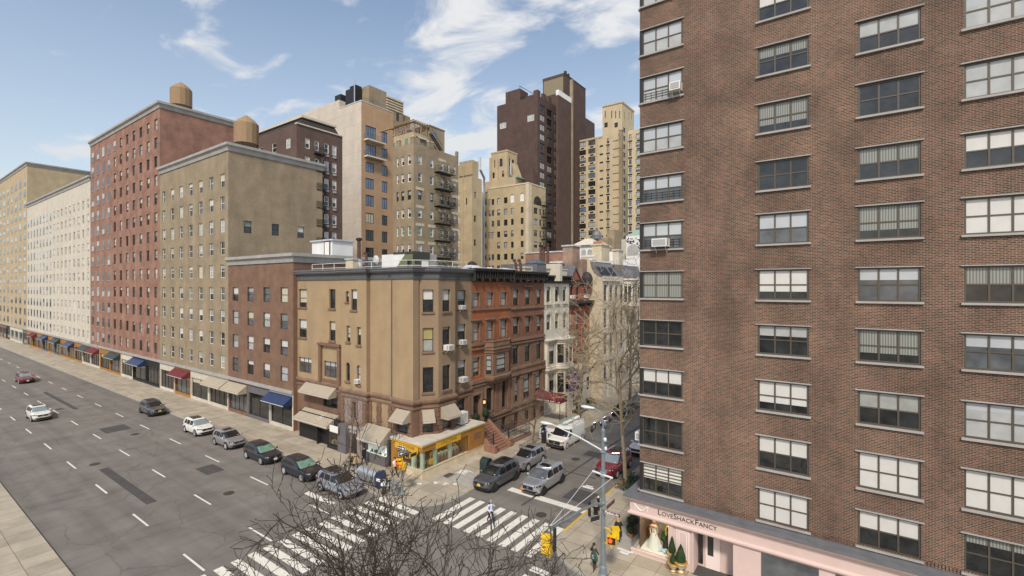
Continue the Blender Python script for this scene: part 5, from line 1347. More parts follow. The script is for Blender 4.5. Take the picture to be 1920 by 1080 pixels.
mb = MB()
for a in (-3.8, -.5, 2.8): mb.box(a, a + 2.6, 28.47, 28.497, .5, 2.5)
mb.build('pane', 'pane_mid', sf)
mb = MB(); mb.box(LX + .12, vx1 - .02, 28.56, 28.57, .44, 2.61); mb.box(LX + .09, LX + .1, 28.6, 32.15, .44, 2.61); mb.build('pane', 'shop_glass', sf)
mb = MB(); mb.box(LX + .1, vx1, 28.6, 32.2, .36, .41); mb.build('display_floor', 'display_white', sf)
mb = MB(); mb.box(LX + .14, LX + .24, 30.2, 30.3, .44, 2.6); mb.box(LX + .12, LX + .26, 28.62, 30.2, .415, .52); mb.build('mullion', 'pink', sf)
mb = MB(); mb.box(LX + .6, vx1 + .0, 30.6, 30.7, .42, 2.62); mb.box(vx1 - .06, vx1 - .01, 28.8, 30.6, .42, 2.62); mb.build('back_wall', 'shop_back', sf)
mb = MB(); mb.box(LX + .3, vx1 - .1, 28.9, 29.2, 2.55, 2.6); mb.box(LX + .3, vx1 - .1, 29.9, 30.2, 2.55, 2.6); mb.build('bay_fill', 'shop_lamp', sf)  # added glowing panels over the boutique display
B.done()
ac_unit(FB, FB.a(1241), 19.2, .9, .48, .55, label='large louvred air conditioner in a brick corner window halfway up'); ac_unit(FB, FB.a(1269.5), 28.4, .62, .48, .5, label='boxy white air conditioner high up in a brick corner window')
ac_unit(FBs, 14.4, 6.98, .7, .5, .5, label='white air conditioner on the side street face of the brick building')
# mannequins and plants in the boutique window
def mannequin(x, y, z, lab, dress, bust, h=1.75, arm=True):
    t = thing('mannequin', lab, 'mannequin', (x, y, z))
    mb = MB(); mb.lathe([(.11, .92), (.13, 1.05), (.11, 1.15), (.16, 1.32), (.17, 1.4), (.05, 1.46), (.045, 1.53), (.08, 1.58), (.09, 1.66), (.075, 1.74), (.02, 1.79)], (x, y, z), 14); mb.build('body', bust, t, smooth=True)
    mb = MB(); rings = []
    for r, hh in ((.42, 0), (.38, .2), (.3, .5), (.2, .8), (.13, 1.02), (.155, 1.15), (.18, 1.33), (.12, 1.4)):
        rings.append([(x + (r + .04 * r * 4 * math.sin(6 * a_) * (1 - hh / 1.4)) * math.cos(a_), y + r * .85 * math.sin(a_), z + hh) for a_ in [2 * PI * k / 36 for k in range(36)]])
    mb.loft(rings, True, True, True); mb.build('dress', dress, t, smooth=True)
    mb = MB()
    for s_ in (-1, 1): mb.tube([(x + s_ * .17, y, z + 1.38), (x + s_ * .25, y - .03, z + 1.12), (x + s_ * .17, y - .2, z + .95)], [.05, .042, .03], 7); mb.ball((x + s_ * .16, y - .23, z + .93), .035, .05, .035)
    mb.build('arm', bust, t, smooth=True)
mannequin(FL.a(1218), 29.35, .42, 'pale mannequin in a long white dress in the boutique window', 'dress_white', 'skin')
mannequin(FL.a(1244), 29.75, .42, 'mannequin in a dark dress with ochre top at the back of the boutique window', 'green_dark', 'shop_yellow')
bush((FL.a(1236), 29.9, 1.0), .4, 260, 'leaf_mid', 'window_plant', None, 1.4); setp(bpy.context.scene.objects['window_plant'], 'leafy green plant behind the mannequins in the boutique window', 'plant')
bush((FL.a(1204), 30.2, .9), .38, 260, 'leaf_autumn', 'dried_flowers', None, 1.5); setp(bpy.context.scene.objects['dried_flowers'], 'rust and gold dried flower bunch at the left of the boutique window', 'flowers')
mb = MB()
for k in range(7): x = FL.a(1232) + R.uniform(-.15, .5); mb.ball((x, 28.95 + R.uniform(0, .35), .42 + R.uniform(.05, .22)), R.uniform(.08, .15), None, .09, 8, 5)
setp(mb.build('fabric_pile', 'cloth_blueshirt'), 'rumpled pale blue fabric in a basket at the white dress hem', 'fabric')
# topiary in urns on the sidewalk
def cone_topiary(x, y, z, r, h, par):
    mb = MB()
    for k in range(900):
        t_ = R.random() ** .7; a = R.uniform(0, 2 * PI); rr = r * (1 - t_) ** .75 * min(1, .55 + t_ * 4) * R.uniform(.85, 1.06)
        q = Vector((x + rr * math.cos(a), y + rr * math.sin(a), z + t_ * h)); u = Vector((R.gauss(0, 1), R.gauss(0, 1), R.gauss(0, 1))).normalized(); v = u.orthogonal().normalized(); l = R.uniform(.02, .042)
        mb.face([q - u * l, q + v * l * .6, q + u * l, q - v * l * .6])
    mb.lathe([(r * .5, 0), (r * .82, h * .12), (r * .7, h * .45), (r * .35, h * .78), (.01, h * .97)], (x, y, z), 10)
    mb.build('foliage', 'leaf_dark', par)
def urn(x, y, z, s, par, mat='urn_stone'):
    mb = MB(); mb.lathe([(.17 * s, 0), (.17 * s, .05 * s), (.07 * s, .12 * s), (.08 * s, .2 * s), (.2 * s, .3 * s), (.25 * s, .46 * s), (.3 * s, .5 * s), (.29 * s, .55 * s), (.22 * s, .54 * s)], (x, y, z), 16); o = mb.build('urn', mat, par, smooth=True)
    mb = MB(); mb.lathe([(.305 * s, .485 * s), (.325 * s, .52 * s), (.305 * s, .555 * s), (.28 * s, .55 * s)], (x, y, z), 16); mb.build('gilt_rim', 'gold', o); mb = MB(); mb.lathe([(.19 * s, .04 * s), (.2 * s, .08 * s)], (x, y, z), 12); mb.build('gilt_foot', 'gold', o)
    mb = MB(); mb.lathe([(.27 * s, .52 * s), (.02, .535 * s)], (x, y, z), 12); mb.build('soil', 'soil', o)
g1 = (FL.a(1260.5) + .05, 28.3); t = thing('topiary_urn', 'slender cone topiary in a gilt urn set on a wooden crate', 'topiary', (*g1, .13))
urn(*g1, .55, .95, t); cone_topiary(*g1, 1.05, .24, .95, t)
mb = MB(); mb.box(g1[0] - .28, g1[0] + .28, g1[1] - .25, g1[1] + .25, .135, .545); setp(mb.build('wooden_crate', 'wood_crate'), 'wooden crate under the slender cone topiary', 'crate')
g2 = (FL.a(1279.5) + .02, 28.1); t = thing('topiary_urn', 'broad teardrop topiary in a tall gilt urn, rightmost by the pink door', 'topiary', (*g2, .13)); urn(*g2, .13, 1.25, t); cone_topiary(*g2, .8, .34, 1.0, t)
g3 = (FL.a(1268) - .02, 27.95); t = thing('topiary_urn', 'small dark topiary in a white and gold pot in front of the other two', 'topiary', (*g3, .13)); urn(*g3, .13, .95, t); cone_topiary(*g3, .64, .2, .68, t)
for (px, py, s_, lab) in ((1186, 1000, 1.0, 'round dark bush in a terracotta pot at the boutique corner'), (1183, 1008, .7, 'low dark shrub in a small pot left of the boutique corner bush')):
    p = ground(px, py, .13); t = thing('potted_bush', lab, 'bush', p)
    mb = MB(); mb.lathe([(.2 * s_, 0), (.3 * s_, .35 * s_), (.36 * s_, .42 * s_), (.3 * s_, .42 * s_)], p, 12); mb.build('pot', 'terracotta', t); bush((p.x, p.y, p.z + .85 * s_), .42 * s_, 420, par=t)
# ------------------------------------------------------------------ apartment towers behind
class Tower(Bld):
    """left face looks at the avenue (-y), right face at the side street (+x); corner found by distance"""
    def setup(s, pxc, pyc, dep):
        c = atdepth(pxc, pyc, dep); s.x, s.y, s.zt = c.x, c.y, c.z; s.L, s.R = FY(c.y), FX(c.x); s.dep = dep; return s
    def rows(s, F, px, ys, hpx):
        return [(F.z(px, y + hpx), F.z(px, y)) for y in ys]
def grid(F, cols, rows, **o):
    return [(F.a(a), F.a(b), z0, z1, o) for a, b in cols for z0, z1 in rows]
def crenel(mb, F, a0, a1, z, w, h, d=-.4):
    n = max(1, int((a1 - a0) / (2 * w))); w = (a1 - a0) / (2 * n + 1)
    for k in range(n + 1): mb.fbox(F, a0 + 2 * k * w, a0 + (2 * k + 1) * w, z, z + h, d, 0)
MIX = [('pane_dark', 3), ('pane_mid', 3), ('pane_pale', 1)]
def ypitch(y0, p, n): return [y0 + p * k for k in range(n)]

# T1 dark brown brick at the left edge
T = Tower('brown_apartment_house', 'dark brown brick apartment house with white windows at the left edge', 'apartment house', (-66, 45, 0), ['brick_brown']).setup(642, 257, 79)
xw = T.x; F = FX(xw); a1 = T.y; a0 = F.a(556)
rw = [(F.z(626, y + 18), F.z(626, y)) for y in ypitch(273, 32.6, 7)]
w = grid(F, [(622.5, 631), (608, 616.5), (590, 598), (572, 581)], rw, fm='frame_white', fw=.11, glass=MIX, dp=.1)
T.face(F, a0, a1, 0, T.zt, w, 'brick_brown')
Fl = FY(a0); wl = [(xw - 3.0 - k * 4.2, xw - 1.7 - k * 4.2, z0, z1, dict(fm='frame_white', fw=.1, glass=MIX, dp=.1)) for k in range(5) for z0, z1 in rw]
T.face(Fl, xw - 24, xw, 0, T.zt, wl, 'brick_brown'); T.face(Fr((xw, a1), (-1, 0)), 0, 24, 0, T.zt, [], 'brick_brown')
mb = MB(); zt2 = F.z(637, 236); mb.loft([[(xw - .3, a0 + .3, T.zt), (xw - .3, a1 - .2, T.zt), (xw - 20, a1 - .2, T.zt), (xw - 20, a0 + .3, T.zt)], [(xw - 1.6, a0 + 2, zt2), (xw - 1.6, a1 - .4, zt2), (xw - 18, a1 - .4, zt2), (xw - 18, a0 + 2, zt2)]], True, True, True); T.part('mansard', mb, 'iron_rust')
mb = MB(); mb.box(xw - 20, xw - 1.2, a0 + 1.6, a1 - .3, zt2 + .003, zt2 + .35); mb.box(xw - .5, xw + .15, a0, a1, T.zt + .003, T.zt + .2); T.part('coping', mb, 'stone_light')
fire_escape(T.root, F, F.a(588), F.a(607), [rw[k][0] - .5 for k in (6, 5, 4, 3, 2, 1, 0)], .9)
for z0, z1 in rw:
    for px in (624, 610): mb = MB(); mb.fbox(F, F.a(px), F.a(px + 6), z0 - .55, z0 - .2, -.02, .12); T.part('air_vent', mb, 'plastic_grey')
T.done()

# T2 cream and orange slab
T = Tower('orange_cream_tower', 'slab tower with a blank cream side and an orange panelled front with two balconies', 'tower', (-60, 63, 0), ['panel_cream', 'panel_orange']).setup(677.5, 189, 104)
x, y = T.x, T.y; aR = T.R.a(737)
T.face(T.L, T.L.a(540), x, 0, T.zt, [], 'panel_cream')
r1 = [(235.5, 262, 1), (270, 293, 1), (304, 322.5, 0), (334, 354, 0), (365.5, 386.5, 0), (399, 418, 0), (431, 451.5, 0), (464, 484, 0)]
r2 = [(248, 269), (279, 296), (311, 330.5), (340.5, 361), (371.5, 392), (404, 423), (434.5, 455), (467.5, 486)]
w = []
for (ya, yb, bal), (yc, yd) in zip(r1, r2):
    z1, z0 = T.R.z(690, ya), T.R.z(690, yb); i_ = r1.index((ya, yb, bal)); gl = 'pane_blue' if i_ < 5 else 'pane_dark'
    w.append((T.R.a(685.5), T.R.a(705 - (0 if bal else 4)), z0, z1, dict(style='c4' if bal else 'c3', glass=gl, blind=0 if i_ != 5 else 1, bmat='blind_cream', fw=.12, dp=.12)))
    z1, z0 = T.R.z(722, yc), T.R.z(722, yd); w.append((T.R.a(716), T.R.a(726.5), z0, z1, dict(style='c2', glass=gl, blind=0, fw=.12, dp=.12)))
T.face(T.R, y, aR, 0, T.zt, w, 'panel_orange')
for (ya, yb, bal) in r1[:2]:
    zb = T.R.z(690, yb) - .05; a0, a1 = T.R.a(682.5), T.R.a(717.5); mb = MB(); mb.fbox(T.R, a0, a1, zb - .35, zb, .01, 1.3); bl = T.part('balcony', mb, 'stone_light')
    mb = MB(); 
    fence_run(mb, T.R.P(a0 + .05, zb, 1.22), T.R.P(a1 - .05, zb, 1.22), 1.1, .16); fence_run(mb, T.R.P(a0 + .05, zb, .05), T.R.P(a0 + .05, zb, 1.22), 1.1, .2); fence_run(mb, T.R.P(a1 - .05, zb, .05), T.R.P(a1 - .05, zb, 1.22), 1.1, .2); mb.build('railing', 'iron', bl)
T.face(Fr((x, aR), (-1, 0)), 0, 30, 0, T.zt, [], 'panel_cream'); T.roof([(x - 30, y), (x, y), (x, aR), (x - 30, aR)], T.zt - .3)
mb = MB(); mb.sweep([(T.L.a(636), y), (x, y), (x, aR)], [(0, T.zt), (.06, T.zt), (.06, T.zt + .22), (-.35, T.zt + .22), (-.35, T.zt)]); T.part('coping', mb, 'roof_silver')
# raised cream part on the left and roof plant
mb = MB(); zl = T.L.z(636, 187); mb.box(T.L.a(540), T.L.a(636), y - .01, y + 8, T.zt - 2, zl); T.part('parapet', mb, 'panel_cream')
Lb = FY(y + 3.5); 
mb = MB(); mb.box(Lb.a(671), Lb.a(692), y + 3.5, y + 8.5, T.zt - .3, Lb.z(690, 160)); T.part('machine_room', mb, 'brick_greybeige')
mb = MB()
for a, b, yt in ((641, 652, 185), (661, 669, 175), (669, 680, 168)): mb.box(Lb.a(a), Lb.a(b), y + 1.6, y + 3.2, T.zt - .3, Lb.z(a, yt))
T.part('cooling_unit', mb, 'iron')
mb = MB()
for px in (653, 656, 659): mb.tube([(Lb.a(px), y + 1.3, T.zt), (Lb.a(px), y + 1.3, T.zt + 2.0)], .16, 6)
mb.tube([(Lb.a(682), y + 1, T.zt), (Lb.a(682), y + 1, Lb.z(682, 158))], .14, 6); T.part('vent', mb, 'galv')
mb = MB(); fence_run(mb, (x - .4, y + .8, T.zt), (x - .4, aR - .2, T.zt), 1.2, .35); T.part('roof_railing', mb, 'iron'); T.done()
mb = MB()
# T3b plain beige block behind
T = Tower('beige_roof_block', 'plain beige block with a ribbed cornice rising behind the orange tower', 'building', (-70, 90, 0), ['brick_greybeige']).setup(726, 180, 135)
T.face(T.L, T.L.a(700), T.x, 0, T.zt, [], 'brick_greybeige'); aR = T.R.a(756); z0, z1 = T.R.z(742, 226), T.R.z(742, 211)
T.face(T.R, T.y, aR, 0, T.zt, [(T.R.a(743), T.R.a(748.5), z0, z1, dict(blind=0))], 'brick_greybeige'); T.roof([(T.L.a(700), T.y), (T.x, T.y), (T.x, aR), (T.L.a(700), aR)], T.zt - .3)
mb = MB()
for k in range(4): z = T.zt - 1.2 - k * .75; mb.sweep([(T.L.a(700), T.y), (T.x, T.y), (T.x, aR)], [(0, z), (.15, z), (.15, z + .35), (0, z + .35)])
mb.sweep([(T.L.a(700), T.y), (T.x, T.y), (T.x, aR)], [(0, T.zt - .4), (.25, T.zt - .4), (.25, T.zt + .1), (-.3, T.zt + .1)]); T.part('cornice', mb, 'stone_cream')
mb = MB(); mb.fbox(T.R, aR + .0, aR + 3.2, T.R.z(758, 240), T.R.z(758, 214), -6, -.5); T.part('stair_tower', mb, 'brick_greybeige'); T.done()

# T3 grey-beige with zigzag fire escape
T = Tower('fire_escape_house', 'grey-beige brick apartment house with a black zigzag fire escape and roof pergola', 'apartment house', (-50, 63, 0), ['brick_greybeige']).setup(776, 267, 80)
x, y = T.x, T.y; aR = T.R.a(859.5); rowsR = [(T.R.z(788, yy + 17.5), T.R.z(788, yy)) for yy in (291, 323.6, 357, 390.5, 424, 457.5, 491)]
rl = [(T.L.z(767, yy + 17.5), T.L.z(767, yy)) for yy in (291, 323.6, 357, 390.5, 424, 457.5, 491)]
G3 = [('pane_dark', 3), ('pane_green', 2), ('pane_mid', 1)]
w = []
for i, (z0, z1) in enumerate(rowsR):
    g = 'pane_green' if i == 4 else ('pane_dark' if i in (2, 3) else 'pane_mid'); fmm = 'frame_dark' if i == 2 else 'frame_white'
    for a, b in ((784, 791.3), (806.7, 813.2), (826, 832), (838.5, 843), (850.5, 854.6)): w.append((T.R.a(a), T.R.a(b), z0, z1, dict(fm=fmm, fw=.13, glass=g, blind=pick([(0, 2), (.5, 3), (.8, 1)]), bmat='pane_green' if i in (4,) else 'pane_pale')))
T.face(T.R, y, aR, 0, T.zt, w, 'brick_greybeige')
wl = []
for i, (z0, z1) in enumerate(rl):
    g = 'pane_green' if i == 4 else 'pane_dark'
    for a, b in ((743.3, 747.3), (752, 757.8), (764, 770.5)): wl.append((T.L.a(a), T.L.a(b), z0, z1, dict(fm='frame_dark' if i == 2 else 'frame_white', fw=.13, glass=g, blind=.5, bmat='pane_green' if i == 4 else 'pane_pale')))
T.face(T.L, T.L.a(737), x, 0, T.zt, wl, 'brick_greybeige'); T.face(Fr((x, aR), (-1, 0)), 0, 14, 0, T.zt, [], 'brick_greybeige'); T.roof([(T.L.a(737), y), (x, y), (x, aR), (T.L.a(737), aR)], T.zt - .9)
mb = MB(); L2 = T.L
for F, a0, a1 in ((T.L, L2.a(743), L2.a(749)), (T.L, L2.a(769), x), (T.R, y + .41, y + 1.4), (T.R, T.R.a(804), T.R.a(813)), (T.R, T.R.a(856), aR)): mb.fbox(F, a0, a1, T.zt + .004, T.zt + 1.0, -.4, .02)
T.part('parapet', mb, 'brick_greybeige')
mb = MB()
for F, a0, a1 in ((T.L, L2.a(743), L2.a(749)), (T.L, L2.a(769), x), (T.R, T.R.a(804), T.R.a(813))): mb.fbox(F, a0 - .05, a1 + .05, T.zt + 1.004, T.zt + 1.16, -.45, .08)
for F, a, z in [(T.R, T.R.a(a_), rowsR[i][1]) for i in range(7) for a_ in (787.6, 810, 829, 852.5)]: mb.fbox(F, a - .95, a + .95, z + .02, z + .5, -.02, .035) if R.random() < .55 else None
T.part('pale_repair', mb, 'stone_cream')
fire_escape(T.root, T.R, T.R.a(814), T.R.a(845), [rowsR[k][0] - .55 for k in range(6, -1, -1)], 1.2, stair=-1)
# penthouse, pergola, right stair block
P_ = atdepth(775, 247, 85); Fp, Gp = FY(P_.y), FX(P_.x); zp = P_.z
mb = MB(); PE = Gp.a(803); mb.box(Fp.a(738), P_.x, P_.y, PE, T.zt - 1, zp); ph = T.part('penthouse', mb, 'brick_beige')
mb = MB(); mb.fbox(Fp, Fp.a(759.5), Fp.a(765), zp - 3.6, zp - .9, -.02, .04); mb.fbox(Fp, Fp.a(738), Fp.a(741), zp - 3.4, zp - 1.1, -.02, .04); mb.build('door', 'pane_green', ph)
mb = MB(); mb.fbox(Gp, Gp.a(783), Gp.a(794), zp - 3.4, zp - 1.4, -.02, .05); mb.build('window', 'pane_sky', ph)
mb = MB(); mb.face([Gp.P(P_.y + .5, zp - .5, .02), Gp.P(Gp.a(799), zp - .5, .02), Gp.P(Gp.a(799), zp - 1.2, 1.1), Gp.P(P_.y + .5, zp - 1.2, 1.1)]); mb.build('awning', 'stone_grey', ph)
mb = MB(); zq = Fp.z(775, 229)
for a in (Fp.a(738), Fp.a(742), Fp.a(758), P_.x - .2):
    for yy in (P_.y + .2, (P_.y + PE) / 2, PE - .5): mb.box(a, a + .22, yy, yy + .22, zp, zq)
for yy in (P_.y + .1, PE - .4): mb.box(Fp.a(710), P_.x + .3, yy, yy + .3, zq + .003, zq + .3)
for k in range(int((PE - P_.y) / .55) + 1): yy = P_.y - .2 + k * .55; mb.box(Fp.a(738), P_.x + .4, yy, yy + .12, zq + .305, zq + .45)
for a in (P_.x - .25, Fp.a(730)): mb.box(a, a + .26, P_.y, PE, zq + .01, zq + .29)
mb.build('pergola', 'wood_crate', ph)
mb = MB(); fence_run(mb, (Fp.a(738), P_.y + .15, zp), (P_.x - .1, P_.y + .15, zp), 1.2, .3); fence_run(mb, (P_.x - .1, P_.y + .15, zp), (P_.x - .1, PE, zp), 1.2, .3); mb.build('railing', 'galv', ph)
Q_ = atdepth(805, 235.6, 88); Fq, Gq = FY(Q_.y), FX(Q_.x); aq = Gq.a(833.5)
mb = MB(); mb.box(Q_.x - 4, Q_.x, Q_.y, aq, T.zt - 1, Q_.z); mb.box(Q_.x - 4.1, Q_.x + .1, Q_.y - .1, aq + .1, Q_.z + .003, Q_.z + .2); sb = T.part('stair_block', mb, 'brick_greybeige')
mb = MB(); mb.fbox(Gq, Gq.a(812), Gq.a(818), Gq.z(815, 261), Gq.z(815, 246), -.02, .05); mb.build('window', 'pane_blue', sb)
mb = MB()
for off in (.4, 1.0): mb.tube([Gq.P(Gq.a(802), Gq.z(803, 253), off), Gq.P(Gq.a(822), Gq.z(822, 283), off)], .09, 4); mb.tube([Gq.P(Gq.a(802), Gq.z(803, 253) + .9, off), Gq.P(Gq.a(822), Gq.z(822, 283) + .9, off)], .04, 4)
for k in range(14): f = k / 13; p0 = Gq.P(Gq.a(802), Gq.z(803, 253), .4).lerp(Gq.P(Gq.a(822), Gq.z(822, 283), .4), f); mb.box(p0.x, p0.x + .6, p0.y - .15, p0.y + .15, p0.z - .03, p0.z + .03)
mb.build('roof_stair', 'iron', sb); T.done()

# T4 beige brick with a church-like roof tower
T = Tower('beige_castle_house', 'beige brick apartment house with a buttressed block and an arched belfry-like roof tower', 'apartment house', (-50, 105, 0), ['brick_beige']).setup(991, 344, 123)
x, y = T.x, T.y; aR = T.R.a(1023); xl = T.L.a(914)
ys_ = (367.3, 388.6, 408.5, 431, 451.5, 474.3, 495); rr = [(T.L.z(985, yy + 11.5), T.L.z(985, yy)) for yy in (365, 387, 408, 430, 451.5, 474, 496)]
cols = [(916, 920), (921.7, 926.4), (932, 937.6), (944.8, 951.3), (957.9, 963), (976.2, 981.5)]
w = []
for i, (z0, z1) in enumerate(rr):
    for j, (a, b) in enumerate(cols):
        if i == 0 and j > 3: w.append((T.L.a(a) - .2, T.L.a(b) + .2, z0, z1 + .6, dict(blind=1, bmat='white_wall', arch=.5, fm='frame_white'))); continue
        if (i, j) in ((4, 0), (2, 0), (4, 1)): continue
        w.append((T.L.a(a), T.L.a(b), z0, z1, dict(glass=MIX, fw=.1, blind=pick([(0, 5), (.5, 2), (1, 1)]), bmat='pane_sky' if j == 2 else 'pane_pale', style='dh6' if j == 3 else 'dh')))
T.face(T.L, xl, x, 0, T.zt, w, 'brick_beige')
wr = [(T.R.a(1000.5), T.R.a(1016), T.R.z(1001, 383), T.R.z(1001, 366), dict(arch=1.9, style='c4r', blind=0, fw=.14))]
for i, (z0, z1) in enumerate(rr[1:]):
    for a, b in ((1001, 1008), (1011.5, 1015), (1017.5, 1020.5)): wr.append((T.R.a(a), T.R.a(b), z0, z1, dict(glass=MIX, fw=.12, style='c2' if a < 1005 else 'dh')))
T.face(T.R, y, aR, 0, T.zt, wr, 'brick_beige'); T.face(Fr((x, aR), (-1, 0)), 0, 20, 0, T.zt, [], 'brick_beige'); T.roof([(xl, y), (x, y), (x, aR), (xl, aR)], T.zt - .5)
mb = MB(); mb.fbox(T.R, y, y + 1.5, 0, T.zt - .02, -.01, .06); mb.fbox(T.L, x - .9, x + .065, 0, T.zt - .01, -.01, .07); mb.fbox(T.L, xl, x + .1, T.zt + .003, T.zt + .35, -.5, .1); mb.fbox(T.R, y + .51, aR, T.zt + .003, T.zt + .34, -.5, .1); T.part('stone_pilaster', mb, 'stone_cream')
fire_escape(T.root, T.R, T.R.a(1014), T.R.a(1023.5), [z0 - .4 for z0, _ in rr[::-1]], 1.1)
# left block and recess
c2 = atdepth(885, 306, 119); L2, R2 = FY(c2.y), FX(c2.x); z2 = c2.z
w = [(L2.a(858.6), L2.a(862), z0, z1, dict(fm='frame_white', fw=.12, glass='pane_pale')) for z0, z1 in rr[0:]]
w += [(L2.a(873.2), L2.a(876), L2.z(874, 384), L2.z(874, 371), dict(arch=.3, blind=0, style='c1', fm='frame_brown'))]
T.face(L2, L2.a(842), c2.x, 0, z2, w, 'brick_beige'); aR2 = R2.a(903.5)
T.face(R2, c2.y, aR2, 0, z2 - 3.5, [(R2.a(888.6), R2.a(892.6), z0, z1, dict(blind=pick([(0, 2), (1, 1)]), fw=.12)) for z0, z1 in (rr[0], rr[2], rr[4])], 'brick_beige')
T.face(R2, c2.y, R2.a(897), z2 - 3.5, z2, [], 'brick_beige')
T.roof([(c2.x - 16, c2.y), (c2.x, c2.y), (c2.x, aR2), (c2.x - 16, aR2)], z2 - 3.4)
R3 = FX(xl); T.face(R3, R3.a(904), y, 0, T.zt - 1, [(R3.a(905.6), R3.a(912.5), z0, z1, dict(style='c2', glass='pane_dark', blind=.2)) for z0, z1 in rr], 'brick_beige')
mb = MB(); crenel(mb, L2, L2.a(861), c2.x, z2, .25, .9); crenel(mb, R2, c2.y + .41, R2.a(897), z2, .3, .9); mb.fbox(L2, L2.a(861), c2.x + .05, z2 - 2.8, z2 - .01, -.45, .12); 
for k in range(10): a = L2.a(861) + (c2.x - L2.a(861)) * (k + .5) / 10; mb.fbox(L2, a - .12, a + .12, z2 - 2.9, z2 - .1, .12, .3)
mb.fbox(L2, L2.a(869), L2.a(870), 0, z2 - 2.9, -.02, .2); T.part('crenellation', mb, 'brick_beige')
mb = MB(); mb.tube([R3.P(R3.a(903.7), 0, .7), R3.P(R3.a(903.7), T.zt + 1.5, .7), R3.P(R3.a(902.5), T.zt + 2.6, 1.0), R2.P(R2.a(897.5), z2 - 1, .4), R2.P(R2.a(897.5), z2 + 2, .4)], .32, 6); T.part('flue', mb, 'roof_silver')
# roof tower
c3 = atdepth(951, 282, 129); L3, R3 = FY(c3.y), FX(c3.x); zt3 = c3.z; aR3 = R3.a(969.5)
wz1, wz0 = L3.z(940, 297), L3.z(940, 312); wy1, wy0 = L3.z(940, 321), L3.z(940, 332)
T.face(L3, L3.a(921), c3.x, T.zt - 2, zt3, [(L3.a(926.6), L3.a(931.2), wz0, wz1, dict(arch=.35, blind=0, style='c1')), (L3.a(936.7), L3.a(942.3), wz0, wz1, dict(arch=.4, blind=0, style='c1')), (L3.a(923.5), L3.a(927.5), wy0, wy1, dict(blind=0)), (L3.a(941), L3.a(946), wy0, wy1, dict(blind=.4))], 'brick_beige', rev=.4)
T.face(R3, c3.y, aR3, T.zt - 2, zt3, [(R3.a(953), R3.a(956.5), wz0, wz1, dict(arch=.5, blind=0, style='c1')), (R3.a(960), R3.a(964), wz0, wz1, dict(arch=.5, blind=0, style='c1'))], 'brick_beige', rev=.4)
mb = MB(); mb.prism([(L3.a(921) - .1, c3.y - .1), (c3.x + .1, c3.y - .1), (c3.x + .1, aR3 + .1), (L3.a(921) - .1, aR3 + .1)], zt3 - .2, zt3 + .25); mb.fbox(L3, L3.a(930), L3.a(935), T.zt, zt3 - 2, -.02, .4); mb.fbox(L3, c3.x - .8, c3.x + .3, T.zt, zt3 - .6, -.4, .35); mb.fbox(L3, L3.a(919), L3.a(922), T.zt, zt3 - 1.2, -.4, .4)
mb.loft([[(c3.x, aR3 - 2.5, T.zt), (c3.x + 3, aR3 - 2.5, T.zt), (c3.x + 3, aR3, T.zt), (c3.x, aR3, T.zt)], [(c3.x, aR3 - 2.5, zt3 - 3), (c3.x + .2, aR3 - 2.5, zt3 - 3), (c3.x + .2, aR3, zt3 - 3), (c3.x, aR3, zt3 - 3)]], True, True, True)
T.part('belfry', mb, 'brick_beige')
mb = MB(); mb.box(L3.a(913), c3.x + 3.5, c3.y - 1.2, aR3 + 2, T.zt - .5, T.zt + 2.3); T.part('setback_storey', mb, 'brick_beige')
mb = MB(); mb.tube([R3.P(R3.a(955), zt3 - 3, .5), R3.P(R3.a(955), T.zt + 3.8, .5), R3.P(R3.a(958), T.zt + 2.8, 1.2)], .3, 6); T.part('flue', mb, 'galv')
mb = MB(); mb.box(c3.x + .3, c3.x + 4, c3.y - 1, aR3 + .5, T.zt + 2.304, T.zt + 2.6); T.part('terrace_roof', mb, 'copper_green')
mb = MB(); p = atdepth(995, 322, 127); mb.box(p.x - 2.0, p.x + .8, p.y, p.y + 2.5, T.zt - .5, p.z); mb.box(p.x - .5, p.x + .4, p.y + .4, p.y + 1.5, p.z, p.z + .8); T.part('chimney', mb, 'brick_purple')
mb = MB(); fence_run(mb, (T.L.a(950), y + .8, T.zt), (x - .5, y + .8, T.zt), 1.1, .45); fence_run(mb, (x - .5, y + .8, T.zt), (x - .5, aR - .5, T.zt), 1.1, .45); T.part('roof_railing', mb, 'iron'); T.done()

# T5 purple-brown tower
T = Tower('purple_brown_tower', 'tall purplish brown brick tower with louvred top and a pale vertical flue', 'tower', (-50, 120, 0), ['brick_purple']).setup(1008, 178, 138)
x, y = T.x, T.y; aR = T.R.a(1046); xl = T.L.a(932)
wl = [(T.L.a(945 - 8), T.L.a(949), T.L.z(942, 241), T.L.z(942, 229.5), dict(style='c2', glass='pane_pale', blind=0, fm='frame_white', fw=.14)), (T.L.a(988.8), T.L.a(1001.5), T.L.z(995, 227), T.L.z(995, 214.5), dict(style='c2', glass='pane_pale', blind=0, fm='frame_white', fw=.14))]
T.face(T.L, xl, x, 0, T.zt, wl, 'brick_purple')
w = []
for k in range(16):
    for a, b, ya, g in ((1012.3, 1021.3, 197.5, [('pane_pale', 3), ('pane_mid', 2), ('pane_sky', 1)]), (1025.6, 1034.6, 206.3, [('pane_mid', 3), ('pane_dark', 2), ('pane_pale', 1)]), (1038.8, 1044.8, 214.5, [('pane_dark', 2), ('pane_mid', 2), ('pane_sky', .5)])):
        pit = {1012.3: 17.9, 1025.6: 17.5, 1038.8: 17.1}[a]; yy = ya + pit * k
        z1, z0 = T.R.z((a + b) / 2, yy), T.R.z((a + b) / 2, yy + 12.3); w.append((T.R.a(a), T.R.a(b), z0, z1, dict(style='c2', glass=g, blind=0, fw=.12, dp=.12)))
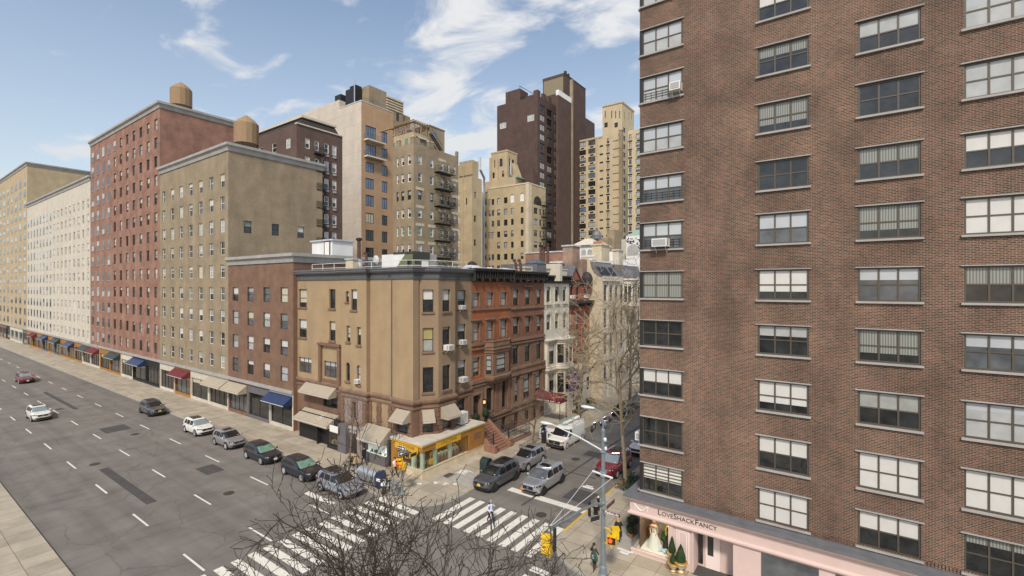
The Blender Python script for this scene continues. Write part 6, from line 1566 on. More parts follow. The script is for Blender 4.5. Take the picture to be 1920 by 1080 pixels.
T.face(T.R, y, aR, 0, T.zt, w, 'brick_purple'); T.face(Fr((x, aR), (-1, 0)), 0, 20, 0, T.zt, [], 'brick_purple'); T.face(Fr((xl, aR), (0, -1)), 0, aR - y, 0, T.zt, [], 'brick_purple'); T.roof([(xl, y), (x, y), (x, aR), (xl, aR)], T.zt - .5)
mb = MB(); crenel(mb, T.R, y, T.R.a(1034), T.zt + .003, 1.4, 1.6, -.8); mb.fbox(T.L, T.L.a(985), x - .81, T.zt + .003, T.zt + .5, -.6, 0); mb.fbox(T.L, T.L.a(1000), x - .82, T.zt + .5, T.zt + 1.6, -.6, 0); T.part('crenellation', mb, 'brick_purple')
Lm = FY(y + 2.5); Rm = FX(Lm.a(975)); mb = MB(); mb.box(Lm.a(948), Lm.a(975), y + 2.5, Rm.a(990), T.zt - 1, Lm.z(975, 165.5)); T.part('machine_room', mb, 'brick_purple')
mb = MB(); mb.tube([(Lm.a(970), y + 3, T.zt + 2), (Lm.a(972), y + 3, Lm.z(972, 160)), (Lm.a(990), y + 8, Lm.z(980, 172))], .1, 4); mb.box(Lm.a(975) + .02, Lm.a(975) + 1.6, y + 3, y + 6, T.zt, T.zt + 2.2); T.part('roof_frame', mb, 'iron')
cB = atdepth(1047, 178, 141); LB, RB = FY(cB.y), FX(cB.x); aB = RB.a(1071)
T.face(LB, cB.x - .8, cB.x, 0, cB.z, [], 'brick_purple'); T.face(RB, cB.y, aB, 0, cB.z, [], 'brick_purple'); T.roof([(cB.x - .8, cB.y), (cB.x, cB.y), (cB.x, aB), (cB.x - .8, aB)], cB.z - .2)
mb = MB(); mb.sweep([(cB.x - .8, cB.y), (cB.x, cB.y), (cB.x, aB)], [(0, cB.z + .003), (.1, cB.z + .003), (.1, cB.z + 1.6), (-.2, cB.z + 1.6)]); T.part('white_parapet', mb, 'white_wall')
cC = atdepth(1058, 138, 150); LC, RC = FY(cC.y), FX(cC.x); aC = RC.a(1098)
T.face(LC, LC.a(1018), cC.x, 0, cC.z, [], 'brick_purple'); T.face(RC, cC.y, aC, 0, cC.z, [], 'brick_purple'); T.roof([(LC.a(1018), cC.y), (cC.x, cC.y), (cC.x, aC), (LC.a(1018), aC)], cC.z - .2)
mb = MB(); mb.fbox(LC, LC.a(1018) + .4, cC.x - .4, LC.z(1058, 172), cC.z - .7, -.02, .12); T.part('louver', mb, 'louver')
mb = MB(); mb.fbox(LC, LC.a(1018), cC.x, cC.z - .7, cC.z + .2, -.3, .2); mb.fbox(RC, cC.y, aC, cC.z + .003, cC.z + .3, -.3, .1); T.part('coping', mb, 'brick_purple')
mb = MB(); mb.fbox(RB, aB, aB + .7, 0, CAMZ + (PY0 - 145) / FOC * 146, -.5, .35); T.part('flue', mb, 'brick_greybeige')
mb = MB(); mb.box(cC.x - 1, cC.x - .3, cC.y + 1.5, cC.y + 2.2, cC.z, cC.z + 1.6); mb.box(cC.x - .9, cC.x - .2, cC.y + 3.2, cC.y + 3.9, cC.z, cC.z + 1.3); T.part('chimney', mb, 'iron_rust'); T.done()
T = Tower('brown_side_block', 'lower purplish brick block with a pale flue right behind the tall tower', 'building', (-40, 140, 0), ['brick_purple']).setup(1095, 219, 190)
T.face(T.L, T.x - 8, T.x, 0, T.zt, [], 'brick_purple'); aR = T.R.a(1115); T.face(T.R, T.y, aR, 0, T.zt, [], 'brick_purple'); T.roof([(T.x - 8, T.y), (T.x, T.y), (T.x, aR), (T.x - 8, aR)], T.zt - .2)
mb = MB(); mb.fbox(T.L, T.x - .9, T.x + .15, 0, T.zt + .4, -.3, .25); T.part('flue', mb, 'brick_greybeige'); T.done()

# T6 yellow apartment tower
T = Tower('yellow_apartment_tower', 'yellow brick apartment tower with a slotted crown and many window air vents', 'tower', (-30, 145, 0), ['brick_yellow']).setup(1166.5, 192.5, 150)
x, y = T.x, T.y; aR = T.R.a(1188.8); x0, xt = T.L.a(1083), T.L.a(1129.5); zw = T.L.z(1131, 257.5)
wn = []
G6 = [('pane_dark', 2), ('pane_mid', 4), ('pane_blue', 1), ('pane_pale', 2)]
vents = MB()
for a, b, yy0, st in ((1086, 1098.6, 266.5, 'c3'), (1103, 1116.2, 263, 'c3'), (1123, 1132.6, 261.5, 'c2'), (1138, 1142, 259.5, 'dh')):
    for k in range(14):
        pm = (a + b) / 2; yk = yy0 + (15.3 + (pm - 1092) * .003) * k; z1, z0 = T.L.z(pm, yk), T.L.z(pm, yk + 9.3)
        wn.append((T.L.a(a), T.L.a(b), z0, z1, dict(style=st, glass=G6, blind=pick([(0, 4), (.45, 2), (1, 1)]), bmat='pane_pale', fw=.12, dp=.15)))
        vents = MB(); vents.fbox(T.L, T.L.a(pm) - .6, T.L.a(pm) + .6, z0 - .75, z0 - .3, -.02, .09); T.part('air_vent', vents, 'grille_dark')
T.face(T.L, x0, xt, 0, zw, [w for w in wn if w[1] < xt], 'brick_yellow')
sl_ = [(T.L.a(p), T.L.a(p + 1.6), T.L.z(p, 222), T.L.z(p, 208), dict(style='c1', blind=0, fw=.03)) for p in (1134, 1146, 1153.5, 1161)] + [(T.L.a(p), T.L.a(p + 6.5), T.L.z(p, 239.5), T.L.z(p, 230.5), dict(style='c2', blind=0)) for p in (1133, 1152)]
T.face(T.L, xt, x, 0, T.zt, sl_ + [w for w in wn if w[1] > xt and w[0] > xt], 'brick_yellow')
wr = [(T.R.a(1168.8), T.R.a(1172.8), T.R.z(1170, 239 + 15.6 * k + 9.6), T.R.z(1170, 239 + 15.6 * k), dict(glass='pane_dark', blind=0)) for k in range(14)] + [(T.R.a(p), T.R.a(p + 1.3), T.R.z(p, 224), T.R.z(p, 210), dict(style='c1', blind=0, fw=.03)) for p in (1171, 1179, 1184)]
T.face(T.R, y, aR, 0, T.zt, wr, 'brick_yellow'); T.roof([(xt, y), (x, y), (x, aR), (xt, aR)], T.zt - .3); T.roof([(x0, y), (xt, y), (xt, y + 12), (x0, y + 12)], zw - .2)
mb = MB(); mb.sweep([(xt, y), (x, y), (x, aR)], [(0, T.zt), (.2, T.zt), (.2, T.zt + .5), (-.4, T.zt + .5)]); mb.fbox(T.L, x0, xt, zw + .003, zw + .5, -.4, .15); 
for px in (1119.5, 1083.6): mb.fbox(T.L, T.L.a(px), T.L.a(px + 1.6), 0, zw, -.02, .3)
T.part('coping', mb, 'brick_yellow')
mb = MB(); a = T.L.a(1163); mb.fbox(T.L, a, a + .9, 0, T.L.z(1163, 247), -.02, .9); mb.fbox(T.L, a - .2, a + 1.1, T.L.z(1163, 247), T.L.z(1163, 245), -.02, 1.0)
for k in range(14): z = T.L.z(1160, 263 + 15.4 * k); mb.fbox(T.L, a - 2.5, a, z, z + .25, -.02, .12)
T.part('flue', mb, 'brick_greybeige')
Lw = FY(y - 7); zw2 = Lw.z(1190, 243); ax0 = Lw.a(1177.5); wv = []
for a, b, st in ((1179.4, 1184.2, 'dh'), (1192, 1203.5, 'c3'), (1209, 1219, 'c3')):
    for k in range(14):
        pm = (a + b) / 2; yk = (252 if st == 'dh' else 250) + 15.6 * k; z1, z0 = Lw.z(pm, yk), Lw.z(pm, yk + 9.5)
        wv.append((Lw.a(a), Lw.a(b), z0, z1, dict(style=st, glass=[('pane_blue', 2), ('pane_mid', 2), ('pane_pale', 1)], blind=pick([(0, 4), (.5, 1), (1, 1)]), bmat='pane_pale', fw=.12)))
        vents = MB(); vents.fbox(Lw, Lw.a(pm) - .6, Lw.a(pm) + .6, z0 - .75, z0 - .3, -.02, .09); T.part('air_vent', vents, 'grille_dark')
T.face(Lw, ax0, ax0 + 14, 0, zw2, wv, 'brick_yellow'); T.roof([(ax0, y - 7), (ax0 + 14, y - 7), (ax0 + 14, y + 8), (ax0, y + 8)], zw2 - .2)
mb = MB(); fence_run(mb, (ax0 + .3, y - 6.8, zw2), (ax0 + 14, y - 6.8, zw2), 1.1, .5); T.part('roof_railing', mb, 'white_wall')
T.done()

# ------------------------------------------------------------------ the avenue running on to the left, beyond the photograph's edge
AV = ((-68, -52.02, 20.5, 'brownstone', 'brownstone avenue building left of the tan corner building'), (-92, -68.02, 36, 'brick_greybeige', 'grey-beige avenue block beyond the brownstone one'), (-130, -92.02, 47, 'brick_dull', 'tall dull red avenue block far down to the left'),
      (-190, -130.02, 40, 'stone_light', 'pale stone avenue block beyond the dull red one'), (-300, -190.02, 52, 'brick_beige', 'beige brick avenue block far away at the left'), (-620, -300.02, 44, 'brick_brown', 'dark avenue block closing the view at the far left end'))
for i, (xa, xb, h, mt, lab) in enumerate(AV):
    B = Bld('avenue_building', lab, 'building', ((xa + xb) / 2, 30, 0), [mt]); F = FY(29.8); n = int((xb - xa) / (3.4 if i < 4 else 6)); s = (xb - xa) / n; fl = int((h - 6.5) / 3.1)
    ws = sorted([(xa + s * (k + .3), xa + s * (k + .7), 5.6 + 3.1 * f, 7.4 + 3.1 * f, dict(glass=MIX, fm=('frame_dark', 'frame_white')[i % 2])) for k in range(n) for f in range(fl)], key=lambda w: -w[0])
    near, far = (ws[:90], ws[90:]) if i < 4 else ([], ws)
    B.face(F, xa, xb, 4.4, h, near, mt)
    if far:
        p_, q_ = MB(), MB()
        for w in far:
            q_.fbox(F, w[0] - .08, w[1] + .08, w[2] - .12, w[2] - .01, -.02, .08); p_.cur = R.choice((0, 0, 1, 2)); p_.fquad(F, w[0], w[1], w[2], (w[2] + w[3]) / 2, .012); p_.cur = R.choice((0, 1, 2, 3)); p_.fquad(F, w[0], w[1], (w[2] + w[3]) / 2, w[3], .012)
        setp(p_.build('window', ['pane_dark', 'pane_mid', 'pane_pale', 'blind_grey'], B.root), kind='stuff'); setp(q_.build('sill', 'stone_grey', B.root), kind='stuff')
    g = max(1, round((xb - xa) / 6)); sg = (xb - xa) / g
    for k in range(g):
        a0, a1 = xa + sg * k + .25, xa + sg * (k + 1) - .25
        wall(B.mb, F, a0 - .25, a1 + .25, 0, 4.4, [(a0, a1, .5, 3.3)], .3, B.mi(R.choice(('pier_grey', 'stone_light', 'brownstone', 'black', 'shop_wood'))))
        if i < 4: window(B.root, F, a0, a1, .5, 3.3, style=R.choice(('c2', 'c3', 'c4')), blind=R.choice((0, 0, .25)), bmat='blind_cream', glass=[('pane_dark', 2), ('pane_mid', 1)], dp=.2)
        if k % 2 == i % 2 and i < 4: awning(B.root, F, a0 - .1, a1 + .1, 4.1, 3.3, 1.1, .05, .25, R.choice(('awning', 'maroon', 'green_box', 'blue_box')))
    cols = max(1, int(14 / 4)); fs = [(2.0 + 3.9 * k, 3.1 + 3.9 * k, 8.7 + 3.1 * f, 10.4 + 3.1 * f, dict(glass=MIX)) for k in range(3) for f in range(max(0, fl - 3)) if i != 0 or f > 99]
    B.face(Fr((xb, 29.8), (0, 1)), 0, 14, 0, h, [w for w in fs if w[2] > (AV[i - 1][2] if i else 0) + 1] if i < 4 else [], mt); B.roof([(xa, 29.8), (xb, 29.8), (xb, 44), (xa, 44)], h - .3)
    mb = MB(); mb.sweep([(xa, 29.8), (xb, 29.8), (xb, 44)], [(0, h - .9), (.12, h - .9), (.2, h - .4), (.45, h - .2), (.45, h + .15), (-.3, h + .15)]); B.part('cornice', mb, 'stone_grey')
    mb = MB(); mb.fbox(F, xa, xb, 4.4, 4.75, -.02, .25); B.part('belt_course', mb, 'stone_grey')
    if 0 < i < 4: mb = MB(); c = (xb - 6, 35); mb.lathe([(1.7, 2.2), (1.7, 5.2), (1.2, 5.8), (.1, 6.6)], (*c, h), 14); wt = B.part('water_tank', mb, 'wood_crate'); mb = MB(); [mb.tube([(c[0] + dx, c[1] + dy, h - .3), (c[0] + dx, c[1] + dy, h + 2.3)], .12, 5) for dx in (-1.1, 1.1) for dy in (-1.1, 1.1)]; mb.build('stand', 'iron', wt)
    B.done()
# ------------------------------------------------------------------ vehicles: a stack of plan outlines lofted into one body
class Shell:
    def __init__(s, lev): s.lev = lev
    def at(s, z):
        L = s.lev
        if z <= L[0][0]: return L[0]
        for i in range(len(L) - 1):
            if z <= L[i + 1][0]:
                t = (z - L[i][0]) / (L[i + 1][0] - L[i][0]); return tuple(L[i][k] + (L[i + 1][k] - L[i][k]) * t for k in range(5))
        return L[-1]
    def front(s, y, z, off=0., rear=False):
        _, xf, xr, w, n = s.at(z); c, a = (xf + xr) / 2, (xr - xf) / 2; k = max(0., 1 - min(1, abs(y) / w) ** n) ** (1 / n)
        return (c + a * k) if rear else (c - a * k)
    def side(s, x, z):
        _, xf, xr, w, n = s.at(z); c, a = (xf + xr) / 2, (xr - xf) / 2
        return w * max(0., 1 - min(1, abs(x - c) / a) ** n) ** (1 / n)

def car(name, label, cat, loc, rz, sp, paint, group=None):
    L, W, H = sp['L'], sp['W'], sp['H']; h = W / 2
    lev = [(z * H, f, L - r, w * h, n) for z, f, r, w, n in sp['lev']]
    S = Shell(lev); X = lambda x: L / 2 - x           # forward is +x
    t = thing(name, label, cat, loc, rz, group)
    def B(mb, nm, mat, par=t, **k): return mb.build(nm, mat, par, local=True, **k)
    body = MB(); N = 72; rings = []
    zs = []
    for i in range(len(lev) - 1): zs += [lev[i][0] + (lev[i + 1][0] - lev[i][0]) * k / 3 for k in range(3)]
    zs.append(lev[-1][0])
    for z in zs:
        _, xf, xr, w, n = S.at(z); c, a = (xf + xr) / 2, (xr - xf) / 2; ring = []
        for k in range(N):
            th = 2 * PI * (k + .5) / N; cx, sy = math.cos(th), math.sin(th)
            # even spacing round a squarish outline
            m = max(abs(cx), abs(sy)); u, v = cx / m, sy / m; q = (abs(u) ** n + abs(v) ** n) ** (-1 / n)
            ring.append((X(c + a * u * q), w * v * q, z))
        rings.append(ring)
    body.loft(rings[:], True, True, True); B(body, 'body', paint, smooth=True, ang=50)
    ZB, ZR = sp['belt'] * H, sp['roof'] * H
    def patch(mb, f, us, vs, off=(0, 0, 0)):
        rows = [[tuple(a + b for a, b in zip(f(u, v), off)) for u in us] for v in vs]; mb.loft(rows, False)
    lin = lambda a, b, n: [a + (b - a) * k / n for k in range(n + 1)]
    # windscreen, rear screen
    o = sp.get('glass', 'car_glass')
    mb = MB(); zz = lin(ZB + .035, ZR - .04, 6)
    patch(mb, lambda y, z: (X(S.front(y * S.at(z)[3], z)) + .008, y * S.at(z)[3], z + .006), lin(-.9, .9, 12), zz); B(mb, 'windscreen', sp.get('ws', o), smooth=True)
    if not sp.get('van'):
        mb = MB(); patch(mb, lambda y, z: (X(S.front(y * S.at(z)[3], z, rear=True)) - .008, y * S.at(z)[3], z + .004), lin(-.85, .85, 10), lin(ZB + .1, ZR - .05, 4)); B(mb, 'rear_window', o, smooth=True)
    for sd in (-1, 1):
        for (xa, xb, xc, xd) in sp['wins']:    # bottom x0,x1 top x0,x1
            mb = MB()
            def f(u, v):
                z = ZB + .03 + (ZR - .035 - ZB - .03) * v; x0, x1 = xa + (xc - xa) * v, xb + (xd - xb) * v; x = x0 + (x1 - x0) * u
                return (X(x), sd * (S.side(x, z) + .008), z + .002)
            patch(mb, f, lin(0, 1, 8), lin(0, 1, 5)); B(mb, 'side_window', o, smooth=True)
        # door gaps and handles
        mb = MB()
        for x in sp['gaps']: patch(mb, lambda u, z: (X(x + u + (.12 * max(0, z - .75 * H * .6) if False else 0)), sd * (S.side(x + u, z) + .003), z), [-.006, .006], lin(.3 * H * .6, ZB, 6))
        B(mb, 'door_gap', 'trim_black')
        mb = MB(); 
        for x in sp.get('handles', ()): y = sd * (S.side(x, ZB - .13) + .012); mb.box(X(x) - .1, X(x) + .1, min(y, y - sd * .03), max(y, y - sd * .03), ZB - .15, ZB - .115)
        if mb.f: B(mb, 'door_handle', sp.get('handle', paint))
        # sill cladding
        mb = MB(); zl = sp.get('clad', .3); patch(mb, lambda x, z: (X(x), sd * (S.side(x, z) + .006), z), lin(sp['ax'][0] + .42, sp['ax'][1] - .42, 6), lin(lev[0][0] + .02, zl, 2)); B(mb, 'sill_cladding', sp.get('cladmat', 'trim_black'))
        xm = sp['mirror']; y = sd * S.side(xm, ZB + .05)
        mb = MB(); mb.ball((X(xm) + .03, y + sd * .14, ZB + .1), .085, .13, .085, 10, 6); mb.box(X(xm) - .03, X(xm) + .04, min(y - sd * .02, y + sd * .08), max(y - sd * .02, y + sd * .08), ZB + .04, ZB + .09); B(mb, 'mirror', sp.get('mirrormat', paint), smooth=True)
        # lamps
        yi, yo, z0, z1 = sp['lamp']; mb = MB()
        patch(mb, lambda y, z: (X(S.front(sd * y, z)) + .014, sd * y, z + .004), lin(yi * h, min(yo, .985) * h, 7), lin(z0, z1, 3)); lo = B(mb, 'headlight', 'grille_dark', smooth=True)
        mb = MB()
        for k in (.3, .68): y_ = h * (yi + (yo - yi) * k); zc = (z0 + z1) / 2; mb.ball((X(S.front(y_, zc)) + .006, sd * y_, zc), .03, .055, (z1 - z0) * .32, 8, 5)
        B(mb, 'lens', 'lamp_clear', lo, smooth=True)
        if sp.get('amber'): mb = MB(); patch(mb, lambda y, z: (X(S.front(sd * y, z)) + .018, sd * y, z), lin(.83 * h, .95 * h, 3), lin(z0 - .0, z1, 2)); B(mb, 'indicator', 'lamp_amber')
        mb = MB(); patch(mb, lambda y, z: (X(S.front(sd * y, z, rear=True)) - .014, sd * y, z), lin(.6 * h, .97 * h, 6), lin(ZB - .22, ZB - .02, 3)); patch(mb, lambda x, z: (X(x), sd * (S.side(x, z) + .01), z), lin(L - .42, L - .16, 4), lin(ZB - .16, ZB - .03, 2)); B(mb, 'tail_light', 'lamp_red')
    # face: grille, lower intake, plate, badge
    gw, g0, g1 = sp['grille']; mb = MB(); patch(mb, lambda y, z: (X(S.front(y, z)) + .012, y, z + .002), lin(-gw * h, gw * h, 14), lin(g0, g1, 4)); gr = B(mb, 'grille', 'grille_dark', smooth=True)
    mb = MB()
    for k in range(sp.get('slats', 4)):
        z = g0 + (g1 - g0) * (k + .5) / sp.get('slats', 4); patch(mb, lambda y, q: (X(S.front(y, z)) + .022, y, z + q), lin(-gw * h * .95, gw * h * .95, 12), (-.011, .011))
    for zq in (g0, g1): patch(mb, lambda y, q: (X(S.front(y, zq)) + .02, y, zq + q), lin(-gw * h, gw * h, 12), (-.014, .014))
    B(mb, 'slat', sp.get('slat', 'trim_black'), gr)
    mb = MB(); zc = (g0 + g1) / 2; mb.lathe([(.02, 0), (.085, .008), (.085, .016), (.02, .02)], (X(S.front(0, zc)) + .022, 0, zc), 14, 'x'); B(mb, 'badge', 'chrome', gr)
    i0, i1 = sp['intake']; mb = MB(); patch(mb, lambda y, z: (X(S.front(y, z)) + .012, y, z), lin(-.8 * h, .8 * h, 12), lin(i0, i1, 3)); B(mb, 'lower_intake', 'trim_black', smooth=True)
    if sp.get('plate'): yy = sp.get('platey', 0); zc = sp.get('platez', i1 + .06); mb = MB(); mb.box(X(S.front(yy, zc)) + .015, X(S.front(yy, zc)) + .035, yy - .16, yy + .16, zc - .085, zc + .085); B(mb, 'licence_plate', sp['plate'])
    # roof furniture
    def top(x, y):
        lo, hi = ZB * .7, H
        for _ in range(22):
            m_ = (lo + hi) / 2; _q, xf, xr, w, n = S.at(m_); c, a = (xf + xr) / 2, (xr - xf) / 2
            if abs((x - c) / a) ** n + abs(y / w) ** n <= 1: lo = m_
            else: hi = m_
        return lo
    # bonnet creases
    mb = MB()
    for y in sp.get('crease', ()):
        patch(mb, lambda u, v: (X(v), y * (1.25 - .25 * v) + u, max(top(v, y) + .008, .55 * H)), [-.008, .008], lin(.28, 1.05, 7))
    if mb.f: B(mb, 'bonnet_crease', sp.get('creasemat', 'trim_black'))
    zr = H
    for (x0, x1, wy) in sp.get('sunroof', ()): mb = MB(); patch(mb, lambda y, x: (X(x), y, top(x, y) + .012), lin(-wy, wy, 6), lin(x0, x1, 8)); B(mb, 'sunroof', 'car_glass', smooth=True)
    if sp.get('rails'):
        for sd in (-1, 1):
            x0, x1 = sp['rails']; yy = lambda x: sd * (S.side(x, ZR) - .03); mb = MB(); mb.tube([(X(x), yy(x), ZR + .075 - (.06 if k in (0, 6) else 0)) for k, x in enumerate(lin(x0, x1, 6))], .022, 5); B(mb, 'roof_rail', sp.get('railmat', 'trim_black'))
    if sp.get('ribs'):
        mb = MB(); x0, x1 = sp['ribs']
        for y in (-.36, -.12, .12, .36): patch(mb, lambda u, x: (X(x), y + u, top(x, y) + .014), [-.012, .012], lin(x0, x1, 8))
        B(mb, 'roof_rib', sp.get('ribmat', 'trim_black'))
    # wheels
    r = sp.get('r', .365)
    for ax in sp['ax']:
        for sd in (-1, 1):
            y = sd * (S.side(ax, r + .1)); mb = MB(); mb.lathe([(r + .065, -.2), (r + .065, .012), (r + .035, .016)], (X(ax), y, r + .02), 26, 'y') if sd > 0 else mb.lathe([(r + .035, -.016), (r + .065, -.012), (r + .065, .2)], (X(ax), y, r + .02), 26, 'y')
            B(mb, 'wheel_arch', sp.get('arch', 'trim_black'))
            mb = MB(); w_ = .11; yc = y - sd * .085; mb.lathe([(r * .6, -w_), (r * .93, -w_), (r, -w_ * .7), (r, w_ * .7), (r * .93, w_), (r * .6, w_)], (X(ax), yc, r), 28, 'y'); wh = B(mb, 'wheel', 'tyre', smooth=True)
            mb = MB(); yo_ = yc + sd * (w_ + .003); mb.cur = 1; mb.lathe([(.01, -.005), (r * .66, -.005), (r * .66, .003), (.01, .003)], (X(ax), yo_ - sd * .01, r), 24, 'y'); mb.cur = 0
            ns = sp.get('spokes', 5)
            for k in range(ns):
                a = 2 * PI * k / ns + .3; c_, s_ = math.cos(a), math.sin(a); pw = .045
                pts = [(X(ax) + c_ * q - s_ * p, yo_ + sd * .004, r + s_ * q + c_ * p) for q, p in ((.05, -pw), (r * .64, -pw * .6), (r * .64, pw * .6), (.05, pw))]; mb.face(pts)
            mb.lathe([(r * .61, -.004), (r * .67, -.004), (r * .67, .008), (r * .61, .008)], (X(ax), yo_, r), 24, 'y'); mb.lathe([(.01, -.004), (.07, -.004), (.06, .014), (.01, .016)], (X(ax), yo_, r), 10, 'y')
            B(mb, 'rim', [sp.get('rim', 'rim_silver'), 'rim_dark'], wh)
    # dark underside pan
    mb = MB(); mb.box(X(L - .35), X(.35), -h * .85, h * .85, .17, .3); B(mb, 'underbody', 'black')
    # windscreen wipers / stickers
    mb = MB(); zs0 = ZB + .1
    mb.box(X(S.front(.55, zs0)) + .012, X(S.front(.55, zs0)) + .016, h * .5, h * .64, zs0, zs0 + .05); B(mb, 'sticker', 'plate_white')
    return t, S, X

def suv(L, W, H, **k):
    d = dict(L=L, W=W, H=H, belt=.615, roof=.925, lev=[(.115, .3, .3, .84, 5), (.155, .12, .13, .93, 5), (.235, .03, .04, .985, 5), (.34, 0, 0, 1.0, 5.5), (.445, .015, .01, 1.0, 5.5), (.515, .05, .03, .99, 5), (.55, .13, .05, .975, 5),
        (.572, .38, .07, .96, 5), (.592, .78, .09, .95, 6), (.612, 1.12, .11, .94, 6), (.64, 1.28, .13, .915, 7), (.745, 1.58, .22, .865, 7), (.84, 1.88, .34, .82, 7), (.91, 2.14, .48, .78, 7), (.945, 2.36, .6, .73, 6), (.972, 2.65, .75, .62, 5), (.992, 3.0, 1.0, .42, 4), (1.0, 3.3, 1.3, .2, 3)],
        wins=[(1.62, 2.5, 2.02, 2.55), (2.6, 3.45, 2.64, 3.4), (3.55, 4.2, 3.5, 3.95)], gaps=(1.35, 2.52, 3.52), handles=(2.35, 3.35), mirror=1.5, lamp=(.55, .97, .46 * H, .535 * H), grille=(.52, .4 * H, .51 * H), intake=(.15 * H, .3 * H), ax=(.98, L - 1.05),
        hoodline=((.25, .558 * H), (.5, .578 * H), (.8, .5935 * H), (1.1, .6115 * H)), crease=(-.3, .3), sunz=.985)
    d.update(k); return d
DN = rad(-90)     # nose toward the avenue
# graphite SUV parked at the corner
car('graphite_suv', 'dark graphite parked SUV with full-length black glass roof and yellow plate, nearest the corner', 'car', (-24.42, 32.2, 0), DN, suv(4.95, 1.93, 1.76, plate='plate_yellow', platez=.68, rim='rim_dark', rails=(2.1, 4.3), railmat='paint_graphite', sunroof=((2.45, 3.1, .5), (3.16, 4.2, .5)), sunz=.988, slats=5, crease=(-.42, .42), handle='chrome', clad=.36), 'paint_graphite')
# small silver SUV behind it
s_ = suv(4.55, 1.82, 1.66, plate=None, sunroof=((2.4, 2.95, .42),), sunz=.975, rails=None, slats=2, grille=(.48, .42 * 1.66, .5 * 1.66), lamp=(.5, .96, .46 * 1.66, .545 * 1.66), wins=[(1.62, 2.4, 2.05, 2.45), (2.5, 3.25, 2.54, 3.2), (3.33, 3.85, 3.28, 3.6)], gaps=(1.35, 2.43, 3.3), handles=(2.25, 3.15), ws='car_glass', clad=.34, crease=())
car('silver_suv', 'small silver SUV parked between the graphite SUV and the white van', 'car', (-24.55, 37.15, 0), DN, s_, 'paint_silver')
# bigger silver SUV in the lane
car('silver_suv', 'larger silver SUV with ribbed roof waiting at the white stop line', 'car', (-20.85, 34.0, 0), DN, suv(4.95, 1.93, 1.74, plate='lamp_amber', platey=-.55, platez=.52, rim='rim_dark', ribs=(3.1, 4.2), sunroof=((2.5, 3.0, .45),), sunz=.978, slats=5, grille=(.5, .36 * 1.74, .49 * 1.74), rails=(2.15, 4.3), railmat='paint_silver_light', crease=(-.42, -.18, .18, .42), spokes=6, ws='pane_mid', clad=.36), 'paint_silver_light')
# red SUV across the street
car('red_suv', 'dark red SUV with chrome grille and glass roof parked at the right kerb', 'car', (-17.4, 40.6, 0), DN, suv(5.0, 1.95, 1.78, plate='plate_white', platez=.5, rails=(2.1, 4.4), railmat='chrome', sunroof=((2.45, 3.0, .55), (3.08, 4.1, .55)), sunz=.986, slats=3, slat='chrome', ws='car_glass_light', clad=.3), 'paint_red')
# white SUV behind the red one
car('white_car', 'white car behind the red SUV, half hidden by the brick building', 'car', (-16.95, 47.1, 0), DN, suv(4.7, 1.85, 1.68, slats=3, sunroof=((2.45, 3.8, .5),), ws='car_glass_light', wins=[(1.62, 2.4, 2.02, 2.45), (2.5, 3.25, 2.54, 3.2), (3.33, 3.95, 3.28, 3.7)]), 'paint_white')
# avenue: blue-grey wagon and dark car
car('bluegrey_suv', 'blue-grey SUV with black roof panel parked on the avenue by the silver news rack', 'car', (-34.0, 23.45, 0), 0, suv(4.7, 1.85, 1.68, slats=3, slat='chrome', sunroof=((2.42, 2.7, .42), (2.75, 4.0, .56)), sunz=.986, rails=(2.1, 4.1), wins=[(1.62, 2.4, 2.02, 2.45), (2.5, 3.25, 2.54, 3.2), (3.33, 3.95, 3.28, 3.7)], plate=None, crease=(-.36, .36), clad=.42), 'paint_bluegrey')
car('navy_car', 'dark navy car parked on the avenue at the left edge of the photo', 'car', (-39.7, 23.55, 0), 0, suv(4.8, 1.86, 1.55, slats=4, ws='pane_green', plate='plate_white'), 'paint_navy')
# cars far up the street
FAR = [(-24.15, 59.5, 'black', 'paint_navy'), (-24.1, 65.0, 'grey', 'paint_grey'), (-24.1, 70.6, 'silver', 'paint_silver'), (-24.1, 76.2, 'dark blue', 'paint_navy'), (-24.1, 81.8, 'pale silver', 'paint_silver_light'), (-24.1, 87.4, 'charcoal', 'paint_graphite')]
ordn = ['first', 'second', 'third', 'fourth', 'fifth', 'farthest']
for i, (x, y, nm, pt) in enumerate(FAR):
    car('parked_car', f'{nm} car parked far up the side street, {ordn[i]} beyond the motorcycles', 'car', (x, y, 0), DN, suv(4.6, 1.83, 1.5 + .06 * (i % 3), slats=3, ws='car_glass_light' if i % 2 else 'car_glass'), pt, 'cars parked far up the side street')
for i, (x, y, nm, pt) in enumerate([(-16.9, 74, 'silver', 'paint_silver_light'), (-16.9, 80, 'white', 'paint_white'), (-16.9, 86, 'grey', 'paint_grey')]):
    car('parked_car', f'{nm} car at the right kerb far up the side street', 'car', (x, y, 0), DN, suv(4.6, 1.83, 1.55, slats=3), pt, 'cars parked far up the side street')
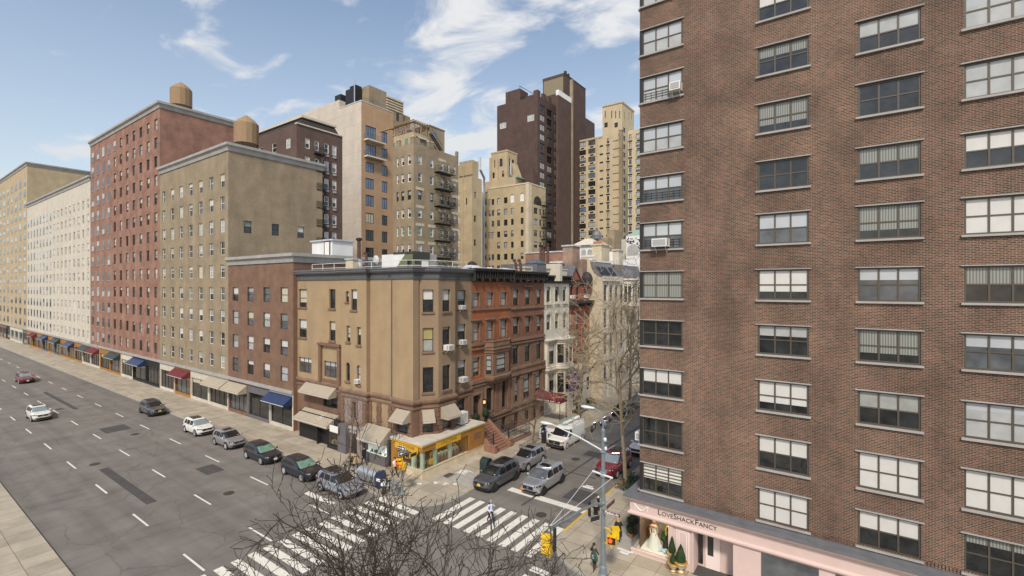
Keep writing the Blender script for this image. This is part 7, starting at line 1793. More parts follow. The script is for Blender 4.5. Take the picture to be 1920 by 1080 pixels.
# white work van
vl = [(.10, .25, .2, .86, 6), (.14, .08, .06, .95, 6), (.22, .0, .0, .985, 7), (.34, .02, 0, 1.0, 8), (.42, .06, 0, 1.0, 8), (.475, .1, .01, 1.0, 8), (.5, .22, .01, .995, 8), (.525, .7, .015, .985, 8), (.545, .95, .02, .98, 8), (.58, 1.06, .025, .972, 9), (.70, 1.32, .04, .94, 9), (.82, 1.58, .06, .905, 9), (.9, 1.78, .09, .87, 8), (.94, 1.95, .14, .83, 7), (.97, 2.15, .24, .74, 6), (.99, 2.4, .45, .5, 4), (1.0, 2.7, .7, .2, 3)]
VH = 2.08
t, S, X = car('work_van', 'white work van with a ladder and pipes on its roof rack', 'van', (-24.6, 44.85, 0), DN, dict(L=5.5, W=2.02, H=VH, belt=.555, roof=.885, lev=vl, van=1, wins=[(1.42, 2.12, 1.78, 2.12)], gaps=(1.18, 2.2, 3.4), handles=(2.1,), mirror=1.35, lamp=(.68, .93, .345 * VH, .44 * VH), amber=1, grille=(.66, .3 * VH, .45 * VH), slats=5, intake=(.13 * VH, .26 * VH), plate='lamp_amber', platez=.5, ax=(.95, 4.35), r=.37, arch='paint_white', clad=.3, cladmat='paint_white', handle='trim_black', mirrormat='trim_black', hoodline=((.2, 1.05), (.9, 1.14)), rim='rim_silver', spokes=8), 'paint_white')
mb = MB(); mb.box(X(.22), X(-.04), -.98, .98, .36, .58); mb.build('bumper', 'trim_black', t, local=True)
mb = MB(); [mb.box(X(2.35), X(2.32), s - .03, s + .03, 2.0, 2.2) for s in (-.75, .75)]; 
for x in (2.3, 3.6, 4.9):
    mb.tube([(X(x), -.82, 2.2), (X(x), .82, 2.2)], .025, 5)
    for s in (-.82, .82): mb.tube([(X(x), s, 1.9), (X(x), s, 2.3)], .025, 5)
for s in (-.82, .82): mb.tube([(X(2.2), s, 2.14), (X(5.2), s, 2.14)], .022, 5)
mb.build('roof_rack', 'white_paint', t, local=True)
tl = thing('ladder', 'grey-green extension ladder lying on the white van roof rack', 'ladder', (-24.6, 44.85, 2.3), DN)
mb = MB()
for s in (-.62, -.2): mb.box(X(5.3), X(1.9), s - .03, s + .03, -.06, .06)
for k in range(11): x = 2.05 + k * .31; mb.tube([(X(x), -.62, 0), (X(x), -.2, 0)], .02, 5)
mb.build('rails_and_rungs', 'copper_green', tl, local=True)
mb = MB(); mb.lathe([(.1, 0), (.1, 3.4)], (X(5.2), .1, .05), 10, 'x'); mb.lathe([(.07, 0), (.07, 3.0)], (X(5.0), .3, .03), 10, 'x'); o = setp(mb.build('conduit_pipes', 'white_paint'), 'pale conduit pipes beside the ladder on the van roof', 'pipes'); o.location = (-24.6, 44.85, 2.3); o.rotation_euler = (0, 0, DN)
# motorcycles
def motorcycle(loc, rz, label, paint):
    t = thing('motorcycle', label, 'motorcycle', loc, rz, 'motorcycles parked behind the van')
    for x, nm in ((.72, 'wheel'), (-.68, 'wheel')):
        mb = MB(); mb.lathe([(.22, -.05), (.29, -.06), (.32, 0), (.29, .06), (.22, .05)], (x, 0, .32), 22, 'y'); w_ = mb.build('wheel', 'tyre', t, local=True, smooth=True)
        mb = MB(); mb.lathe([(.2, -.015), (.225, -.015), (.225, .015), (.2, .015)], (x, 0, .32), 20, 'y'); mb.lathe([(.02, -.06), (.06, -.06), (.06, .06), (.02, .06)], (x, 0, .32), 10, 'y')
        for k in range(8): a = k * PI / 4; mb.tube([(x, 0, .32), (x + .21 * math.cos(a), 0, .32 + .21 * math.sin(a))], .01, 3)
        mb.build('rim', 'chrome', w_, local=True)
    mb = MB(); mb.ball((.15, 0, .82), .3, .15, .13, 12, 8); mb.build('fuel_tank', paint, t, local=True, smooth=True)
    mb = MB(); mb.ball((-.35, 0, .8), .34, .14, .07, 12, 6); mb.build('seat', 'trim_black', t, local=True, smooth=True)
    mb = MB(); mb.lathe([(.12, -.16), (.18, -.1), (.18, .1), (.12, .16)], (.05, 0, .45), 12, 'y'); mb.box(-.2, .3, -.13, .13, .3, .62); mb.build('engine', 'galv', t, local=True)
    mb = MB(); mb.tube([(.1, -.15, .35), (-.3, -.18, .3), (-.85, -.18, .36)], [.04, .045, .06], 8); mb.build('exhaust', 'chrome', t, local=True)
    mb = MB()
    for s in (-.08, .08): mb.tube([(.72, s, .32), (.5, s, .95)], .028, 6); mb.tube([(-.68, s * 1.3, .32), (-.15, s * 1.3, .55)], .025, 6)
    mb.tube([(.38, -.36, 1.08), (.46, -.14, 1.02), (.46, .14, 1.02), (.38, .36, 1.08)], .018, 6); mb.build('fork_and_handlebar', 'chrome', t, local=True)
    mb = MB(); mb.ball((.58, 0, .9), .1, .1, .1, 10, 7); mb.build('headlight', 'lamp_clear', t, local=True, smooth=True)
    mb = MB(); mb.loft([[(.72 + .37 * math.cos(a), s, .32 + .37 * math.sin(a)) for s in (-.07, .07)] for a in [.3 + k * .25 for k in range(9)]], False); mb.loft([[(-.68 + .37 * math.cos(a), s, .32 + .37 * math.sin(a)) for s in (-.09, .09)] for a in [.6 + k * .25 for k in range(9)]], False); mb.build('mudguard', paint, t, local=True)
motorcycle((-24.2, 50.5, 0), rad(-78), 'black motorcycle at the front of the row behind the white van', 'trim_black')
motorcycle((-23.4, 52.0, 0), rad(-70), 'blue-tanked motorcycle standing outermost in the row behind the van', 'blue_box')
motorcycle((-24.3, 53.3, 0), rad(-80), 'silver motorcycle in the middle of the row behind the van', 'silver_box')
motorcycle((-24.3, 55.6, 0), rad(-75), 'dark motorcycle at the back of the row behind the van', 'paint_navy')
# parked and moving cars farther along the avenue
src = dict(navy=bpy.data.objects['navy_car'], small=bpy.data.objects['silver_suv'], white=bpy.data.objects['white_car'], graphite=bpy.data.objects['graphite_suv'], red=bpy.data.objects['red_suv'], larger=bpy.data.objects['silver_suv.001'])
for i, (k, x, y, lab) in enumerate((('navy', -46.5, 23.5, 'first dark car parked left of the navy one on the avenue'), ('small', -53.5, 23.5, 'silver car parked before the brownstone avenue building'), ('white', -61, 23.5, 'white car parked before the brownstone avenue building'), ('graphite', -75, 23.5, 'dark SUV parked before the grey-beige avenue block'), ('white', -84, 14.2, 'white car driving along the middle of the avenue'), ('red', -118, 18.2, 'red SUV driving far down the avenue'), ('larger', -150, 14.2, 'silver SUV driving far down the avenue'))):
    dup(src[k], None, (x, y, 0), 0, lab)['group'] = 'cars along the avenue'
# ------------------------------------------------------------------ street furniture
# big lamp and signal pole on the near right corner
PXp, PYp = -11.4, 25.05
t = thing('signal_pole', 'tall grey street pole with two lamp arms and a signal mast arm', 'street pole', (PXp, PYp, .13))
mb = MB(); n = 8
mb.lathe([(.17, .55), (.14, 2.5), (.12, 5.5), (.1, 8.5)], (PXp, PYp, 0), 8); mb.lathe([(.13, 8.5), (.13, 8.62), (.03, 8.7)], (PXp, PYp, 0), 8); mb.build('pole', 'pole_grey', t)
mb = MB(); mb.lathe([(.32, .13), (.32, .3), (.24, .45), (.22, .8), (.17, .9)], (PXp, PYp, 0), 8); mb.build('base', 'pole_grey', t)
mb = MB()
for z in (4.15, 4.45, 5.95, 6.15, 7.35): mb.lathe([(.19, 0), (.19, .09)], (PXp, PYp, z), 10)
mb.build('clamp', 'galv', t)
# straight luminaire arm
e1 = Vector((-14.75, PYp, 8.35)); mb = MB(); mb.tube([(PXp, PYp, 7.4), (-13.0, PYp, 7.93), e1], [.045, .04, .035], 7); ar = mb.build('lamp_arm', 'lamp_white', t, smooth=True)
def cobra(c, dx, par):
    mb = MB(); x, y, z = c; rings = []
    for k, (u, w_, hh) in enumerate(((0, .05, .05), (.15, .09, .07), (.4, .16, .1), (.7, .15, .09), (.85, .05, .04))):
        rings.append([(x + dx * u, y + w_ * math.cos(a), z + hh * math.sin(a) * (1 if math.sin(a) > 0 else .7)) for a in [2 * PI * j / 10 for j in range(10)]])
    mb.loft(rings, True, True, True); o = mb.build('lamp_head', 'lamp_white', par, smooth=True)
    mb = MB(); mb.ball((x + dx * .5, y, z - .05), .25, .12, .07, 10, 5); mb.build('lens', 'lamp_clear', o, smooth=True)
cobra(e1, -1, ar)
q = [(PXp, PYp, 8.5), (PXp - .02, PYp, 9.0), (PXp - .1, PYp, 9.4), (PXp - .28, PYp, 9.65), (PXp - .55, PYp, 9.75)]
mb = MB(); mb.tube(q, [.05, .045, .042, .038, .035], 7); ar = mb.build('lamp_arm', 'pole_grey', t, smooth=True); cobra(Vector(q[-1]), -1, ar)
mb = MB(); mb.ball((PXp + .16, PYp - .1, 8.1), .1, .1, .13, 8, 6); mb.ball((PXp + .2, PYp - .1, 7.6), .09, .09, .12, 8, 6); mb.build('sensor', 'lamp_white', t)
# mast arm reaching over the avenue
AX, AY = -11.95, 20.0
q = [(PXp, PYp, 4.3), (PXp - .08, 24.4, 4.62), (PXp - .2, 22.8, 4.85), (PXp - .3, 21.2, 4.93), (AX, AY, 4.9)]
mb = MB(); mb.tube(q, [.085, .08, .07, .06, .055], 8); ma = mb.build('mast_arm', 'pole_grey', t, smooth=True)
mb = MB(); mb.tube([(PXp - .62, PYp - .1, 6.15), (PXp + .62, PYp - .1, 6.02)], .06, 6); mb.build('guy_bar', 'lamp_white', t)
mb = MB(); mb.tube([(PXp - .6, PYp - .1, 6.15), (AX, AY, 5.02)], .014, 4); mb.tube([(PXp + .58, PYp - .1, 6.02), (AX + .05, AY, 5.02)], .014, 4); mb.build('guy_wire', 'lamp_white', ma)
# vehicle signal hung on the mast arm
ts = thing('traffic_signal', 'yellow three-lens traffic signal hanging from the mast arm', 'traffic light', (AX, AY, 4.2))
mb = MB(); mb.tube([(AX, AY, 4.98), (AX, AY, 4.8)], .06, 6); mb.lathe([(.1, 0), (.12, .08), (.05, .16)], (AX, AY, 4.76), 8); mb.build('hanger', 'pole_grey', ts)
def sig(dx, dy, rot, nm):
    m = Matrix.Translation((AX + dx, AY + dy, 4.3)) @ Matrix.Rotation(rot, 4, 'Z')
    mb = MB()
    for k in range(3):
        z = .18 - k * .36; mb.box(-.17, .17, -.1, .1, z - .17, z + .17)
    o = mb.build(nm, 'yellow_signal', ts, local=True); 
    o.matrix_parent_inverse = wmat(ts).inverted() @ m
    mb = MB()
    for k in range(3):
        z = .18 - k * .36; rr = []
        for d_ in (0, .3):
            rr.append([(.155 * math.cos(a), -.1 - d_ * (1 if math.sin(a) > -.5 else .35), z + .155 * math.sin(a)) for a in [2 * PI * j / 14 for j in range(14)]])
        mb.loft(rr, True)
    v = mb.build('visor', 'yellow_signal', o, local=True)
    mb = MB()
    for k in range(3): z = .18 - k * .36; mb.lathe([(.01, -.02), (.15, -.02)], (0, -.1, z), 14, 'y')
    mb.build('lens', 'grille_dark', o, local=True)
sig(0, 0, rad(-80), 'signal_head')
mb = MB(); mb.box(AX + .14, AX + .2, AY + .1, AY + .34, 3.75, 4.85); mb.build('side_plate', 'trim_black', ts)
# street name plates
def plate(words, F, a, z, w_, h_, mat, ink, size, nm='street_sign'):
    mb = MB(); mb.fbox(F, a, a + w_, z, z + h_, -.012, .012); o = mb.build(nm, mat, t)
    mb = MB()
    for z_ in (z + .008, z + h_ - .02): mb.fbox(F, a + .01, a + w_ - .01, z_, z_ + .012, .013, .015)
    mb.build('border', ink, o)
    if words: text('lettering', words, size, FT(F, a + w_ / 2, z + h_ / 2, .014), ink, o, .003, sx=.82, bold=.006)
    return o
plate('Madison Av', FY(PYp - .22), PXp + .12, 3.95, .98, .24, 'sign_brown', 'pale_ink', .21)
plate('', FX(PXp + .18), PYp + .1, 4.05, 1.1, .26, 'sign_brown', 'pale_ink', .2)
o = plate('', Fr((PXp - .12, PYp), (.45, .9)), -.75, 3.45, .62, .32, 'ink', 'pale_ink', .2, 'one_way_sign')
# pedestrian signals
def hand(F, a, z, s, par, d=.0):
    mb = MB(); pts = [(-.3, -.5), (.22, -.5), (.38, -.1), (.5, .12), (.42, .2), (.25, .0), (.24, .45), (.14, .47), (.1, .1), (.06, .55), (-.04, .55), (-.06, .1), (-.12, .5), (-.22, .48), (-.2, .05), (-.3, .35), (-.38, .32), (-.36, -.1)]
    mb.face([F.P(a + x * s, z + y * s, d) for x, y in pts]); mb.build('hand', 'hand_orange', par)
def pedsig(par, F, a, z, lit=True, w_=.48, nm='pedestrian_signal'):
    mb = MB(); mb.fbox(F, a - w_ / 2, a + w_ / 2, z - w_ / 2, z + w_ / 2, -.3, 0); mb.fbox(F, a - w_ / 2 - .02, a + w_ / 2 + .02, z + w_ / 2 + .003, z + w_ / 2 + .03, -.3, .14)
    for q in (-1, 1): mb.fbox(F, a + q * (w_ / 2 + .012) - .01, a + q * (w_ / 2 + .012) + .01, z - w_ / 2, z + w_ / 2, -.3, .08)
    o = mb.build(nm, 'yellow_signal', par)
    mb = MB(); mb.fbox(F, a - w_ / 2 + .025, a + w_ / 2 - .025, z - w_ / 2 + .025, z + w_ / 2 - .025, .001, .012); mb.build('face', 'frame_dark', o)
    if lit: hand(F, a - .07, z, .26, o, .018)
    return o
Fped = Fr((PXp, PYp - .35), (.98, .2)); pedsig(t, Fped, .62, 2.55); Fp2 = Fr((PXp + .2, PYp), (.1, 1)); pedsig(t, Fr((PXp + .75, PYp + .2), (-.55, .85)), .0, 2.85, False)
mb = MB()
for z in (2.2, 3.05): mb.tube([(PXp, PYp, z), (PXp + .35, PYp - .05, z + .02), (PXp + .62, PYp - .25, z)], .045, 6)
mb.build('signal_bracket', 'yellow_signal', t)
# left corner: sign pole with pedestrian signals
qx, qy = -29.15, 25.85
t = thing('sign_pole', 'grey pole with one-way arrow plates and a yellow pedestrian signal by the corner shop', 'sign pole', (qx, qy, .13))
mb = MB(); mb.tube([(qx, qy, .13), (qx, qy, 2.9)], .085, 8); mb.lathe([(.2, .13), (.2, .25), (.12, .4)], (qx, qy, 0), 8); mb.build('pole', 'pole_grey', t)
mb = MB(); mb.tube([(qx, qy, 2.9), (qx, qy, 4.15)], .035, 6); mb.build('sign_post', 'yellow_signal', t)
def oneway(F, a, z, w_, h_, flip):
    mb = MB(); mb.fbox(F, a - w_ / 2, a + w_ / 2, z - h_ / 2, z + h_ / 2, -.012, .012); o = mb.build('one_way_sign', 'pale_ink', t)
    mb = MB(); mb.fbox(F, a - w_ / 2 + .02, a + w_ / 2 - .02, z - h_ / 2 + .02, z + h_ / 2 - .02, .013, .016); mb.build('field', 'ink', o)
    mb = MB(); s = -1 if flip else 1; q = [(-.42, -.13), (.15, -.13), (.15, -.3), (.44, 0), (.15, .3), (.15, .13), (-.42, .13)]; q = [(x * s, y) for x, y in q]; q = q if s > 0 else q[::-1]
    mb.face([F.P(a + x * w_, z + y * h_, .019) for x, y in q]); ar = mb.build('arrow', 'pale_ink', o)
    text('lettering', 'ONE WAY', h_ * .24, FT(F, a - s * w_ * .1, z, .021), 'ink', ar, .001, bold=.002)
oneway(FY(qy - .1), 0 + qx, 3.85, .92, .34, False); oneway(Fr((qx + .1, qy), (.15, 1)), 0, 3.45, .92, .34, True)
pedsig(t, Fr((qx, qy - .3), (1, -.35)), .34, 2.55); pedsig(t, Fr((qx - .35, qy), (.8, .6)), -.05, 2.55)
mb = MB()
for z in (2.3, 2.85): mb.tube([(qx - .35, qy, z), (qx, qy, z), (qx + .4, qy - .3, z)], .05, 6)
mb.build('signal_bracket', 'yellow_signal', t)
# mailbox, news rack, trash can, scooter
def dome_box(nm, lab, cat, x, y, w_, d_, h_, mat, rz=0., extra=None):
    t = thing(nm, lab, cat, (x, y, .13), rz); r = w_ / 2; n = 12
    prof = [(-r, .12), (-r, h_ - r)] + [(-r * math.cos(PI * k / n), h_ - r + r * math.sin(PI * k / n)) for k in range(1, n)] + [(r, h_ - r), (r, .12)]
    mb = MB(); mb.loft([[(a, -d_ / 2, z) for a, z in prof], [(a, d_ / 2, z) for a, z in prof]], True, True, True); mb.build('body', mat, t, local=True)
    mb = MB(); q = [(a * 1.03, z if i not in (0, len(prof) - 1) else z) for i, (a, z) in enumerate(prof)]
    for yy in (-d_ / 2 - .012, d_ / 2 - .02): mb.loft([[(a * 1.025, yy, .12 + (z - .12) * 1.012) for a, z in prof], [(a * 1.025, yy + .03, .12 + (z - .12) * 1.012) for a, z in prof]], True, True, True)
    mb.build('rim', mat, t, local=True)
    mb = MB()
    for a in (-r + .05, r - .05):
        for yy in (-d_ / 2 + .05, d_ / 2 - .05): mb.box(a - .03, a + .03, yy - .03, yy + .03, 0, .119)
    mb.build('foot', mat, t, local=True); return t
t = dome_box('mailbox', 'blue domed mailbox with a white panel beside the white electric bike', 'mailbox', -31.65, 25.75, .62, .58, 1.3, 'blue_box', rad(10))
mb = MB(); mb.box(-.2, .2, -.33, -.31, .55, .8); mb.build('label', 'pale_ink', t, local=True)
mb = MB(); mb.box(-.22, .22, -.34, -.305, .88, .95); mb.build('handle', 'chrome', t, local=True)
dome_box('relay_box', 'dark green domed relay mailbox on the kerb by the graphite SUV', 'mailbox', -26.15, 32.85, .85, .75, 1.5, 'green_box', rad(90))
t = dome_box('news_rack', 'long silver round-topped news rack behind the blue-grey SUV', 'news rack', -33.1, 25.75, .95, 2.2, 1.25, 'silver_box', rad(92))
mb = MB()
for k in range(4): mb.box(-.484, -.472, -1.0 + k * .52, -.56 + k * .52, .35, .75)
mb.build('door', 'galv', t, local=True)
t = thing('litter_bin', 'round ribbed grey litter bin beside the sign pole', 'litter bin', (-29.75, 25.55, .13))
mb = MB()
for k in range(18): a = 2 * PI * k / 18; mb.tube([(.29 * math.cos(a), .29 * math.sin(a), .03), (.33 * math.cos(a), .33 * math.sin(a), .95)], .022, 4)
for z in (.05, .45, .92): mb.lathe([(.31, z), (.345, z), (.345, z + .05), (.31, z + .05)], (0, 0, 0), 20)
mb.build('cage', 'galv', t, local=True); mb = MB(); mb.lathe([(.24, .05), (.28, .9)], (0, 0, 0), 16); mb.build('liner', 'plastic_grey', t, local=True)
t = thing('electric_bike', 'white electric bike standing between the mailbox and the litter bin', 'bicycle', (-30.5, 25.45, .13), rad(-65))
for x in (.55, -.55):
    mb = MB(); mb.lathe([(.26, -.03), (.32, -.04), (.34, 0), (.32, .04), (.26, .03)], (x, 0, .34), 22, 'y'); w_ = mb.build('wheel', 'tyre', t, local=True, smooth=True)
    mb = MB(); mb.lathe([(.02, -.05), (.05, -.05), (.05, .05), (.02, .05)], (x, 0, .34), 8, 'y')
    for k in range(10): a = k * PI / 5; mb.tube([(x, 0, .34), (x + .28 * math.cos(a), 0, .34 + .28 * math.sin(a))], .006, 3)
    mb.build('spoke', 'chrome', w_, local=True)
mb = MB(); mb.tube([(.55, 0, .34), (.4, 0, .75), (.36, 0, 1.1)], .04, 7); mb.tube([(.42, 0, .7), (.1, 0, .38), (-.2, 0, .36), (-.28, 0, .78)], [.06, .075, .06, .04], 7); mb.tube([(-.2, 0, .36), (-.55, 0, .34)], .03, 6); mb.build('frame', 'white_paint', t, local=True, smooth=True)
mb = MB(); mb.ball((-.32, 0, .86), .17, .1, .05, 10, 6); mb.build('saddle', 'trim_black', t, local=True)
mb = MB(); mb.tube([(.22, -.33, 1.13), (.36, -.1, 1.1), (.36, .1, 1.1), (.22, .33, 1.13)], .02, 6); mb.build('handlebar', 'galv', t, local=True)
mb = MB(); mb.box(.48, .8, -.17, .17, .78, 1.0); mb.build('basket', 'white_paint', t, local=True)
mb = MB(); mb.loft([[(.55 + .37 * math.cos(a), s, .34 + .37 * math.sin(a)) for s in (-.06, .06)] for a in [.4 + k * .25 for k in range(8)]], False); mb.loft([[(-.55 + .37 * math.cos(a), s, .34 + .37 * math.sin(a)) for s in (-.06, .06)] for a in [.6 + k * .25 for k in range(9)]], False); mb.build('mudguard', 'blue_box', t, local=True)
# hydrant between bollards
t = thing('fire_hydrant', 'black fire hydrant with a silver cap between two bollards', 'hydrant', (-15.05, 31.8, .13))
mb = MB(); mb.lathe([(.19, 0), (.19, .05), (.13, .1), (.125, .55), (.15, .6)], (0, 0, 0), 14); mb.lathe([(.075, -.24), (.08, .24)], (0, 0, .45), 10, 'x'); mb.lathe([(.09, -.22), (.09, 0)], (0, 0, .42), 10, 'y'); mb.build('body', 'iron', t, local=True, smooth=True)
mb = MB(); mb.lathe([(.17, .6), (.17, .66), (.14, .76), (.05, .84), (.05, .9)], (0, 0, 0), 14); mb.build('cap', 'silver_box', t, local=True, smooth=True)
for x, y, cp, lab in ((-15.3, 31.25, 'iron', 'plain black bollard nearest the crosswalk by the hydrant'), (-15.15, 32.45, 'silver_box', 'silver-capped bollard behind the hydrant')):
    t = thing('bollard', lab, 'bollard', (x, y, .13)); mb = MB(); mb.lathe([(.1, 0), (.1, .95)], (0, 0, 0), 12); mb.build('post', 'iron', t, local=True); mb = MB(); mb.lathe([(.115, .95), (.115, 1.0), (.07, 1.06), (.01, 1.08)], (0, 0, 0), 12); mb.build('cap', cp, t, local=True)
# parking kiosk and parking board
t = thing('parking_meter_kiosk', 'dark parking pay kiosk with a solar top and blue panel by the van', 'parking meter', (-26.4, 43.0, .13))
mb = MB(); mb.box(-.2, .2, -.16, .16, 0, 1.55); mb.build('body', 'trim_black', t, local=True); mb = MB(); mb.box(-.2, .2, -.175, -.162, 1.0, 1.5); mb.box(.202, .215, -.15, .15, 1.05, 1.5); mb.build('panel', 'blue_box', t, local=True)
mb = MB(); mb.box(-.12, .12, -.19, -.177, 1.2, 1.35); mb.box(.217, .225, -.08, .06, 1.25, 1.4); mb.build('screen', 'pane_pale', t, local=True); mb = MB(); mb.tube([(0, 0, 1.55), (0, 0, 1.75)], .05, 6); mb.hexa([(-.28, -.25, 1.7), (.28, -.25, 1.7), (.28, .25, 1.85), (-.28, .25, 1.85), (-.28, -.25, 1.73), (.28, -.25, 1.73), (.28, .25, 1.88), (-.28, .25, 1.88)]); mb.build('solar_panel', 'frame_dark', t, local=True)
t = thing('parking_board', 'low white board with a black letter P on the sidewalk behind the kiosk', 'sign', (-26.6, 44.0, .13))
mb = MB(); mb.box(-.9, .7, -.12, .9, .1, 1.0); mb.box(-.95, .75, -.16, .95, 1.003, 1.07); mb.build('box', 'white_paint', t, local=True)
text('lettering', 'P', .7, Matrix.Translation(t.location) @ FT(FY(0), .35, .5, .13), 'ink', t, .004, bold=.02)
mb = MB(); mb.box(-.75, -.55, -.135, -.122, .3, .4); mb.box(-.75, -.5, -.135, -.122, .55, .7); mb.box(-.3, -.05, -.135, -.122, .35, .75); mb.build('mark', 'ink', t, local=True)
# tree guard
t = thing('tree_guard', 'low black iron tree guard around the young tree by the silver SUV', 'tree guard', (-26.55, 41.0, .13))
mb = MB()
for p, q in (((-26.0, 39.8), (-26.0, 42.2)), ((-27.3, 39.8), (-27.3, 42.2)), ((-27.3, 39.8), (-26.0, 39.8))): fence_run(mb, (*p, .13), (*q, .13), .5, .18)
mb.build('railing', 'iron', t)
mb = MB(); mb.box(-27.25, -26.05, 39.85, 42.15, .12, .16); mb.build('soil', 'soil', t)
# tree pit with evergreen ground cover on the right
t = thing('tree_pit', 'planted tree pit with dark shrubs and orange leaves around the pale trunk', 'planter', (-15.2, 38.2, .13))
mb = MB(); mb.box(-15.65, -13.9, 36.3, 40.0, .12, .24); mb.build('kerb', 'stone_grey', t); mb = MB()
for k in range(1500):
    q = Vector((R.uniform(-15.6, -13.95), R.uniform(36.4, 39.9), .24 + R.uniform(0, .38))); mb.cur = 1 if (q.y < 37.8 and q.x < -14.9 and R.random() < .6) else (2 if R.random() < .2 else 0)
    a = Vector((R.gauss(0, 1), R.gauss(0, 1), R.gauss(0, .5))).normalized(); b = a.orthogonal().normalized(); l = R.uniform(.04, .09); mb.face([q - a * l, q + b * l * .5, q + a * l, q - b * l * .5])
mb.build('ground_cover', ['leaf_dark', 'leaf_autumn', 'leaf_mid'], t)
# leafy planters at the white porch
for i, (px, py, lab) in enumerate(((1088, 772, 'dark hedge planter by the white porch, nearer'), (1106, 762, 'dark hedge planter by the cream wall, farther'))):
    p = ground(px, py, .13); t = thing('hedge_planter', lab, 'planter', p); mb = MB(); mb.box(p.x - .5, p.x + .5, p.y - 1.3, p.y + 1.3, .13, .5); mb.build('box', 'frame_dark', t); bush((p.x, p.y, .85), .55, 500, par=t, leaf=.09)
# ------------------------------------------------------------------ people: one skinned surface each
def person(label, loc, rz, J, cloth, hair, height=1.75, female=False):
    """J: joints in metres, x forward, y left, z up; cloth: list of (material, test(point)) for the body faces"""
    t = thing('person', label, 'person', loc, rz); s = height / 1.75
    V, E, RD = [], [], []
    def v(p, r):
        V.append(Vector(p) * s); RD.append(r * s); return len(V) - 1
    def chain(idx, pts):
        for p, r in pts:
            k = v(p, r); E.append((idx, k)); idx = k
        return idx
    wd = .88 if female else 1.0
    pel = v(J['pelvis'], .125); P = Vector(J['pelvis']); N = Vector(J['neck'])
    waist = chain(pel, [(P.lerp(N, .3), .115 * wd)]); chest = chain(waist, [(P.lerp(N, .62), .135 * wd)]); up = chain(chest, [(P.lerp(N, .86), .105)])
    Hd = Vector(J['head']); chain(up, [(N, .052), (N.lerp(Hd, .4), .058), (Hd, .088), (Hd + Vector((.0, 0, .085)), .07)])
    for sd in ('l', 'r'):
        a, b, c = (Vector(J[k + sd]) for k in ('sh', 'el', 'wr')); chain(up, [(a, .062), (a.lerp(b, .5), .05), (b, .042), (b.lerp(c, .5), .038), (c, .027)])
        h_, k_, an, to = (Vector(J[k + sd]) for k in ('hip', 'kn', 'an', 'to')); chain(pel, [(h_, .098), (h_.lerp(k_, .5), .078), (k_, .058), (k_.lerp(an, .4), .055), (an, .038), (to, .036)])
    me = bpy.data.meshes.new('body'); me.from_pydata(V, E, []); o = bpy.data.objects.new('body', me); COL.objects.link(o)
    m = o.modifiers.new('s', 'SKIN'); m.use_smooth_shade = True
    for i, q in enumerate(me.skin_vertices[0].data): q.radius = (RD[i], RD[i])
    me.skin_vertices[0].data[0].use_root = True
    q = o.modifiers.new('b', 'SUBSURF'); q.levels = 1; q.render_levels = 1
    dg = bpy.context.evaluated_depsgraph_get(); dg.update(); nm = bpy.data.meshes.new_from_object(o.evaluated_get(dg)); bpy.data.objects.remove(o)
    # hands: palm and five unequal bent fingers joined into the same mesh
    bm = bmesh.new(); bm.from_mesh(nm)
    hb = MB()
    for sd in ('l', 'r'):
        w = Vector(J['wr' + sd]) * s; d = (w - Vector(J['el' + sd]) * s).normalized(); side = d.cross(Vector((1, 0, 0)) if abs(d.x) < .8 else Vector((0, 0, 1))).normalized(); nrm = side.cross(d).normalized(); sg = 1 if sd == 'l' else -1
        hb.tube([w - d * .02, w + d * .03, w + d * .085], [.024, .034, .034], 8)
        for k, ln in enumerate((.062, .075, .07, .055)):
            b = w + d * .08 + side * (-.03 + .02 * k); c = b + d * ln * .55 + nrm * .008; hb.tube([b, c, c + d * ln * .3 + nrm * ln * .35], [.0095, .009, .0075], 6)
        b = w + d * .03 + side * -.03; hb.tube([b, b - side * .025 + d * .025, b - side * .03 + d * .055 + nrm * .012], [.012, .011, .009], 6)
    # face: nose, ears, eyes
    hd = Hd * s
    hb.ball(hd + Vector((.085, 0, -.005)) * s, .018 * s, .014 * s, .024 * s, 6, 5)
    for q in (-1, 1): hb.ball(hd + Vector((0, q * .085, .0)) * s, .02 * s, .012 * s, .032 * s, 6, 5)
    base = len(bm.verts); vs = [bm.verts.new(p) for p in hb.v]
    for f in hb.f: bm.faces.new([vs[i] for i in f])
    mats = []
    def mi(x):
        if x not in mats: mats.append(x)
        return mats.index(x)
    for f in bm.faces:
        c = f.calc_center_median() / s; mname = None
        if f.verts[0].index == -1 or f.verts[0] in set(): mname = 'skin'
        for mt, test in cloth:
            if test(c): mname = mt; break
        f.material_index = mi(mname or 'skin'); f.smooth = True
    hv = set(vs)
    for f in bm.faces:
        if f.verts[0] in hv: f.material_index = mi('skin')
    bm.to_mesh(nm); bm.free(); nm.name = 'body'
    for x in mats: nm.materials.append(M[x])
    b = link('body', nm, t, True)
    mb = MB()
    for q in (-1, 1): mb.ball(hd + Vector((.08, q * .033, .02)) * s, .01, .014, .009, 6, 4)
    mb.build('eye', 'ink', b, local=True); mb = MB(); mb.box(hd.x + .078 * s, hd.x + .088 * s, hd.y - .025, hd.y + .025, hd.z - .052 * s, hd.z - .042 * s); mb.build('mouth', 'terracotta', b, local=True)
    # hair cap
    kind, hm = hair; mb = MB(); rings = []
    for i in range(7):
        th = i / 6 * (1.75 if kind != 'bald' else 1.2); rad_ = .098 * s * math.sin(max(th, .05)); zz = hd.z + (.055 + .098 * math.cos(th)) * s
        rings.append([(hd.x - .018 * s + rad_ * math.cos(a) * (.9 if math.cos(a) > 0 and i > 3 else 1.02), hd.y + rad_ * math.sin(a), zz + (.03 * s if math.cos(a) > .5 and i > 4 else 0)) for a in [2 * PI * k / 16 for k in range(16)]])
    mb.loft(rings, True, True, False)
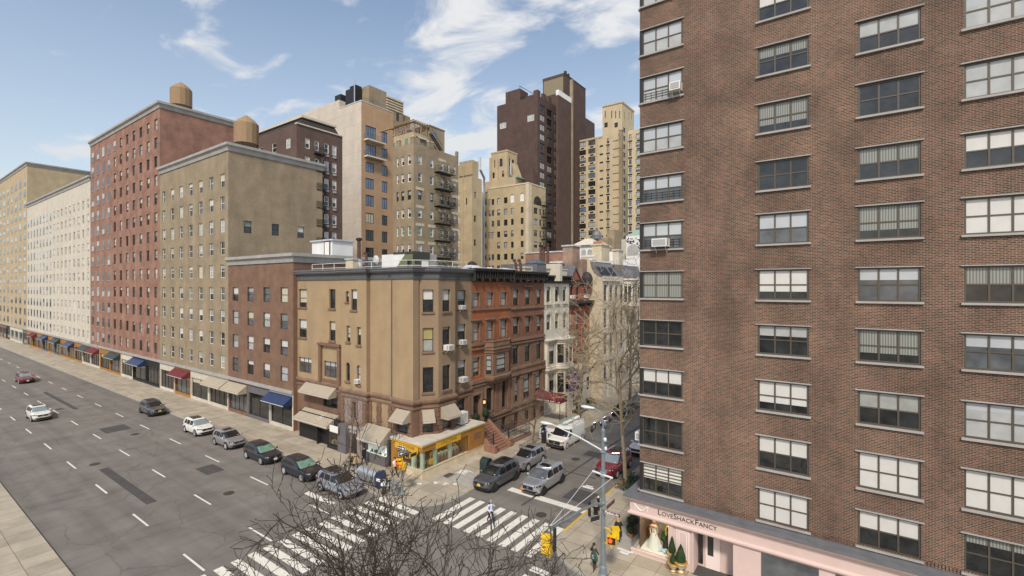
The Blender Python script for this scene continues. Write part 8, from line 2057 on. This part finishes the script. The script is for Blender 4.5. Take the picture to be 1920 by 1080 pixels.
    if kind == 'long': mb.loft([[(hd.x - (.06 + .04 * math.cos(a)) * s - .01 * z_, hd.y + (.1 + .015 * z_) * s * math.sin(a) * (1 - .06 * z_), hd.z + (.03 - .075 * z_) * s) for a in [2 * PI * k / 14 for k in range(14)]] for z_ in range(6)], True, True, True)
    if kind == 'tail': mb.tube([(hd.x - .1 * s, hd.y, hd.z + .04), (hd.x - .14 * s, hd.y, hd.z - .05), (hd.x - .13 * s, hd.y, hd.z - .26), (hd.x - .12 * s, hd.y, hd.z - .34)], [.035, .045, .035, .01], 8)
    mb.build('hair', hm, t, local=True, smooth=True)
    return t, s

def pose(pz=.95, fwd=.0, stride=.0, armsw=.0, lean=0., **k):
    J = dict(pelvis=(0, 0, pz), neck=(lean, 0, pz + .52), head=(lean + .03, 0, pz + .66))
    for sd, q in (('l', 1), ('r', -1)):
        f = stride * q; J['hip' + sd] = (0, q * .09, pz - .05); J['kn' + sd] = (f * .5 + .03 * (f < 0) + .05, q * .095, pz * .52); J['an' + sd] = (f - (.06 if f < 0 else 0), q * .09, .09 + (.06 if f < -.1 else 0)); J['to' + sd] = (f + .13 - (.05 if f < 0 else 0), q * .1, .045)
        a = -armsw * q; J['sh' + sd] = (lean * .9, q * .175, pz + .45); J['el' + sd] = (lean * .6 + a * .5 - .03, q * .235, pz + .17); J['wr' + sd] = (lean * .4 + a + .06, q * .23, pz - .07)
    J.update(k); return J
legs = lambda top=.93: (lambda c: .085 < c.z < top and abs(c.y) < .26)
shoe = lambda c: c.z <= .1
# man striding over the crosswalk
J = pose(.91, stride=.46, armsw=.25, lean=.03, elr=(.05, -.25, 1.12), wrr=(.28, -.2, 1.02))
t, s = person('balding man in pale blue shirt with a backpack striding over the crosswalk', (-20.55, 26.35, .01), rad(-35), J, [('shoe_white' if False else 'cloth_black', shoe), ('skin_tan', lambda c: c.z > 1.43), ('cloth_black', lambda c: c.z < .92 and not (abs(c.y) > .19 and c.z > .74)), ('cloth_blueshirt', lambda c: c.z > .7)], ('bald', 'hair_grey'), 1.78)
mb = MB(); mb.ball((-.2, 0, 1.22), .12, .17, .25, 12, 8); mb.build('backpack', 'cloth_navy', t, local=True, smooth=True)
mb = MB()
for q in (-1, 1): mb.tube([(-.12, q * .1, 1.43), (.0, q * .11, 1.5), (.13, q * .1, 1.36), (.14, q * .1, 1.2), (-.05, q * .17, 1.02)], .018, 5)
mb.build('strap', 'cloth_navy', t, local=True)
# woman with long fair hair, black coat
J = pose(.9, stride=.06, armsw=.02, elr=(.12, -.24, 1.1), wrr=(.25, -.1, 1.25))
t, s = person('woman with long fair hair in a black coat by the pedestrian signal', (-12.2, 29.15, .13), rad(100), J, [('cloth_black', lambda c: c.z < 1.36)], ('long', 'hair_blond'), 1.68, True)
mb = MB(); mb.loft([[(.02 + rx * math.cos(a), ry * math.sin(a), z) for a in [2 * PI * k / 18 for k in range(18)]] for rx, ry, z in ((.2, .24, .42), (.19, .22, .7), (.15, .18, .95), (.165, .2, 1.2), (.13, .19, 1.34), (.06, .09, 1.4))], True, True, True); mb.build('coat', 'cloth_black', t, local=True, smooth=True)
# woman with the green bag
J = pose(.92, stride=.08, ell=(.05, .3, 1.12), wrl=(.22, .2, 1.2), elr=(.1, -.28, 1.1), wrr=(.2, -.15, 1.12))
t, s = person('woman with a dark ponytail and green bag waiting beside the tall pole', (-12.1, 25.3, .13), rad(75), J, [('shoe_white', shoe), ('skin_tan', lambda c: c.z > 1.42), ('cloth_brown', lambda c: c.z < .86), ('cloth_navy', lambda c: True)], ('tail', 'hair_dark'), 1.72, True)
t2 = thing('shoulder_bag', 'big dark green shoulder bag with a pale print on the ponytailed woman', 'bag', t.location, rad(75))
mb = MB(); mb.loft([[(-.14 + .11 * sc * math.cos(a) * w_, -.14 + .24 * w_ * math.sin(a), z) for a in [2 * PI * k / 14 for k in range(14)]] for w_, z, sc in ((.6, .78, 1), (1.05, .84, 1), (1.1, 1.0, 1), (.85, 1.2, .8), (.3, 1.38, .6))], True, True, True); mb.build('bag', 'cloth_green', t2, local=True, smooth=True)
mb = MB()
for z in (.95, 1.03, 1.1): mb.box(-.268, -.258, -.2, -.08, z, z + .035)
mb.build('print', 'pale_ink', t2, local=True); mb = MB(); mb.tube([(-.12, -.14, 1.36), (-.05, -.15, 1.46), (.06, -.15, 1.42)], .018, 5); mb.build('strap', 'cloth_green', t2, local=True)
# man in a white T-shirt
J = pose(.94, stride=.3, armsw=.2)
person('man in a white T-shirt and black trousers walking past the yellow corner shop', (-32.25, 27.75, .13), rad(176), J, [('shoe_white', shoe), ('skin', lambda c: c.z > 1.44 or (abs(c.y) > .17 and c.z > .7 and c.z < 1.22)), ('cloth_black', lambda c: c.z < .93), ('cloth_white', lambda c: True)], ('short', 'hair_dark'), 1.78)
# pair on the avenue sidewalk
J = pose(.94, stride=.22, armsw=.15)
person('person in a long black jacket and cap walking along the dark shopfronts', (-36.75, 27.95, .13), rad(172), J, [('skin', lambda c: c.z > 1.47), ('cloth_black', lambda c: True)], ('short', 'cloth_black'), 1.8)
J = pose(.9, stride=.25, lean=.1, ell=(.2, .24, 1.12), wrl=(.42, .2, 1.0), elr=(.2, -.24, 1.12), wrr=(.42, -.2, 1.0))
t, s = person('person in a tan coat pushing a stroller along the avenue', (-36.75, 27.0, .13), rad(178), J, [('cloth_black', lambda c: c.z < .85), ('cloth_tan', lambda c: c.z < 1.42)], ('long', 'hair_dark'), 1.7, True)
mb = MB(); mb.loft([[(.02 + rx * math.cos(a) + .1 * (z - .5) , ry * math.sin(a), z) for a in [2 * PI * k / 18 for k in range(18)]] for rx, ry, z in ((.2, .23, .5), (.18, .21, .75), (.15, .18, .95), (.16, .2, 1.2), (.12, .18, 1.33), (.06, .09, 1.38))], True, True, True); mb.build('coat', 'cloth_tan', t, local=True, smooth=True)
t = thing('stroller', 'dark stroller with a folded hood pushed by the tan-coated person', 'stroller', (-37.6, 27.0, .13), rad(178))
for x, y in ((.28, .25), (.28, -.25), (-.3, .25), (-.3, -.25)):
    mb = MB(); mb.lathe([(.08, -.02), (.12, -.025), (.125, 0), (.12, .025), (.08, .02)], (x, y, .125), 14, 'y'); mb.build('wheel', 'tyre', t, local=True)
mb = MB()
for q in (-.25, .25): mb.tube([(.28, q, .12), (-.1, q, .6), (-.45, q * .9, .98)], .016, 5); mb.tube([(-.3, q, .12), (.1, q, .55)], .016, 5)
mb.tube([(-.45, -.23, .98), (-.45, .23, .98)], .02, 5); mb.build('frame', 'galv', t, local=True)
mb = MB(); mb.loft([[(-.25, -.2, .42), (.25, -.2, .35), (.25, .2, .35), (-.25, .2, .42)], [(-.32, -.23, .62), (.32, -.22, .48), (.32, .22, .48), (-.32, .23, .62)]], True, True, False); mb.build('seat', 'cloth_navy', t, local=True)
mb = MB(); mb.loft([[(-.2 + .36 * math.cos(a), y, .58 + .36 * math.sin(a)) for y in (-.23, 0, .23)] for a in [.5 + k * .25 for k in range(9)]], False); mb.build('hood', 'cloth_black', t, local=True)
# ------------------------------------------------------------------ bare trees grown branch by branch
def tree(name, label, base, trunk_h, trunk_r, lean, spread, levels, mats, seed, first=.45, kids=(5, 5, 4, 4), ratio=(.7, .62, .6, .55), up=.35, wig=.16, minr=.006, limb_len=None, twig_cat='tree', buds=False, angle=(.5, 1.0), thick=(.5, .68)):
    rr = random.Random(seed); base = Vector(base)
    t = thing(name, label, twig_cat, base)
    tr, tw = MB(), MB()
    def rnd(): return Vector((rr.gauss(0, 1), rr.gauss(0, 1), rr.gauss(0, 1)))
    def grow(p, d, L, r0, lev, mb):
        n = 7 if lev == 0 else (6 if lev < 3 else 4); pts = [p.copy()]; rs = [r0]; dd = d.copy(); r1 = r0 * (.5 if lev == 0 else .35)
        for k in range(n):
            dd = (dd + rnd() * wig * (.12 if lev == 0 else 1) + Vector((0, 0, up * (.15 if lev else 0.0)))).normalized(); p = p + dd * L / n; pts.append(p.copy()); rs.append(max(minr, r0 + (r1 - r0) * (k + 1) / n))
        mb.tube(pts, rs, 8 if lev == 0 else (6 if lev == 1 else (4 if lev == 2 else 3)), caps=False)
        if buds and lev >= levels - 1 and rr.random() < .5: mb.ball(pts[-1], minr * 1.5, None, minr * 2.6, 4, 3)
        if lev >= levels: return
        K = kids[min(lev, len(kids) - 1)]
        for k in range(K):
            f = first + (1 - first) * (k + rr.random() * .8) / K if lev == 0 else .2 + .78 * (k + rr.random()) / K
            x = f * n; i = min(int(x), n - 1); q = pts[i].lerp(pts[i + 1], x - i); rq = rs[i] + (rs[i + 1] - rs[i]) * (x - i)
            ax = (pts[i + 1] - pts[i]).normalized(); s = rnd() if lev else Vector((math.cos(k * 2.4 + seed), math.sin(k * 2.4 + seed), 0)); s = (s - ax * s.dot(ax)).normalized(); an = rr.uniform(*angle) * (1.0 if lev else spread)
            nd_ = (ax * math.cos(an) + s * math.sin(an)).normalized(); nd_ = (nd_ + Vector((0, 0, up * (.5 if lev else .8)))).normalized()
            l2 = (limb_len if (lev == 0 and limb_len) else L) * ratio[min(lev, len(ratio) - 1)] * rr.uniform(.7, 1.15) * (1.1 - .45 * f if lev == 0 else 1)
            grow(q, nd_, l2, max(minr, rq * rr.uniform(*thick)), lev + 1, tr if lev == 0 else tw)
    grow(base + Vector((0, 0, -.05)), (Vector((0, 0, 1)) + Vector(lean)).normalized(), trunk_h, trunk_r, 0, tr)
    tr.build('trunk', mats[0], t, smooth=True, ang=80); tw.build('crown', mats[1], t, smooth=True, ang=80)
    return t
tree('street_tree', 'tall bare pale-barked tree rising from the planted pit beside the red SUV', (-15.35, 38.2, .2), 15.2, .19, (-.03, .02, 0), .9, 4, ('bark_pale', 'twig_pale'), 5, .22, (16, 7, 4, 3), (.45, .58, .56, .55), .1, .13, .0135, angle=(.7, 1.15))
tree('street_tree', 'leaning bare tree by the purple banner with tangled pale twigs', (-27.3, 52.8, .13), 11, .24, (.05, .02, 0), 1.0, 4, ('bark_mid', 'twig_pale'), 9, .3, (13, 7, 4, 3), (.5, .6, .56, .55), .06, .22, .014, angle=(.7, 1.2))
tree('street_tree', 'bare pale tree farther up the row before the cream and stone houses', (-25.9, 66, .13), 13, .22, (.02, .0, 0), .9, 4, ('bark_mid', 'twig_pale'), 14, .3, (11, 6, 4, 3), (.44, .6, .56, .55), .1, .2, .016, angle=(.6, 1.1))
tree('street_tree', 'distant bare tree near the far end of the side street', (-25.9, 82, .13), 12, .2, (0, 0, 0), .9, 4, ('bark_mid', 'twig_pale'), 21, .3, (10, 5, 4, 3), (.44, .6, .56, .55), .1, .2, .018)
tree('young_tree', 'small dark bare tree inside the iron guard before the brown houses', (-26.6, 41.2, .13), 4.6, .1, (.0, .05, 0), .9, 4, ('bark_mid', 'bark_mid'), 3, .35, (9, 5, 4, 3), (.72, .62, .55, .5), .2, .2, .009)
tree('young_tree', 'thin grey bare tree by the two walkers on the avenue sidewalk', (-36.1, 25.8, .13), 5.6, .09, (.0, .02, 0), .75, 3, ('bark_mid', 'bark_mid'), 8, .45, (8, 5, 4), (.5, .6, .55), .3, .16, .007)
# foreground crowns on the near sidewalk, seen from above
tree('foreground_tree', 'dark bare tree filling the bottom left of the photo, nearest the camera', (-7.6, 7.3, .13), 8.75, .17, (.0, .0, 0), .9, 5, ('bark_dark', 'bark_dark'), 33, .46, (13, 6, 5, 4, 2), (.62, .66, .62, .57, .5), .24, .19, .0074, buds=True, angle=(.55, 1.15), limb_len=7.6, thick=(.58, .76))
tree('foreground_tree', 'smaller dark bare crown at the bottom right of the photo, close to the camera', (-3.2, 7.5, .13), 7.75, .12, (0, 0, 0), .9, 4, ('bark_dark', 'bark_dark'), 41, .55, (10, 5, 4, 3), (.75, .66, .6, .55), .3, .19, .0065, buds=True, angle=(.5, 1.0), limb_len=5)
# ------------------------------------------------------------------ sky, sun, camera
SUN_EL, SUN_AZ = rad(46), rad(153)      # azimuth clockwise from +y
w = bpy.data.worlds.new('World'); SC.world = w; w.use_nodes = True
nt = w.node_tree; bg = nt.nodes['Background']
sky = nd(nt, 'ShaderNodeTexSky'); sky.sky_type = 'NISHITA'; sky.sun_disc = False; sky.sun_elevation = SUN_EL; sky.sun_rotation = SUN_AZ; sky.air_density = 1.0; sky.dust_density = 1.0; sky.ozone_density = 1.6
tc = nd(nt, 'ShaderNodeTexCoord'); sep = nd(nt, 'ShaderNodeSeparateXYZ'); nt.links.new(tc.outputs['Generated'], sep.inputs[0])
def mth(op, a, b=None):
    n = nd(nt, 'ShaderNodeMath'); n.operation = op
    for i, v in enumerate((a, b)):
        if v is None: continue
        if isinstance(v, bpy.types.NodeSocket): nt.links.new(v, n.inputs[i])
        else: n.inputs[i].default_value = v
    return n.outputs[0]
zc = mth('ADD', mth('MAXIMUM', sep.outputs[2], 0.0), .12)
cmb = nd(nt, 'ShaderNodeCombineXYZ'); nt.links.new(mth('DIVIDE', sep.outputs[0], zc), cmb.inputs[0]); nt.links.new(mth('DIVIDE', sep.outputs[1], zc), cmb.inputs[1])
mp = nd(nt, 'ShaderNodeMapping'); nt.links.new(cmb.outputs[0], mp.inputs[0]); mp.inputs['Location'].default_value = CLOUD_OFF; mp.inputs['Rotation'].default_value = (0, 0, rad(25)); mp.inputs['Scale'].default_value = (1.0, 1.5, 1)
n1 = nd(nt, 'ShaderNodeTexNoise', Scale=2.6, Detail=9.0, Roughness=.56, Distortion=.5); nt.links.new(mp.outputs[0], n1.inputs['Vector'])
n2 = nd(nt, 'ShaderNodeTexNoise', Scale=.45, Detail=3.0); nt.links.new(mp.outputs[0], n2.inputs['Vector'])
f = mth('ADD', mth('MULTIPLY', n1.outputs['Fac'], .75), mth('MULTIPLY', n2.outputs['Fac'], .35))
mr = nd(nt, 'ShaderNodeMapRange'); mr.interpolation_type = 'SMOOTHSTEP'; nt.links.new(f, mr.inputs[0]); mr.inputs[1].default_value = .55; mr.inputs[2].default_value = .69; mr.inputs[3].default_value = 0; mr.inputs[4].default_value = .92
cl = mixc(nt, 'MIX', mr.outputs[0], mixc(nt, 'MULTIPLY', 1.0, sky.outputs[0], SKY_GAIN), CLOUD_COL)
# haze whitening toward the horizon
hz = nd(nt, 'ShaderNodeMapRange'); nt.links.new(sep.outputs[2], hz.inputs[0]); hz.inputs[1].default_value = 0; hz.inputs[2].default_value = .5; hz.inputs[3].default_value = .6; hz.inputs[4].default_value = .0
cl = mixc(nt, 'MIX', hz.outputs[0], cl, HAZE_COL)
nt.links.new(cl, bg.inputs['Color']); bg.inputs['Strength'].default_value = SKY_STR
L = bpy.data.lights.new('sun', 'SUN'); L.energy = SUN_E; L.angle = rad(7); L.color = (1, .93, .82)
so = bpy.data.objects.new('sun', L); COL.objects.link(so)
d = Vector((math.sin(SUN_AZ) * math.cos(SUN_EL), math.cos(SUN_AZ) * math.cos(SUN_EL), math.sin(SUN_EL)))
so.rotation_euler = (-d).to_track_quat('-Z', 'Y').to_euler(); so.location = (0, 0, 60)
cam = bpy.data.cameras.new('camera'); cam.sensor_width = 36; cam.lens = FOC / 1920 * 36; cam.shift_y = (PY0 - 540) / 1920 * -1 * -1; cam.clip_end = 5000; cam.clip_start = .1
co = bpy.data.objects.new('camera', cam); COL.objects.link(co); co.location = (0, 0, CAMZ); co.rotation_euler = (rad(90), 0, TH); SC.camera = co
SC.view_settings.view_transform = 'Standard'; SC.view_settings.look = 'None'; SC.view_settings.exposure = 0; SC.view_settings.gamma = 1
